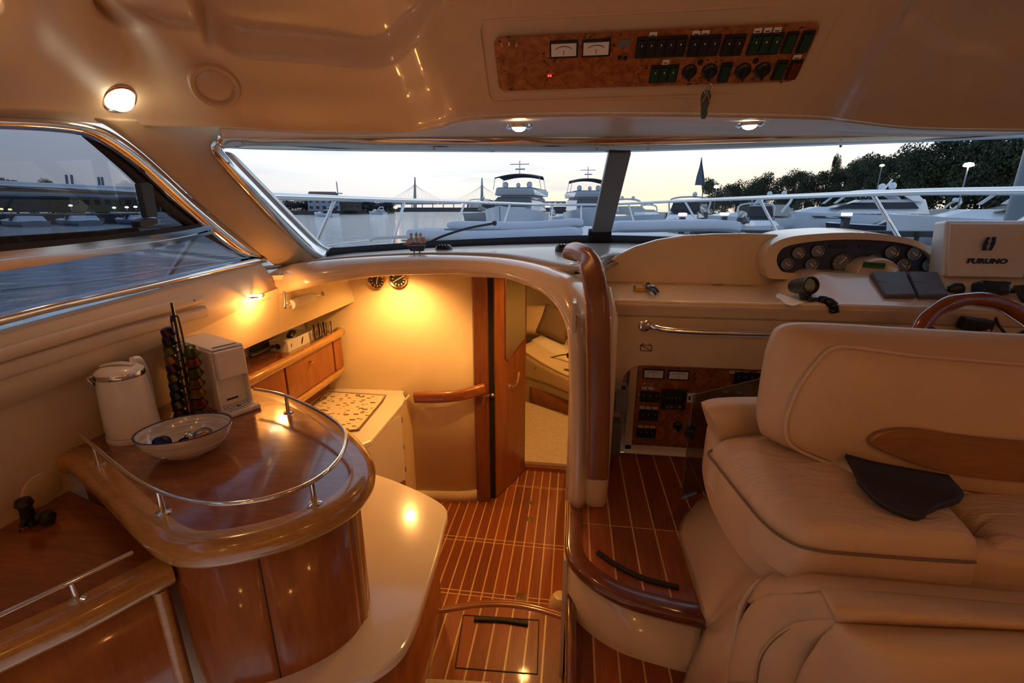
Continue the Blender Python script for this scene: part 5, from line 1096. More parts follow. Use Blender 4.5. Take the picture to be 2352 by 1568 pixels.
# overhead
s2 = math.sqrt(.5); PM = Matrix(((1, 0, 0), (0, -s2, -s2), (0, s2, -s2)))
def ov(px, py):
    r = ray(px, py); t = (1.567 + 1.667 - .012 - EYE) / (r.y + r.z); return Vector((r.x * t, r.y * t, EYE + r.z * t))
oc = ov(1500, 130); opn = thing('overhead_panel', oc, 'burl walnut overhead switch panel with two meters and rows of rocker switches', 'control panel')
pbx, e_, n_ = panel_tools(ov, PM, opn)
cn = [ov(1136, 84), ov(1880, 57), ov(1831, 190), ov(1143, 208)]
xl, xr_ = (cn[0].x + cn[3].x) / 2, (cn[1].x + cn[2].x) / 2; ctr = Vector(((xl + xr_) / 2, (cn[0].y + cn[3].y + cn[1].y + cn[2].y) / 4, 0)); ctr.z = 3.222 - ctr.y
hh = ((cn[0] - cn[3]).length + (cn[1] - cn[2]).length) / 2 * .99
prism('board', rrect(xr_ - xl, hh, .02, 5), .006, M['burl'], opn, loc=ctr - n_ * .006, rot=e_, bevel=.001)
mol = rrect(xr_ - xl + .075, hh + .085, .03, 5); mp3 = [ctr - n_ * .012 + PM.col[0] * x + PM.col[1] * y for x, y in mol]
sweep('panel_moulding', mp3, circ(.004, 6), M['ceil'], opn, closed=True)
def meter(pb, fn, n, px, py, w, h, root, ux=Vector((1, 0, 0)), uy=None):
    f = pb('meter', px, py, w, h, .006, M['black'], root, .0, .001); c = fn(px, py)
    e = f.rotation_euler; uy = e.to_matrix().col[1]
    g = pb('meter_face', px, py, w * .88, h * .74, .001, M['label'], f, .006)
    pts = [c + n * .0075 + ux * (w * .34 * math.sin(a)) + uy * (h * .26 * math.cos(a) * 1.3 - h * .12) for a in [(-1.0 + .2 * i) for i in range(11)]]
    tube('scale', pts, .0009, M['ink'], f, k=4); tube('needle', [c + n * .0075 - uy * h * .3, c + n * .0075 - uy * h * .02], .0008, M['ink'], f, k=4)
for px in (1295, 1369): meter(pbx, ov, n_, px, 112 - (px - 1295) * .04, .079, .046, opn)
for px, py, c_, m_ in ((1517, 106, 5, None), (1616, 103, 3, None), (1683, 102, 2, None), (1756, 99, 3, green)):
    switch_row(pbx, ov, e_, n_, px, py, c_, .0258, .054, opn, m_)
for px, py, m_ in ((1813, 96, green), (1849, 94, green), (1664, 165, green), (1790, 159, green), (1822, 158, redr)):
    switch_row(pbx, ov, e_, n_, px, py, 1, .0258, .054, opn, m_, False)
switch_row(pbx, ov, e_, n_, 1524, 168, 3, .0245, .050, opn, green)
for px, py, w in ((1500, 81, .02), (1599, 78, .02), (1620, 77, .02), (1740, 72, .019), (1763, 71, .019), (1785, 70, .019), (1529, 144, .018), (1830, 133, .021)): tape(pbx, px, py, w, .017, opn)
for px, py, r in ((1583, 164, .021), (1629, 163, .022), (1706, 162, .022), (1751, 160, .022), (1609, 143, .008), (1736, 140, .008), (1423, 132, .006), (1436, 133, .006)):
    c = ov(px, py); kn = lathe('rotary_switch' if r > .01 else 'plug', [(0, 0), (r, 0), (r * .95, .006), (r * .7, .010), (r * .6, .016), (0, .017)] if r > .01 else [(0, 0), (r, 0), (r * .8, .004), (0, .004)], M['black'], loc=c, parent=opn, k=20, rot=e_)
    if r > .01: box('grip_bar', c + n_ * .02, (.007, r * 1.5, .012), M['blackrub'], kn, rot=e_, bevel=.002)
for px, py in ((1152, 103), (1169, 101), (1186, 103)): pbx('engraved_symbol', px, py, .006, .010, .0006, M['gold'], opn, .0)
pbx('socket', 1434, 99, .03, .02, .003, M['greybox'], opn, 0, .003)
for px in (1260, 1265):
    lathe('indicator_light', [(0, .0), (.0022, 0), (.0022, .003), (0, .0035)], M['ledred'], loc=ov(px, 173.5), parent=opn, k=8, rot=e_)
for px, py in ((1147, 95), (1168, 85), (1842, 63), (1794, 189), (1580, 194), (1173, 205), (1609, 69)): 
    lathe('screw', [(0, 0), (.003, 0), (.002, .0015), (0, .002)], M['black'], loc=ov(px, py), parent=opn, k=8, rot=e_)
# key ring and flip-flop fob
kf = thing('key_fob', ov(1621, 240), 'flip flop shaped key fob hanging from the overhead panel', 'key fob')
kpt = ov(1627, 178) + n_ * .02
tube('key_ring', [kpt + Vector((.012 * math.sin(a), .0, -.018 + .014 * math.cos(a))) for a in [i * math.pi / 8 for i in range(16)]], .0011, M['steel'], kf, k=6, closed=True)
fx = R(1620, 240, y=kpt.y); wv = plain('teal_fob_sole', (.06, .10, .09), .7)
sole = [(.000, .040), (.010, .036), (.014, .022), (.012, .005), (.008, -.010), (.009, -.026), (.004, -.038), (-.005, -.038), (-.009, -.026), (-.010, -.008), (-.013, .006), (-.014, .022), (-.010, .035)]
xz('sole', [(fx.x + x, fx.z + z) for x, z in sole], fx.y, .006, wv, kf, bevel=.001)
tan = plain('tan_strap', (.30, .20, .10), .7)
tube('strap', [fx + Vector((-.011, -.002, .004)), fx + Vector((0, -.010, .024)), fx + Vector((.011, -.002, .004))], .0022, tan, kf, k=6, n=8)
tube('chain', [fx + Vector((0, 0, .04)), kpt + Vector((0, 0, -.032))], .0013, M['steel'], kf, k=5)
# lower electrical panel in the console recess
YB = YF + .045
LM = Matrix(((1, 0, 0), (0, 0, -1), (0, 1, 0)))
def lo(px, py): return R(px, py, y=YB)
lp = thing('electrical_panel', lo(1600, 930), 'burl walnut electrical panel in the recess below the grab rail', 'control panel')
pl, el, nl = panel_tools(lo, LM, lp)
a = lo(1467, 838); b = lo(1452, 1020); zt_, zb_ = a.z, b.z; xl_ = (a.x + b.x) / 2; xr2 = 1.0
box('board', ((xl_ + xr2) / 2, YB + .005, (zt_ + zb_) / 2), (xr2 - xl_, .010, zt_ - zb_), M['burl'], lp)
box('frame_left', (xl_ - .02, YB + .002, (zt_ + zb_) / 2), (.034, .014, zt_ - zb_ + .05), M['gel'], lp, bevel=.002)
box('frame_top', ((xl_ + xr2) / 2 - .01, YB + .002, zt_ + .012), (xr2 - xl_ + .05, .014, .022), M['gel'], lp, bevel=.002)
box('frame_bottom', ((xl_ + xr2) / 2 - .01, YB + .002, zb_ - .025), (xr2 - xl_ + .05, .014, .05), M['gel'], lp, bevel=.002)
for px, py in ((1501, 858), (1558, 861)): meter(pl, lo, nl, px, py, .092, .046, lp)
for px, py in ((1480, 880), (1497, 881), (1515, 883)): pl('engraved_symbol', px, py, .006, .012, .0006, M['gold'], lp)
for px, py, c_, h_ in ((1492, 910, 3, .052), (1489, 953, 3, .052), (1484, 994, 3, .052), (1717, 868, 4, .055), (1681, 916, 3, .055), (1741, 918, 2, .055)):
    switch_row(pl, lo, el, nl, px, py, c_, .0275, h_, lp, None)
for px, py in ((1480, 891), (1495, 891), (1475, 935), (1489, 936), (1504, 937), (1471, 979), (1485, 980), (1499, 981), (1682, 854), (1696, 855), (1712, 856), (1744, 857), (1668, 900), (1698, 902)): tape(pl, px, py, .022, .013, lp)
md_ = pl('charger_display', 1546, 916, .112, .098, .014, M['black'], lp, 0, .006)
for k in range(4): pl('button', 1531 + 9.5 * k, 931, .013, .012, .003, (M['greybox'], M['greybox'], plain('olive_key', (.05, .06, .02), .5), plain('orange_key', (.35, .10, .03), .5))[k], md_, .014)
for k in range(4): pl('digit', 1533 + 9 * k, 911, .006, .010, .0008, M['grey'], md_, .014)
pl('socket_plate', 1588, 913, .038, .045, .004, M['label'], lp, 0, .001); pl('socket_switch', 1583, 913, .010, .018, .004, plain('blue_breaker', (.03, .09, .25), .4), lp, .004)
c = lo(1556, 978); kn = lathe('rotary_switch', [(0, 0), (.022, 0), (.021, .008), (.014, .014), (.013, .02), (0, .021)], M['black'], loc=c, parent=lp, k=20, rot=el); box('grip_bar', c + nl * .024, (.008, .034, .012), M['blackrub'], kn, rot=el, bevel=.002)
for px, py in ((1463, 912), (1454, 1014), (1470, 838), (1515, 1017)): lathe('screw', [(0, 0), (.004, 0), (.003, .002), (0, .0025)], M['black'], loc=lo(px, py), parent=lp, k=8, rot=el)
# smoked acrylic door standing open
ad = thing('acrylic_door', (.45, 1.59, .24), 'smoked clear acrylic door standing open in front of the electrical panel', 'panel door')
p0 = R(1564, 1146, y=1.585); p1 = R(1593, 907, y=1.585); hx = Vector((.94, 1.90, 0))
plate('sheet', [p0, p1, Vector((hx.x, hx.y, R(1757, 858, y=1.82).z)), Vector((hx.x, hx.y, .26))], .005, M['smoke'], ad)
tube('sheet_edge', [p0, p1, Vector((hx.x, hx.y, R(1757, 858, y=1.82).z))], .0022, plain('acrylic_edge', (.16, .12, .09), .3), ad, k=5)
kn2 = R(1582, 992, y=1.58); lathe('finger_knob', [(0, 0), (.014, 0), (.016, .008), (.012, .014), (0, .016)], M['black'], loc=kn2, parent=ad, k=14, rot=(math.pi / 2, 0, 0)); box('knob_plate', kn2 + Vector((.01, .01, 0)), (.03, .012, .06), M['black'], ad, bevel=.004)

# ---------------- companionway post with wooden handrail
pst = thing('companionway_handrail', R(1368, 1150, z=.22), 'tall wooden handrail on a cream post at the companionway', 'handrail')
pp = [Vector((.120, 1.565, .205)), Vector((.120, 1.565, .215)), Vector((.120, 1.565, .24)), Vector((.122, 1.567, .4)), Vector((.122, 1.57, .7)), Vector((.118, 1.585, .95)), Vector((.10, 1.64, 1.04))]
sweep('post', pp, rrect(.092, .075, .034, 5), M['gel'], pst, up=(0, 1, 0), scale=[.55, .85, 1, 1, 1, 1, .9])
wp = [R(1371, 1093, y=1.488), R(1372, 1060, y=1.488), R(1374, 950, y=1.49), R(1374, 800, y=1.50), R(1371, 700, y=1.52), R(1364, 640, y=1.56), R(1351, 600, y=1.64), R(1333, 580, y=1.78), R(1318, 578, y=1.92), R(1313, 584, y=1.98)]
sweep('wooden_grip', cat_rom(wp, 50), rrect(.080, .052, .02, 5), M['mahog'], pst, up=(0, 1, 0.2), scale=[1.0] * 51)
bk = R(1325, 598, y=1.90); tube('bracket', [R(1312, 607, y=1.95), R(1330, 604, y=1.88), R(1336, 598, y=1.85)], .006, M['chrome'], pst, k=8)
tube('bracket', [R(1332, 622, y=1.86), R(1340, 612, y=1.82)], .005, M['chrome'], pst, k=8)

# ---------------- steering wheel
wy, wt, wr = 1.7, math.radians(25), .20
Tp = R(2240, 687, y=wy); wc = Tp + Vector((0, -wr * math.sin(wt), -wr * math.cos(wt)))
sw = thing('steering_wheel', wc, 'varnished wooden steering wheel with dark hub at the helm', 'steering wheel')
wu = Vector((0, math.sin(wt), math.cos(wt))); wx = Vector((1, 0, 0)); wnv = Vector((0, -math.cos(wt), math.sin(wt)))
K_ = 96
sweep('rim', [wc + wx * wr * math.sin(2 * math.pi * i / K_) + wu * wr * math.cos(2 * math.pi * i / K_) for i in range(K_)], circ(.0245, 12), M['wheelw'], sw, closed=True, scale=[1 + .07 * math.sin(i * 2 * math.pi / 8) for i in range(K_)])
for a in (-2.0, 2.0, 0 + math.pi):
    d = wx * math.sin(a) + wu * math.cos(a); tube('spoke', [wc - wnv * .02 + d * .04, wc - wnv * .012 + d * .12, wc + d * .185], .018, M['black'], sw, k=8, n=10)
for a in (-1.05, 1.05):
    d = wx * math.sin(a) + wu * math.cos(a); tube('spoke', [wc - wnv * .02 + d * .04, wc - wnv * .012 + d * .12, wc + d * .185], .02, M['black'], sw, k=8, n=10)
lathe('hub', [(0, -.05), (.06, -.05), (.065, -.02), (.05, .0), (0, .01)], M['black'], loc=wc, parent=sw, k=24, rot=Vector((0, 0, 1)).rotation_difference(wnv).to_euler())
# throttle and instruments right of the covers
tq_ = thing('throttle_lever', R(2200, 668, y=2.05), 'black throttle knob beside the grey display covers', 'lever')
lathe('knob', [(0, -.03), (.02, -.022), (.028, 0), (.02, .022), (0, .03)], M['black'], loc=R(2196, 664, y=2.05), parent=tq_, k=18, rot=(.3, 1.2, 0), sy=.7)
tube('lever_arm', [R(2198, 666, y=2.05), R(2215, 675, y=2.06), Vector((R(2218, 684, y=2.05).x, 2.06, .99))], .009, M['black'], tq_, k=8)
rd = thing('vhf_handset', R(2278, 665, y=2.03), 'black handset with trailing cable behind the steering wheel', 'handset')
box('body', R(2275, 662, y=2.03), (.105, .06, .05), M['black'], rd, rot=(-.4, .08, 0), bevel=.012); box('grille', R(2275, 658, y=2.0), (.07, .004, .02), M['blackrub'], rd, rot=(-.4, .08, 0))
box('clip', R(2308, 652, y=2.05), (.022, .03, .02), M['blackrub'], rd, bevel=.004); box('side_key', R(2318, 667, y=2.04), (.03, .03, .018), M['blackrub'], rd, rot=(0, .1, 0), bevel=.004)
tube('cable', [R(2262, 692, y=1.98), R(2276, 705, y=1.95), R(2285, 725, y=1.94), R(2293, 745, y=1.93), R(2308, 765, y=1.92)], .005, M['black'], rd, k=8, n=20)
lathe('cable_boot', [(0, 0), (.02, 0), (.028, .02), (.03, .05), (0, .055)], M['blackrub'], loc=R(2255, 698, y=2.0), parent=rd, k=14)
sp_ = thing('switch_pad', R(2342, 668, y=2.05), 'dark switch pad at the starboard end of the helm console', 'switch')
plate('pad', [R(2326, 660, y=2.1), R(2400, 656, y=2.1), R(2420, 700, y=1.98), R(2348, 690, y=1.98)], .02, M['black'], sp_, bevel=.003)
# ignition box under the wheel
ig = thing('key_switch', R(2235, 748, y=1.93), 'black key switch with cable on the console front below the wheel', 'switch')
box('case', R(2240, 745, y=1.92), (.10, .05, .05), M['black'], ig, rot=(0, .1, 0), bevel=.008); lathe('key', [(0, 0), (.008, 0), (.008, .03), (0, .032)], M['gold'], loc=R(2255, 756, y=1.9), parent=ig, k=10, rot=(math.pi / 2, 0, 0))

# ================================================================== HELM SEAT
hs_ = thing('helm_bench', (.9, 1.05, .22), 'cream leather double helm seat with wood inlay in its backrest', 'seat')
# bolster wrapped round the seat
bp_ = [R(1760, 985, z=.62), R(1700, 985, z=.62), R(1660, 1000, z=.62), R(1646, 1035, z=.62), R(1662, 1100, z=.615), R(1706, 1180, z=.61), R(1766, 1248, z=.605), R(1836, 1285, z=.60), R(1950, 1300, z=.60), R(2150, 1315, z=.60), R(2400, 1340, z=.60), R(2700, 1365, z=.60)]
sweep('seat_bolster', cat_rom(bp_, 70), rrect(.070, .165, .030, 5), M['leather'], hs_, up=(0, 0, 1))
tube('seam', [R(1806, 1245, z=.62), R(1812, 1275, z=.60), R(1816, 1305, z=.55)], .003, M['leather_seam'], hs_, k=5)
def cushion(name, outline, zt, zb, m, par, dome=.03, bev=.035):
    o = prism(name, outline, zt - zb, m, par, base=zb, bevel=bev, bseg=5, smooth=True); return o
def dome(name, outline, zc, h, m, par, rings=6, floor_=None):
    n = len(outline); cx = sum(p[0] for p in outline) / n; cy_ = sum(p[1] for p in outline) / n; v = []; f = []
    prof_ = [(1.0, 0.0), (1.0, .35), (.985, .62), (.955, .82), (.90, .93), (.75, .985), (.5, 1.0), (.2, 1.01)]
    for k, q in prof_: v += [(cx + (x - cx) * k, cy_ + (y - cy_) * k, zc + h * q) for x, y in outline]
    v.append((cx, cy_, zc + h * 1.01)); R2 = len(prof_)
    for j in range(R2 - 1): f += [(j * n + i, j * n + (i + 1) % n, (j + 1) * n + (i + 1) % n, (j + 1) * n + i) for i in range(n)]
    f += [((R2 - 1) * n + i, (R2 - 1) * n + (i + 1) % n, R2 * n) for i in range(n)]
    return mk(name, v, f, m, par, smooth=True)
co = [R(a, b, z=.715) for a, b in ((1636, 1012), (1720, 996), (1800, 990), (2000, 1010), (2100, 1070), (2165, 1140), (2225, 1200), (2262, 1250), (2180, 1252), (2000, 1240), (1890, 1230), (1825, 1212), (1760, 1168), (1695, 1095), (1654, 1045))]
wrk = M['softleather']
dome('seat_cushion', [(p.x, p.y) for p in cat_rom(co, 90, True)], .60, .135, wrk, hs_)
cq = cat_rom(co, 90, True); cqc = sum(cq, Vector()) / 90
tube('piping', [Vector((p.x + (p.x - cqc.x) * .012, p.y + (p.y - cqc.y) * .012, .682)) for p in (cq[44:] + cq[:2])], .003, M['leather_seam'], hs_, k=6)
co2 = [R(a, b, z=.69) for a, b in ((2170, 1130), (2330, 1120), (2700, 1140), (2700, 1300), (2352, 1262), (2275, 1252), (2240, 1205))]
dome('seat_cushion', [(p.x, p.y) for p in cat_rom(co2, 60, True)], .57, .125, wrk, hs_)
co3 = [R(a, b, z=.725) for a, b in ((1850, 1003), (1960, 1010), (2050, 1060), (2060, 1112), (1990, 1112), (1910, 1075), (1865, 1040))]
dome('seat_cushion', [(p.x, p.y) for p in cat_rom(co3, 50, True)], .62, .13, wrk, hs_)
# front roll beyond the cushion
sweep('front_roll', cat_rom([R(1634, 975, z=.725), R(1660, 968, z=.735), R(1750, 966, z=.735), R(1900, 972, z=.735), R(2300, 990, z=.735)], 30), rrect(.10, .13, .035, 5), M['leather'], hs_, up=(0, 0, 1))
# backrest: rings from near face to far face
near = [(1908, 800), (1868, 838), (1834, 888), (1812, 938), (1803, 985), (1818, 1022), (1880, 1053), (1990, 1090), (2200, 1127), (2352, 1150), (2560, 1180), (2640, 1130), (2660, 980), (2600, 870), (2480, 845), (2352, 836), (2100, 815), (1960, 797)]
mid_ = [(1800, 752), (1772, 792), (1758, 850), (1747, 920), (1742, 975), (1762, 1005), (1850, 1040), (1985, 1085), (2200, 1120), (2352, 1140), (2600, 1180), (2700, 1130), (2720, 980), (2680, 850), (2560, 785), (2352, 771), (2100, 757), (1880, 745)]
yb = lambda z: 1.06 + (z - .72) * .18
def onb(a, b, dy=0.0):
    p = R(a, b, y=1.08)
    for _ in range(3): p = R(a, b, y=yb(p.z) + dy)
    return p
rn = [onb(a, b) for a, b in near]; rm = [onb(a, b, .075) for a, b in mid_]; cn_ = sum(rn, Vector()) / len(rn)
rc2 = [cn_.lerp(p, .93) + Vector((0, -.012, 0)) for p in rn]; rc3 = [cn_.lerp(p, .5) + Vector((0, -.018, 0)) for p in rn]
ro = [p.lerp(q, .55) + Vector((0, .0, 0)) + (p - q).normalized() * .0 for p, q in zip(rn, rm)]; ro = [Vector((o.x, o.y - .012, o.z)) for o in ro]
rf = [p + Vector((0, .05, 0)) + (cn_ - p) * .03 for p in rm]; rg = [cn_.lerp(p, .8) + Vector((0, .15, 0)) for p in rn]
rings = [rc3, rc2, [p + Vector((0, .006, 0)) for p in rn], ro, rm, rf, rg]
gr_ = [cat_rom(r, 90, True) for r in rings]; n9 = 90
vv = [p for g in gr_ for p in g] + [cn_ + Vector((0, -.02, 0)), cn_ + Vector((0, .16, 0))]
ff = [(j * n9 + i, j * n9 + (i + 1) % n9, (j + 1) * n9 + (i + 1) % n9, (j + 1) * n9 + i) for j in range(6) for i in range(n9)] + [(i, (i + 1) % n9, 7 * n9) for i in range(n9)] + [(6 * n9 + i, 6 * n9 + (i + 1) % n9, 7 * n9 + 1) for i in range(n9)]
mk('backrest', vv, ff, M['leather'], hs_, smooth=True)
sweep('back_piping', [p + Vector((0, -.004, 0)) for p in cat_rom(rn, 110, True)], circ(.004, 6), M['pipe'], hs_, closed=True)
inl = [(1990, 1008), (2008, 990), (2050, 980), (2110, 981), (2200, 995), (2352, 1010), (2480, 1018), (2560, 1050), (2540, 1100), (2450, 1112), (2352, 1106), (2200, 1090), (2100, 1065), (2040, 1042), (2000, 1024)]
ip = [onb(a, b, -.022) for a, b in inl]; i2 = cat_rom(ip, 60, True)
mk('wood_inlay', [p for p in i2] + [p + Vector((0, -.010, 0)) for p in [(sum(i2, Vector()) / 60).lerp(q, .975) for q in i2]], [tuple(range(60)), tuple(range(119, 59, -1))] + [(i, (i + 1) % 60, 60 + (i + 1) % 60, 60 + i) for i in range(60)], wood('inlay_wood', (.20, .085, .025), (.34, .16, .05), .3, .5, (3, 20, 20)), hs_, bevel=.004)
# dark folded cloth bag under the backrest
bg = thing('folded_bag', R(2100, 1150, z=.76), 'dark navy folded bag lying on the seat under the backrest', 'bag')
bgp = [R(1966, 1090, y=.99), R(2030, 1108, y=.97), R(2120, 1126, y=.955), R(2212, 1143, y=.945)]
bg2 = [R(1972, 1104, y=.945), R(2030, 1145, y=.895), R(2100, 1168, y=.875), R(2150, 1165, y=.88)]
bg3 = [R(1978, 1112, y=.93), R(2020, 1155, y=.875), R(2095, 1190, y=.85), R(2125, 1186, y=.855)]
navy = plain('navy_cloth', (.018, .020, .035), .6, bump=.3, bscale=300)
loft('cloth', [[p + Vector((0, .05, .02)) for p in bgp], bgp, bg2, bg3], navy, bg, n=16, nr=12, solid=.012)
# glossy pedestal
ped = [[R(1650, 1120, z=.24), R(1592, 1162, z=.22), R(1561, 1222, z=.22), R(1590, 1320, z=.22), R(1617, 1420, z=.215), R(1606, 1470, z=.10), R(1572, 1568, z=.0), R(1555, 1640, z=-.02)],
       [R(1655, 1122, z=.40), R(1640, 1160, z=.40), R(1650, 1225, z=.40), R(1690, 1300, z=.40), R(1690, 1350, z=.38), R(1655, 1430, y=.95), R(1630, 1568, y=.94), R(1620, 1640, y=.94)],
       [R(1660, 1110, z=.58), R(1690, 1180, z=.57), R(1735, 1245, z=.565), R(1790, 1300, z=.56), R(1742, 1342, y=.88), R(1703, 1405, y=.86), R(1676, 1568, y=.84), R(1668, 1640, y=.84)]]
loft('pedestal', ped, M['gel'], hs_, n=40, nr=16, solid=.01)
# ================================================================== AFT SETTEE BACK (bottom right)
st_ = thing('settee', (.7, .7, 0), 'cream leather settee backed onto the helm seat', 'settee')
r0 = [R(1795, 1306, y=.87), R(1900, 1322, y=.80), R(2100, 1340, y=.80), R(2352, 1362, y=.80), R(2700, 1390, y=.80)]
r1 = [R(1745, 1342, y=.86), R(1890, 1345, y=.755), R(2100, 1362, y=.755), R(2352, 1385, y=.755), R(2700, 1412, y=.755)]
r2 = [R(1720, 1385, y=.84), R(1895, 1358, y=.74), R(2100, 1375, y=.74), R(2352, 1397, y=.74), R(2700, 1425, y=.74)]
loft('ledge', [r0, r1, r2], M['leather'], st_, n=40, nr=8, solid=.008)
sg = [R(1676, 1568, y=.83), R(1690, 1480, y=.835), R(1712, 1415, y=.83), R(1750, 1375, y=.82), R(1810, 1362, y=.79), R(1890, 1358, y=.745)]
sg2 = [R(1690, 1568, y=.80), R(1705, 1490, y=.80), R(1735, 1420, y=.80), R(1775, 1385, y=.79), R(1830, 1375, y=.76), R(1905, 1378, y=.72)]
sg3 = [R(1735, 1568, y=.76), R(1745, 1510, y=.76), R(1770, 1470, y=.76), R(1815, 1435, y=.75), R(1865, 1424, y=.73), R(1925, 1424, y=.69)]
sg4 = [R(1830, 1568, y=.72), R(1845, 1530, y=.72), R(1865, 1500, y=.72), R(1880, 1475, y=.715), R(1900, 1450, y=.70), R(1925, 1428, y=.685)]
loft('side_roll', [sg, sg2, sg3], M['leather'], st_, n=30, nr=12, solid=.01)
loft('side_gusset', [sg3, [a.lerp(b, .5) + Vector((0, -.01, 0)) for a, b in zip(sg3, sg4)], sg4], M['leather'], st_, n=30, nr=8, solid=.01)
tube('seam', [p + Vector((0, -.006, .0)) for p in sg3], .0025, M['leather_seam'], st_, k=5, n=40); tube('seam', [p + Vector((0, -.004, 0)) for p in sg], .004, M['leather_seam'], st_, k=5, n=40)
tube('piping', [p + Vector((0, -.006, 0)) for p in sg4], .005, M['pipe'], st_, k=6, n=40)
t0 = [R(1892, 1356, y=.745), R(1910, 1352, y=.742), R(2100, 1370, y=.74), R(2352, 1392, y=.74), R(2700, 1420, y=.74)]
t1 = [R(1900, 1372, y=.70), R(1920, 1372, y=.695), R(2100, 1388, y=.695), R(2352, 1412, y=.695), R(2700, 1440, y=.695)]
t2 = [R(1918, 1405, y=.672), R(1935, 1408, y=.668), R(2100, 1418, y=.668), R(2352, 1434, y=.668), R(2700, 1460, y=.668)]
t3 = [R(1926, 1425, y=.685), R(1940, 1427, y=.683), R(2100, 1436, y=.683), R(2352, 1447, y=.683), R(2700, 1470, y=.683)]
loft('top_roll', [t0, t1, t2, t3], M['leather'], st_, n=40, nr=14, solid=.008)
u1 = [R(1920, 1435, y=.680), R(1940, 1432, y=.675), R(2100, 1442, y=.672), R(2352, 1453, y=.67), R(2700, 1476, y=.67)]
u2 = [R(1880, 1480, y=.695), R(1960, 1480, y=.64), R(2100, 1485, y=.625), R(2352, 1495, y=.62), R(2700, 1510, y=.62)]
u3 = [R(1830, 1568, y=.715), R(1960, 1568, y=.63), R(2100, 1568, y=.60), R(2352, 1568, y=.60), R(2700, 1568, y=.60)]
u4 = [R(1810, 1700, y=.71), R(1960, 1700, y=.62), R(2100, 1700, y=.60), R(2352, 1700, y=.60), R(2700, 1700, y=.60)]
loft('back_panel', [u1, u2, u3, u4], M['leather'], st_, n=40, nr=16, solid=.008)
loft('gap', [[R(1888, 1360, y=.742), R(1908, 1392, y=.70), R(1926, 1424, y=.682)], [R(1896, 1358, y=.742), R(1916, 1390, y=.70), R(1932, 1422, y=.682)]], M['dark'], st_, n=8, solid=.006)
# shadow-casting seat block below so nothing shows through
box('settee_base', (1.25, .86, .25), (1.2, .20, .50), M['leather'], st_)

# ================================================================== OUTSIDE: own foredeck, rail, pads
ZW = -0.55
def half(y): return 1.98 * math.sqrt(max(0.0, 1 - (max(0, y - 1.5) / 7.2) ** 2.2))
def oncurve(px, py, side, k=1.0):
    r = ray(px, py); lo_, hi_ = .3, 9.5; best = None; N = 900; prev = None
    for i in range(N):
        t = lo_ + (hi_ - lo_) * i / N; x, y = r.x * t, r.y * t
        if y > 8.7: break
        g = side * (x - CX) - half(y) * k
        if prev is not None and (prev < 0) != (g < 0): best = t; break
        prev = g
    if best is None: best = 8.6 / r.y
    return Vector((r.x * best, r.y * best, EYE + r.z * best))
wx0, wx1, wy0, wy1 = CX - 1.25, CX + 1.25, -3.5, 6.6
water_o = mk('harbour_water', [(-1500, -300, ZW), (1500, -300, ZW), (1500, 2500, ZW), (-1500, 2500, ZW), (wx0 - .6, wy0, ZW), (wx1 + .6, wy0, ZW), (wx1, wy1, ZW), (wx0, wy1, ZW), (wx1 + .6, 4.0, ZW), (wx0 - .6, 4.0, ZW)], [(0, 1, 5, 4), (1, 2, 6, 8, 5), (2, 3, 7, 6), (3, 0, 4, 9, 7)], M['water']); tag(water_o, 'rippled harbour water reflecting the dusk sky', 'water', kind='stuff')
ys_ = [2.2, 3.2, 4.2, 5.2, 6.2, 7.0, 7.8, 8.4, 8.68]
fd = thing('foredeck', (CX, 5, .8), 'white foredeck of the boat ahead of the windscreen', 'deck')
yd = [3.10, 3.6, 4.2, 5.2, 6.2, 7.0, 7.8, 8.4, 8.68]; zc_d = lambda y: 1.075 - .012 * (y - 3)
loft('deck', [[Vector((CX - half(y), y, .86)) for y in yd], [Vector((CX - half(y) * .72, y, .88)) for y in yd], [Vector((CX - half(y) * .6, y, zc_d(y) - .02)) for y in yd], [Vector((CX, y, zc_d(y))) for y in yd], [Vector((CX + half(y) * .6, y, zc_d(y) - .02)) for y in yd], [Vector((CX + half(y) * .72, y, .88)) for y in yd], [Vector((CX + half(y), y, .86)) for y in yd]], M['deckw'], fd, n=24, nr=30, solid=.03)
for s in (-1, 1): loft('side_deck', [[Vector((CX + s * half(y), y, .86)) for y in (-1, .5, 2, 3.2)], [Vector((CX + s * 1.74, y, .88)) for y in (-1, .5, 2, 3.2)]], M['deckw'], fd, n=12, solid=.03)
loft('topsides', [[Vector((CX - half(y), y, .86)) for y in [-3.6] + ys_], [Vector((CX - half(y) * .94, y, 0)) for y in [-3.6] + ys_], [Vector((CX - half(y) * .82, y, ZW - .3)) for y in [-3.6] + ys_]], M['boatw'], fd, n=24, nr=8, solid=.03)
loft('topsides', [[Vector((CX + half(y), y, .86)) for y in [-3.6] + ys_], [Vector((CX + half(y) * .94, y, 0)) for y in [-3.6] + ys_], [Vector((CX + half(y) * .82, y, ZW - .3)) for y in [-3.6] + ys_]], M['boatw'], fd, n=24, nr=8, solid=.03)
tube('side_coaming', [R(850, 552, y=3.3), R(862, 547, y=3.3), R(900, 545, y=3.3), R(950, 543, y=3.3)], .012, M['deckw'], fd, k=8, n=12)
rail_t = thing('bow_rail', (CX, 5, .86), 'stainless bow rail with leaning stanchions round the foredeck', 'rail')
rp_ = [(-250, 424), (0, 431), (200, 438), (400, 444), (640, 451), (770, 455), (930, 460), (1070, 464), (1200, 468), (1300, 470)]
port = [oncurve(a, b, -1) for a, b in rp_]
sr_ = [(2700, 430), (2352, 438), (2150, 440), (2005, 444), (1870, 449), (1745, 454), (1575, 461), (1450, 467), (1385, 470)]
stb = [oncurve(a, b, 1) for a, b in sr_]
tip = Vector((CX, 8.62, (port[-1].z + stb[-1].z) / 2))
tube('top_rail', port + [tip] + list(reversed(stb)), .021, M['chrome'], rail_t, k=12, n=150)
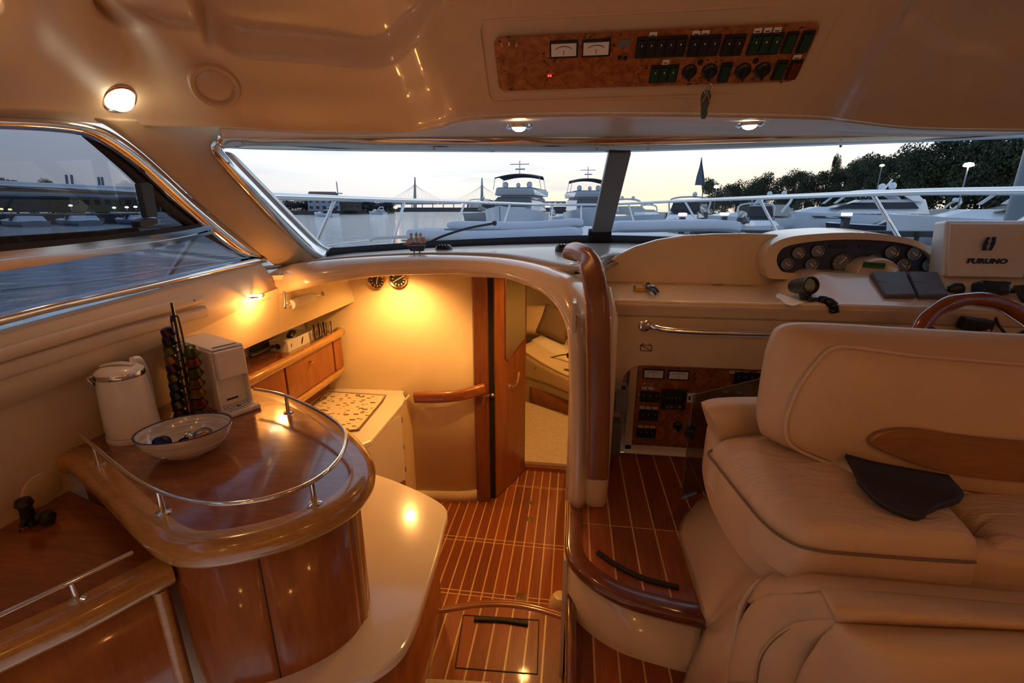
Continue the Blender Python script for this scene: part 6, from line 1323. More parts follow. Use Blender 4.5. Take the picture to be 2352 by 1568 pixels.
for t_, b_, sd in (((770, 457), (732, 545), -1), ((930, 460), (907, 540), -1), ((1068, 464), (1052, 508), -1), ((1172, 467), (1160, 505), -1), ((1270, 469), (1266, 500), -1), ((1335, 470), (1335, 500), -1), ((1443, 467), (1454, 505), 1), ((1572, 461), (1600, 508), 1), ((1743, 454), (1786, 536), 1), ((2003, 444), (2062, 542), 1), ((445, 546), (398, 618), -1)):
    p = oncurve(*t_, sd) if t_[1] < 540 else oncurve(*t_, -1)
    q = R(*b_, y=p.y - .12) if sd < 0 else R(*b_, y=p.y - .10)
    q2 = q + (q - p).normalized() * .15
    tube('stanchion', [p, q2], .014, M['chrome'], rail_t, k=8)
tube('lower_wire', [oncurve(640, 585, -1), oncurve(735, 566, -1), oncurve(900, 545, -1)], .004, M['steel'], rail_t, k=6, n=12)
tube('lower_wire', [oncurve(0, 668, -1), oncurve(250, 640, -1), oncurve(420, 612, -1), oncurve(585, 590, -1)], .004, M['steel'], rail_t, k=6, n=12)
def pad(lb, pts, h, w, y0, nm='sun_pad'):
    P = [R(a, b, y=y0) for a, b in pts]
    t = thing(nm, P[len(P) // 2], lb, 'sunbathing pad', 'covered sun pads on the foredeck')
    PP = cat_rom(P, 24); sc = [1.0] * 25; sc[0] = .45; sc[1] = .85; sc[-1] = .45; sc[-2] = .85
    sweep('cover', PP, rrect(w, h, h * .48, 5), M['padw'], t, up=(0, 0, 1), scale=sc)
    tube('hem', [p + Vector((0, -w / 2, -h * .38)) for p in P], .008, M['boatg'], t, k=6, n=24)
pad('lower long rolled white sun pad at the port side of the foredeck', [(948, 538), (980, 538), (1060, 541), (1160, 540), (1260, 536), (1338, 530)], .11, .6, 4.5)
pad('upper rolled white sun pad lying on top of the port pad', [(1030, 517), (1100, 519), (1200, 520), (1280, 515), (1340, 510)], .085, .3, 4.5)
pad('rolled white sun pad at the starboard side of the foredeck', [(1398, 520), (1480, 519), (1580, 517), (1650, 517), (1690, 522)], .095, .5, 4.5)
# wiper outside the screen
wpz = thing('windscreen_wiper', R(1000, 552, y=2.98), 'black windscreen wiper arm resting on the glass', 'wiper')
tube('arm', [R(982, 558, y=2.95), R(1020, 541, y=3.0), R(1075, 524, y=3.05), R(1133, 513, y=3.08)], .008, M['black'], wpz, k=8, n=16)
lathe('end_cap', [(0, -.02), (.014, -.012), (.016, .01), (0, .018)], M['black'], loc=R(1136, 512, y=3.08), parent=wpz, k=10)

# ================================================================== other boats
def yacht(name, lb, pos, heading, L, B, F, style, grp=None, hullm=None, sup=1.0):
    sup *= .78; F *= .85
    """local x forward; hull, deckhouse, windows, flybridge, canopy, domes, mast"""
    t = thing(name, (pos[0], pos[1], ZW), lb, 'boat', grp); hm = hullm or M['boatw']
    rotm = Matrix.Rotation(heading, 4, 'Z'); o = Vector((pos[0], pos[1], ZW))
    def P(x, y, z): return o + rotm @ Vector((x, y, z))
    xs = [-.5, -.3, 0, .2, .35, .45, .5]; wd = [.46, .5, .5, .44, .28, .12, .005]; sh = [.80, .82, .88, .95, 1.02, 1.07, 1.10]
    def sec(s, k, zf): return [P(x * L * (1 if zf > .5 else .97), s * w * B * k, F * h * zf) for x, w, h in zip(xs, wd, sh)]
    loft('hull', [sec(-1, 1, 1), sec(-1, .96, .5), sec(-1, .8, 0), sec(-1, .3, -.2), sec(1, .3, -.2), sec(1, .8, 0), sec(1, .96, .5), sec(1, 1, 1)], hm, t, n=20, smooth=True, angle=50)
    loft('deck', [sec(-1, 1, 1), [P(x * L, 0, F * h + .06) for x, h in zip(xs, sh)], sec(1, 1, 1)], M['boatw'], t, n=20)
    mk('transom', [P(-.5 * L, -.46 * B, F * .8), P(-.5 * L, .46 * B, F * .8), P(-.485 * L, .4 * B, 0), P(-.485 * L, -.4 * B, 0)], [(0, 1, 2, 3)], hm, t, solid=.05)
    def house(nm, x0, x1, w, z0, z1, rf, rb, m, tap=.85):
        v = [P(x0 * L, -w * B, z0), P(x0 * L, w * B, z0), P(x1 * L, w * B * .8, z0), P(x1 * L, -w * B * .8, z0), P((x0 + rb) * L, -w * B * tap, z1), P((x0 + rb) * L, w * B * tap, z1), P((x1 - rf) * L, w * B * .7 * tap, z1), P((x1 - rf) * L, -w * B * .7 * tap, z1)]
        return mk(nm, v, [(0, 1, 2, 3), (4, 5, 6, 7), (0, 1, 5, 4), (1, 2, 6, 5), (2, 3, 7, 6), (3, 0, 4, 7)], m, t, bevel=.06, bseg=2)
    def dome(x, y, z, r): lathe('radar_dome', [(0, -r), (r * .8, -r * .8), (r, 0), (r * .8, r * .6), (r * .4, r * .92), (0, r)], M['boatw'], loc=P(x * L, y * B, z), parent=t, k=12)
    d0 = F * .9
    if style == 'fly':
        house('foredeck_trunk', .0, .36, .33, d0, d0 + .45 * sup, .10, 0, M['boatw']); house('deck_house', -.36, .16, .44, d0, d0 + 1.75 * sup, .14, .02, M['boatw'])
        house('window_band', -.33, .16, .445, d0 + .80 * sup, d0 + 1.55 * sup, .07, .02, M['boatd'], .93)
        house('flybridge', -.38, .05, .46, d0 + 1.75 * sup, d0 + 2.45 * sup, -.02, .0, M['boatw'], 1.02)
        house('fly_rim', -.37, .05, .44, d0 + 2.45 * sup, d0 + 2.6 * sup, .0, .0, M['boatg'], 1.0)
        zc_ = d0 + 4.1 * sup
        loft('canopy', [[P(-.30 * L, s * .40 * B, zc_ - .25 * abs(s) ** 2) for s in (-1, -.5, 0, .5, 1)], [P(-.15 * L, s * .42 * B, zc_ + .12 - .25 * abs(s) ** 2) for s in (-1, -.5, 0, .5, 1)], [P(.0 * L, s * .40 * B, zc_ - .1 - .25 * abs(s) ** 2) for s in (-1, -.5, 0, .5, 1)]], M['canvas'], t, n=12, nr=8, solid=.08)
        for sx_ in (-1, 1):
            for xx in (-.28, -.02): tube('canopy_leg', [P(xx * L, sx_ * .40 * B, zc_ - .25), P(xx * L, sx_ * .44 * B, d0 + 2.4 * sup)], .03, M['steel'], t, k=6)
        dome(-.04, -.22, d0 + 2.95 * sup, .34 * sup); dome(-.04, .22, d0 + 2.95 * sup, .34 * sup); dome(-.03, .02, d0 + 2.9 * sup, .26 * sup)
        tube('mast', [P(-.12 * L, 0, zc_), P(-.12 * L, 0, zc_ + 1.6 * sup)], .05, M['steel'], t, k=6); tube('yard', [P(-.12 * L, -.18 * B, zc_ + .9), P(-.12 * L, .18 * B, zc_ + .9)], .035, M['steel'], t, k=6)
        tube('radar_bar', [P(-.12 * L, -.08 * B, zc_ + .5), P(-.12 * L, .1 * B, zc_ + .5)], .07, M['boatw'], t, k=6)
    elif style == 'arch':
        house('cabin_trunk', -.12, .34, .36, d0, d0 + .75 * sup, .14, .0, M['boatw']); house('deck_house', -.40, .12, .42, d0, d0 + 1.5 * sup, .18, .03, M['boatw'])
        house('window_band', -.34, .13, .425, d0 + .55 * sup, d0 + 1.2 * sup, .13, .03, M['boatd'], .92)
        loft('hardtop', [[P(-.34 * L, s * .38 * B, d0 + 2.3 * sup - .12 * s * s) for s in (-1, 0, 1)], [P(-.1 * L, s * .40 * B, d0 + 2.5 * sup - .12 * s * s) for s in (-1, 0, 1)], [P(.06 * L, s * .34 * B, d0 + 2.2 * sup - .12 * s * s) for s in (-1, 0, 1)]], M['boatw'], t, n=10, nr=8, solid=.14)
        for s in (-1, 1):
            loft('side_pillar', [[P(-.36 * L, s * .40 * B, d0 + 1.3 * sup), P(-.30 * L, s * .40 * B, d0 + 1.3 * sup)], [P(-.30 * L, s * .38 * B, d0 + 2.3 * sup), P(-.2 * L, s * .38 * B, d0 + 2.35 * sup)]], M['boatw'], t, n=3, solid=.1, smooth=False)
            loft('screen_pillar', [[P(.10 * L, s * .33 * B, d0 + 1.1 * sup), P(.12 * L, s * .33 * B, d0 + 1.1 * sup)], [P(.03 * L, s * .34 * B, d0 + 2.2 * sup), P(.05 * L, s * .34 * B, d0 + 2.2 * sup)]], M['boatw'], t, n=3, solid=.06, smooth=False)
        dome(-.2, -.22, d0 + 2.9 * sup, .36 * sup); dome(-.2, .22, d0 + 2.9 * sup, .36 * sup)
        tube('mast', [P(-.18 * L, 0, d0 + 2.4 * sup), P(-.22 * L, 0, d0 + 3.6 * sup)], .09, M['boatw'], t, k=6)
        for s in (-1, 1): mk('hull_window', [P(.02 * L, s * .492 * B, F * .62), P(.22 * L, s * .44 * B, F * .68), P(.24 * L, s * .42 * B, F * .80), P(.04 * L, s * .495 * B, F * .74)], [(0, 1, 2, 3)], M['boatd'], t, solid=.04)
    elif style == 'canvas':
        house('cabin_trunk', -.05, .34, .36, d0, d0 + .6 * sup, .14, .0, M['boatw'])
        house('windscreen', -.12, .10, .40, d0 + .2, d0 + 1.05 * sup, .16, .0, M['boatd'], .9)
        house('canvas_tent', -.44, -.02, .42, d0 + .1, d0 + 1.95 * sup, .06, .02, M['canvas'], .86)
        house('tent_window', -.38, -.06, .427, d0 + .75 * sup, d0 + 1.5 * sup, .04, .02, plain('clear_tent_window', (.28, .30, .30), .2), .90)
        tube('arch', [P(-.3 * L, -.42 * B, d0 + .6), P(-.34 * L, -.38 * B, d0 + 2.1 * sup), P(-.34 * L, .38 * B, d0 + 2.1 * sup), P(-.3 * L, .42 * B, d0 + .6)], .07, M['boatw'], t, k=6, n=16)
        dome(-.34, .1, d0 + 2.5 * sup, .24 * sup)
    elif style == 'tent':
        house('cabin_trunk', -.08, .36, .36, d0, d0 + .5 * sup, .16, .0, M['boatw'])
        house('cockpit_cover', -.42, .10, .42, d0 + .1, d0 + 1.35 * sup, .22, .10, plain('pale_cockpit_cover', (.42, .42, .38), .8), .7)
        tube('arch', [P(-.2 * L, -.45 * B, d0 + .4), P(-.3 * L, -.40 * B, d0 + 2.2 * sup), P(-.3 * L, .40 * B, d0 + 2.2 * sup), P(-.2 * L, .45 * B, d0 + .4)], .12, M['boatw'], t, k=6, n=16)
        dome(-.3, -.2, d0 + 2.6 * sup, .28 * sup); dome(-.3, .2, d0 + 2.6 * sup, .28 * sup)
    else:   # bowrider
        house('windscreen', -.08, .08, .40, d0, d0 + .6 * sup, .10, .0, M['boatd'], .9); house('cover', -.45, -.05, .42, d0 - .1, d0 + .5 * sup, .05, .03, M['boatw'], .8)
    return t
def at(px, d, py=480):
    r = ray(px, py); return (r.x * d, r.y * d)
def hd_(deg): return math.radians(deg)
# heading 0 = bow to +x (starboard); -90 = bow towards us
yacht('motor_yacht', 'white flybridge yacht with dark canopy moored bow on ahead of the port bow', at(1186, 39), hd_(-92), 15, 4.7, 2.2, 'fly', 'moored boats', None, .95)
yacht('motor_yacht', 'flybridge yacht partly hidden behind the windscreen centre post', at(1352, 45), hd_(-84), 14, 4.2, 2.2, 'fly', 'moored boats', None, .95)
yacht('patrol_boat', 'grey vessel moored behind the flybridge yacht left of it', at(1135, 60), hd_(-60), 16, 4.2, 1.9, 'canvas', 'moored boats', M['boatg'])
yacht('motor_yacht', 'cruiser with black canvas enclosure right of the centre post', at(1572, 33), hd_(-108), 10, 3.4, 1.35, 'canvas', 'moored boats', plain('white_red_hull', (.5, .5, .54), .3), 1.0)
yacht('motor_yacht', 'cruiser with pale cockpit cover and twin radar domes near the shore', at(1715, 42), hd_(-150), 12, 3.8, 1.5, 'tent', 'moored boats', None, 1.05)
yacht('motor_yacht', 'white boat with dark canvas cabin in front of the pale covered cruiser', at(1752, 30), hd_(-100), 7, 2.6, 1.0, 'canvas', 'moored boats', None, .85)
yacht('motor_yacht', 'large white hardtop yacht with twin domes, broadside to the camera', at(1945, 42), hd_(172), 14, 4.4, 1.9, 'arch', 'moored boats', None, 1.05)
yacht('speedboat', 'dark hulled speedboat with white deck ahead of the helm', at(2035, 33), hd_(168), 7.2, 2.3, .95, 'bow', 'moored boats', plain('dark_speedboat_hull', (.02, .02, .03), .25), .8)
yacht('motor_yacht', 'white sport yacht with oval windows behind the chart plotter', at(2345, 25), hd_(165), 12, 3.8, 1.7, 'arch', 'moored boats', None, .95)
yacht('motor_yacht', 'small white cruiser moored between the hardtop yacht and the trees', at(2110, 45), hd_(160), 9, 3.0, 1.2, 'tent', 'moored boats', None, .9)
yacht('motor_yacht', 'far cruiser with blue lit canopy just right of the centre post', at(1470, 52), hd_(-70), 11, 3.6, 1.5, 'tent', 'moored boats', None, 1.0)
for i, (px, d, lb) in enumerate(((1290, 62, 'small boat far behind, between the two flybridge yachts'), (1500, 70, 'small far boat beyond the canvas cruiser'), (745, 120, 'workboat moored below the pale blue quay house'), (865, 170, 'small white boat at the end of the port bank'), (40, 52, 'white motorboat at the near end of the quay, seen in the side window'), (165, 55, 'second white motorboat along the quay in the side window'), (300, 59, 'white motorboat below the ochre building in the side window'))):
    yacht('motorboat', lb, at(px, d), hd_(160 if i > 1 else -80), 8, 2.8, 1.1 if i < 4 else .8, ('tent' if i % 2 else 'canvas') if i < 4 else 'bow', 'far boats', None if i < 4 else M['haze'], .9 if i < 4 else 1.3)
# feather flag
ff_ = thing('feather_flag', (*at(1608, 36), ZW), 'tall narrow feather flag on the pontoon among the boats', 'flag')
fb = Vector((*at(1612, 36), 0)); sc_ = 36 / FPX
def fpt(dx, py): p = R(1608 + dx, py, d=36); return p
mk('cloth', [fpt(-12, 425), fpt(12, 425), fpt(8, 395), fpt(3, 362), fpt(-2, 385), fpt(-8, 405)], [tuple(range(6))], plain('grey_blue_flag', (.10, .12, .17), .8), ff_, solid=.03)
p = fpt(8, 425); tube('pole', [Vector((p.x, p.y, ZW + .4)), p, fpt(3, 362)], .04, M['black'], ff_, k=6)

# ================================================================== shore
def crown(seed, rx, rz, cnt, leafs=.55, m=None):
    rnd = random.Random(seed); v = []; f = []
    blobs = [(rnd.uniform(-.6, .6) * rx, rnd.uniform(-.6, .6) * rx, rnd.uniform(-.55, .75) * rz, rnd.uniform(.35, .6)) for _ in range(9)] + [(0, 0, 0, .75)]
    for _ in range(cnt):
        bx, by, bz, br = rnd.choice(blobs); d = Vector((rnd.gauss(0, 1), rnd.gauss(0, 1), rnd.gauss(0, 1))).normalized() * (rnd.random() ** .4)
        c = Vector((bx + d.x * br * rx, by + d.y * br * rx, bz + d.z * br * rz * .8)); s = leafs * rnd.uniform(.6, 1.3)
        a = Vector((rnd.gauss(0, 1), rnd.gauss(0, 1), rnd.gauss(0, 1))).normalized(); b = a.cross(Vector((rnd.gauss(0, 1), rnd.gauss(0, 1), rnd.gauss(0, 1)))).normalized(); k = len(v)
        v += [c + a * s, c + b * s * .7, c - a * s, c - b * s * .7]; f.append((k, k + 1, k + 2, k + 3))
    me = bpy.data.meshes.new('foliage'); me.from_pydata([tuple(p) for p in v], [], f); me.materials.append(m or M['leaf']); return me
CR = [crown(1, 1.0, 1.0, 6000, .042), crown(2, 1.0, 1.0, 6000, .042), crown(3, 1.0, 1.0, 6000, .042)]
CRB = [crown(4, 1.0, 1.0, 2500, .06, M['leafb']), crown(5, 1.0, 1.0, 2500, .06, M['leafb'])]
tm = lathe('trunk_source', [(.12, 0), (.08, .5), (.05, 1.0)], M['bark'], k=8); trunk_me = tm.data; bpy.data.objects.remove(tm)
def tree(px, d, topy, rpx, lb, grp, far=False, k=0):
    r = ray(px, topy); x, y = r.x * d, r.y * d; zt = EYE + r.z * d; rx = rpx * d / FPX; gz = ZW + .8; h = zt - gz
    t = thing('tree', (x, y, gz), lb, 'tree', grp)
    rz = min(h * .55, rx * (1.25 if rpx > 15 else 4.0))
    c = bpy.data.objects.new('foliage', (CRB if far else CR)[k % (2 if far else 3)]); COL.objects.link(c); c.location = (x, y, zt - rz); c.scale = (rx, rx, rz); c.rotation_euler = (0, 0, k * 1.3); adopt(c, t)
    c2 = bpy.data.objects.new('foliage', (CRB if far else CR)[(k + 1) % (2 if far else 3)]); COL.objects.link(c2); c2.location = (x + rx * .3, y, gz + h * .3); c2.scale = (rx * .95, rx * .95, h * .42); c2.rotation_euler = (0, 0, k * 2.1); adopt(c2, t)
    u = bpy.data.objects.new('trunk', trunk_me); COL.objects.link(u); u.location = (x, y, gz); u.scale = (h * .25, h * .25, h * .8); adopt(u, t)
rt = [(1648, 75, 408, 34), (1700, 76, 404, 34), (1752, 74, 398, 34), (1800, 72, 402, 30), (1832, 70, 380, 26), (1862, 68, 398, 30), (1905, 66, 388, 34), (1950, 64, 372, 30), (1990, 60, 362, 36), (2035, 56, 348, 44), (2090, 52, 325, 50), (2150, 48, 305, 60), (2220, 46, 300, 66), (2290, 44, 296, 70), (2365, 42, 290, 80), (1928, 70, 352, 11), (2440, 40, 280, 90)]
for i, (px, d, ty, rr) in enumerate(rt):
    w = ['leafmost', 'low'][0]
    tree(px, d, ty, rr, ('dark leafy tree on the starboard bank, number %d from the flag towards the street lamps' % (i + 1)) if False else ['dark bushy tree at the low end of the starboard bank beside the white lamp', 'round dark tree second from the low end of the starboard bank', 'round dark tree third from the low end of the starboard bank', 'small dark tree before the pointed one on the starboard bank', 'pointed dark tree standing above the low half of the bank', 'dark tree just right of the pointed one on the bank', 'dark tree left of the slim spruce on the starboard bank', 'dark tree behind the slim spruce on the starboard bank', 'tall leafy tree rising right of the slim spruce', 'tall leafy tree behind the yellow street lamp', 'broad tall tree right of the yellow street lamp', 'broad tall tree between the two street lamps', 'broad tall tree directly behind the brightest street lamp', 'broad tall tree right of the brightest street lamp', 'broad tall tree at the starboard end of the windscreen', 'slim dark spruce standing above its neighbours on the bank', 'broad tall tree furthest to starboard on the bank'][i], 'trees on the starboard bank', False, i)
lt_ = [(665, 170, 455, 26, 'low tree nearest the port pillar on the far bank'), (700, 175, 457, 24, 'low tree left of the pale blue quay house'), (815, 190, 456, 26, 'low tree right of the pale blue quay house'), (850, 195, 458, 24, 'low tree in the middle of the far port bank'), (885, 200, 460, 20, 'low tree at the seaward end of the far port bank')]
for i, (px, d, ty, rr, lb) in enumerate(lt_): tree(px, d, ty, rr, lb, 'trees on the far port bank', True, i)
sw_ = [(18, 100, 408, 30, 'round tree at the aft end of the quay seen in the side window'), (100, 104, 404, 22, 'round tree standing above the quay roof in the side window'), (200, 104, 445, 34, 'low tree left of the ochre building in the side window'), (350, 100, 442, 30, 'low tree right of the ochre building in the side window'), (420, 100, 446, 34, 'low tree near the window pillar in the side window'), (140, 104, 446, 40, 'low dark tree between the quay roofs in the side window')]
for i, (px, d, ty, rr, lb) in enumerate(sw_): tree(px, d, ty, rr, lb, 'trees on the quay beside the port window', False, i)
# banks and quays
def bank(lb, pts, z1, m, depth=30):
    P = [Vector((*at(px, d), 0)) for px, d in pts]; Q = [p + Vector((p.x, p.y, 0)).normalized() * depth for p in P]; n = len(P); o_ = thing('quay', P[0], lb, 'quay')
    v = [Vector((p.x, p.y, ZW - .3)) for p in P] + [Vector((p.x, p.y, z1)) for p in P] + [Vector((p.x, p.y, z1)) for p in Q]
    mk('bank', v, [(i, i + 1, n + i + 1, n + i) for i in range(n - 1)] + [(n + i, n + i + 1, 2 * n + i + 1, 2 * n + i) for i in range(n - 1)], m, o_, recalc=False)
bank('dark quay wall along the port side seen through the side window', [(-500, 48), (-200, 53), (100, 57), (350, 64), (600, 74)], ZW + 1.2, M['shore'])
bank('low bank with trees beyond the port bow', [(600, 155), (720, 165), (820, 185), (905, 215)], ZW + 1.2, M['shore'])
bank('long breakwater below the bridge', [(880, 330), (1000, 340), (1120, 350), (1300, 350)], ZW + 3.0, plain('breakwater_stone', (.07, .075, .08), .9), 20)
bank('starboard bank below the trees', [(1440, 100), (1600, 84), (1800, 66), (2000, 52), (2200, 40), (2500, 34)], ZW + 1.0, M['shore'], 40)
# pontoon by the speedboat
pn = thing('pontoon', (*at(2050, 24), ZW), 'dark floating pontoon behind the speedboat', 'pontoon')
a, b = Vector((*at(1600, 26), 0)), Vector((*at(2250, 24), 0)); dd = (b - a).normalized(); sdv = Vector((-dd.y, dd.x, 0)) * 1.0
plate('walkway', [Vector((p.x, p.y, ZW + .55)) for p in (a, b, b + sdv, a + sdv)], .3, M['shore'], pn)
for k in range(8):
    q = a.lerp(b, (k + .5) / 8); box('fender_plank', (q.x, q.y - .05, ZW + .45), (.2, .1, .5), M['bark'], pn)
# buildings on the quay
def building(name, lb, px, d, w, h, m, z0, roofm, wins, rise=1.2, dep=8):
    x, y = at(px, d); ang = math.atan2(-x, y); t = thing(name, (x, y, z0), lb, 'building'); rm = Matrix.Rotation(ang, 4, 'Z'); o = Vector((x, y, z0))
    def P(a, b, c): return o + rm @ Vector((a, b, c))
    v = [P(i * w / 2, j * dep, k * h) for i in (-1, 1) for j in (0, 1) for k in (0, 1)]
    mk('walls', v, [(0, 1, 3, 2), (4, 6, 7, 5), (0, 4, 5, 1), (2, 3, 7, 6), (0, 2, 6, 4), (1, 5, 7, 3)], m, t)
    mk('roof', [P(-w / 2 - .3, -.3, h), P(w / 2 + .3, -.3, h), P(w / 2 + .3, dep + .3, h), P(-w / 2 - .3, dep + .3, h), P(-w / 2 + .8, dep / 2, h + rise), P(w / 2 - .8, dep / 2, h + rise)], [(0, 1, 5, 4), (1, 2, 5), (2, 3, 4, 5), (3, 0, 4), (0, 1, 2, 3)], roofm, t)
    n, rows__ = wins
    for j in range(rows__):
        for i in range(n):
            a = -w / 2 + (i + .5) * w / n; c = h * (j + .55) / rows__; fr_ = mk('window', [P(a - w / n * .25, -.06, c - .5), P(a + w / n * .25, -.06, c - .5), P(a + w / n * .25, -.06, c + .5), P(a - w / n * .25, -.06, c + .5)], [(0, 1, 2, 3)], M['boatd'], t, solid=.08)
    return t
building('quay_building', 'long ochre building with dark windows on the quay in the side window', 275, 104, 16, 4.0, M['ochre'], ZW + 1.2, M['roofd'], (9, 1), .8)
building('quay_building', 'dark roofed shed left of the ochre building on the quay', 70, 100, 17, 3.2, M['roofd'], ZW + 1.2, M['roofd'], (6, 1), .8)
building('quay_building', 'low grey shed near the window pillar on the quay', 420, 108, 10, 3.4, M['roofd'], ZW + 1.2, M['roofd'], (5, 1), .6)
building('quay_house', 'pale blue house with pitched roof on the far port bank', 745, 170, 11, 4.6, M['bluewall'], ZW + 1.2, plain('brown_roof', (.16, .10, .08), .8), (5, 2), 2.4)
building('quay_house', 'long brown shed right of the pale blue house', 800, 178, 10, 3.2, plain('brown_shed_wall', (.10, .08, .07), .8), ZW + 1.2, M['roofd'], (4, 1), 1.2)
# cranes seen over the quay
for i, (px, lb) in enumerate(((152, 'left of the paired harbour crane jibs over the quay roofs'), (164, 'right jib of the first crane pair over the quay roofs'), (226, 'left jib of the second crane pair near the latch'), (234, 'right jib of the second crane pair near the latch'))):
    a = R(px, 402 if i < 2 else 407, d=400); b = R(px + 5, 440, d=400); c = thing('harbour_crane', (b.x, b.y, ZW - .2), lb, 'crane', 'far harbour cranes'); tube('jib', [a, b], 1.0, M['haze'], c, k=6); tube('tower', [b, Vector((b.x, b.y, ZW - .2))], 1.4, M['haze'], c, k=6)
# signal mast with red lamp
sm = thing('signal_mast', (*at(773, 172), ZW + 1.2), 'thin mast with a red light above the far port bank', 'mast'); p = R(773, 418, d=172)
tube('pole', [Vector((p.x, p.y, ZW + 1.2)), p], .18, M['haze'], sm, k=6); lathe('red_light', [(0, -.35), (.35, 0), (0, .35)], emit('red_signal', (1, .10, .08), 2.0), loc=p, parent=sm, k=8)
q = R(773, 444, d=172); box('platform', q, (4.5, .6, .35), M['haze'], sm)
# cable-stayed bridge
br = thing('cable_bridge', (*at(1030, 900), ZW), 'far cable stayed bridge with two pylons and lamps along its deck', 'bridge')
D = 900
def bpx(px, py): return R(px, py, d=D)
for px, tp_ in ((953, 407), (1107, 409)):
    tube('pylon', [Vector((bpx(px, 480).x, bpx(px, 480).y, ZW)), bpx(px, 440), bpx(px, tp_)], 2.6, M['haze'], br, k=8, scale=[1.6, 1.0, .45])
    for k in range(1, 7):
        for s in (-1, 1): tube('stay_cable', [bpx(px, tp_ + 10 + k * 1.5), bpx(px + s * k * 11, 464)], .16, M['haze'], br, k=4)
plate('deck', [bpx(840, 466), bpx(1300, 463), bpx(1300, 466), bpx(840, 469)], 6, M['haze'], br)
for k in range(14): tube('pier', [bpx(850 + k * 24, 467), Vector((bpx(850 + k * 24, 480).x, bpx(850 + k * 24, 480).y, ZW))], 1.0, M['haze'], br, k=5)
amber = emit('amber_road_lamp', (1.0, .55, .18), 7.0); cyan = emit('cyan_traffic_lamp', (.1, .9, .8), 4.0); redl = emit('red_traffic_lamp', (1.0, .12, .05), 4.0); whl = emit('white_lamp', (1.0, .92, .75), 14.0)
for px, py, m_ in ((880, 455, amber), (902, 459, amber), (927, 461, amber), (863, 465, amber), (968, 463, amber), (985, 461, amber), (1012, 459, amber), (977, 466, cyan), (1033, 466, cyan), (1005, 468, redl), (1017, 468, redl), (1062, 468, amber), (1090, 462, amber), (1250, 466, amber), (1262, 467, amber), (1275, 466, amber), (1240, 464, amber)):
    lathe('deck_lamp', [(0, -1.2), (1.2, 0), (0, 1.2)], m_, loc=bpx(px, py), parent=br, k=6)
# lamps on shore and pontoon
def post_lamp(px, py, d, r, m_, lb, grp, ground, pw=0):
    p = R(px, py, d=d); t = thing('street_lamp', (p.x, p.y, ground), lb, 'street lamp', grp); tube('post', [Vector((p.x, p.y, ground)), p], .05, M['boatg'], t, k=6)
    lathe('lamp_head', [(0, -r * .5), (r, -r * .2), (r * .8, r * .4), (0, r * .6)], m_, loc=p, parent=t, k=10)
post_lamp(2225, 379, 36, .34, emit('bright_street_lamp', (1.0, .86, .62), 40.0), 'brightest street lamp shining among the starboard trees', 'shore lamps', ZW + 1)
post_lamp(2026, 380, 48, .22, emit('yellow_street_lamp', (1.0, .72, .35), 9.0), 'yellow street lamp among the starboard trees', 'shore lamps', ZW + 1)
post_lamp(1646, 429, 70, .42, emit('white_street_lamp', (1.0, .88, .6), 14.0), 'white street lamp at the low end of the starboard trees', 'shore lamps', ZW + 1)
for px, py, d, lb in ((1945, 492, 24, 'pontoon bollard lamp in front of the hardtop yacht'), (1664, 491, 27, 'pontoon bollard lamp beside the pale covered cruiser'), (1568, 492, 26, 'pontoon bollard lamp beside the canvas cruiser')):
    p = R(px, py, d=d); t = thing('bollard_lamp', (p.x, p.y, ZW + .55), lb, 'lamp', 'pontoon bollard lamps'); box('pillar', (p.x, p.y, (p.z - .15 + ZW + .5) / 2), (.30, .30, p.z - .15 - ZW - .5), M['boatd'], t)
    box('lamp_cap', p, (.42, .3, .14), emit('warm_bollard_lamp', (1.0, .72, .42), 10.0), t, bevel=.03)
for px, py, lb in ((162, 472, 'white quay lamp left of the ochre building'), (262, 477, 'quay lamp left of the three in front of the ochre building'), (291, 476, 'quay lamp in the middle in front of the ochre building'), (311, 475, 'quay lamp nearest the window latch'), (367, 470, 'quay lamp right of the window latch'), (23, 481, 'orange quay lamp nearest the aft edge of the side window'), (3, 480, 'yellow quay lamp at the very edge of the side window')):
    post_lamp(px, py, 62, .22, whl if px > 60 else amber, lb, 'quay lamps', ZW + 1.2)
post_lamp(908, 477, 210, 1.0, amber, 'amber lamp at the end of the far port bank', 'shore lamps', ZW - .2)
# steel pile at the starboard edge
pl_ = thing('mooring_pile', (*at(2338, 9), ZW), 'blue grey steel mooring pile at the starboard edge of the windscreen', 'pile'); q = Vector((*at(2338, 9), 0))
tube('pile', [Vector((q.x, q.y, ZW)), Vector((q.x, q.y, 2.9))], .16, M['boatg'], pl_, k=14)
lathe('cap', [(0, 0), (.18, 0), (.16, .08), (0, .12)], M['boatw'], loc=(q.x, q.y, 2.9), parent=pl_, k=14)

# ================================================================== LAMPS OF THE BOAT
# soffit spots over the windscreen
def soffit_spot(px, py, lb, z=1.603):
    c = R(px, py, z=z); t = thing('soffit_lamp', c, lb, 'lamp', 'soffit lamps')
    lathe('ring', [(.026, .0), (.030, -.005), (.040, -.007), (.047, -.003), (.048, .004)], M['chrome'], loc=c, parent=t, k=24, capb=False, capt=False)
    lathe('bulb', [(0, -.016), (.012, -.015), (.021, -.010), (.026, -.002), (.026, .002)], M['lampwhite'], loc=c, parent=t, k=18, capt=False)
    return c
for px, lb in ((1192, 'lit soffit lamp above the port half of the windscreen'), (1722, 'lit soffit lamp above the starboard half of the windscreen')):
    c = soffit_spot(px, 291 if px < 1500 else 286, lb)
    lamp('SPOT', 'soffit_light', c + Vector((0, 0, -.022)), 3.0, size=.02, spot=130, blend=.8)
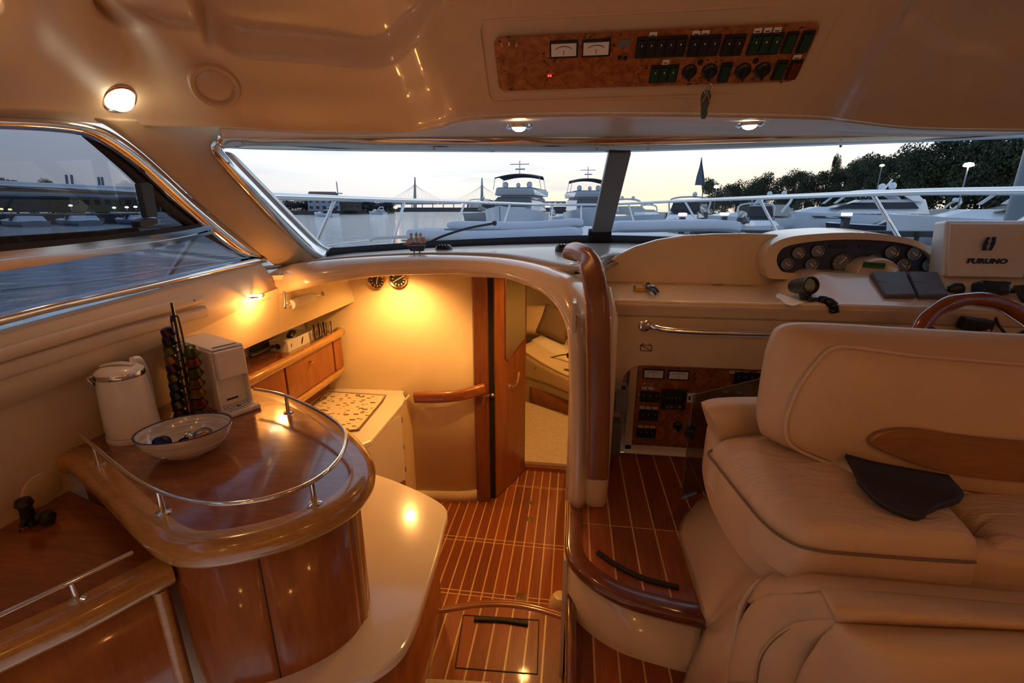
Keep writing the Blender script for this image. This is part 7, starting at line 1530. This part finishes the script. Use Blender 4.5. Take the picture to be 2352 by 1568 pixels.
# ceiling lamp on the port cove
c, nv_ = onceil(275, 228); cl_ = thing('cove_lamp', c, 'bright lit ceiling lamp on the port cove above the side window', 'lamp')
er = Vector((0, 0, 1)).rotation_difference(nv_).to_euler()
lathe('ring', [(.034, -.004), (.044, .004), (.050, .003), (.053, -.006)], M['chrome'], loc=c, parent=cl_, k=24, rot=er, capb=False, capt=False)
lathe('bulb', [(.036, -.003), (.036, .006), (.030, .020), (.018, .030), (0, .034)], M['lampwhite'], loc=c, parent=cl_, k=20, rot=er, capb=False)
lamp('SPOT', 'cove_light', c + nv_ * .045, 3.2, size=.03, rot=Vector((0, 0, -1)).rotation_difference(nv_).to_euler(), spot=150, blend=.8)
# speaker grille on the cove
sc, nv_ = onceil(494, 196); sc = sc + nv_ * .004; spk = thing('ceiling_speaker', sc, 'round cream speaker set in the ceiling beside the roof hatch', 'speaker')
er = Vector((0, 0, 1)).rotation_difference(nv_).to_euler()
lathe('rim', [(.052, .004), (.058, .012), (.068, .012), (.074, .002), (.075, -.03)], M['ceil'], loc=sc, parent=spk, k=30, rot=er, capb=False, capt=False)
lathe('grille', [(0, .010), (.03, .009), (.045, .006), (.055, .002)], M['ceil'], loc=sc, parent=spk, k=30, rot=er, capt=False)
# galley lamp under the arch
gcn = R(580, 690, x=-1.40); gl = thing('galley_lamp', gcn, 'lit lamp tucked under the port end of the arch', 'lamp')
lathe('bulb', [(0, -.012), (.018, -.010), (.03, 0), (.03, .008)], M['lampglow'], loc=gcn + Vector((0, .02, .012)), parent=gl, k=16, capt=False)
lathe('ring', [(.03, .0), (.036, -.004), (.042, .004)], M['chrome'], loc=gcn + Vector((0, .02, .016)), parent=gl, k=16, capb=False, capt=False)
lamp('POINT', 'galley_light', gcn + Vector((.035, .03, -.03)), 3.0, size=.02)
# deckhead lamps of the lower deck
def deck_lamp(x, y, z, pw, lb, spot=150, sz=.03):
    t = thing('deckhead_lamp', (x, y, z), lb, 'lamp', 'lower deck lamps')
    lathe('ring', [(.03, .0), (.038, -.006), (.046, .002)], M['chrome'], loc=(x, y, z), parent=t, k=18, capb=False, capt=False)
    lathe('bulb', [(0, -.008), (.02, -.006), (.03, 0)], M['lampglow'], loc=(x, y, z), parent=t, k=16, capt=False)
    lamp('SPOT', 'deckhead_light', (x, y, z - .02), pw, color=(1.0, .46, .115), size=sz, spot=spot, blend=.7)
deck_lamp(-1.02, 2.50, 1.005, 20.0, 'lit deckhead lamp close to the galley bulkhead')
deck_lamp(-.22, 2.25, 1.005, 25.0, 'lit deckhead lamp over the companionway floor')
deck_lamp(-.22, 2.80, 1.005, 5.0, 'lit deckhead lamp by the cabin door')
deck_lamp(.1, 4.2, 1.0, 40.0, 'lit deckhead lamp over the berth')
# saloon downlights behind the camera
for i, (x, y) in enumerate(((-.7, -.3), (1.1, -.3), (-.7, -1.6), (1.1, -1.6), (-.7, -2.8), (1.1, -2.8))):
    t = thing('saloon_downlight', (x, y, 1.905), ('port' if x < 0 else 'starboard') + ' saloon ceiling downlight, ' + ('nearest the helm', 'in the middle of the saloon', 'nearest the aft bulkhead')[i // 2], 'lamp', 'saloon downlights')
    lathe('ring', [(.035, 0), (.045, -.006), (.055, .002)], M['chrome'], loc=(x, y, 1.905), parent=t, k=20, capb=False, capt=False)
    lathe('bulb', [(0, -.006), (.025, -.005), (.035, 0)], M['lampglow'], loc=(x, y, 1.905), parent=t, k=16, capt=False)
    lamp('POINT', 'saloon_light', (x, y, 1.86), (2.8 if x < 0 else 4.6) * ((.5 if x < 0 else .9) if i < 2 else 1.15), size=.03)
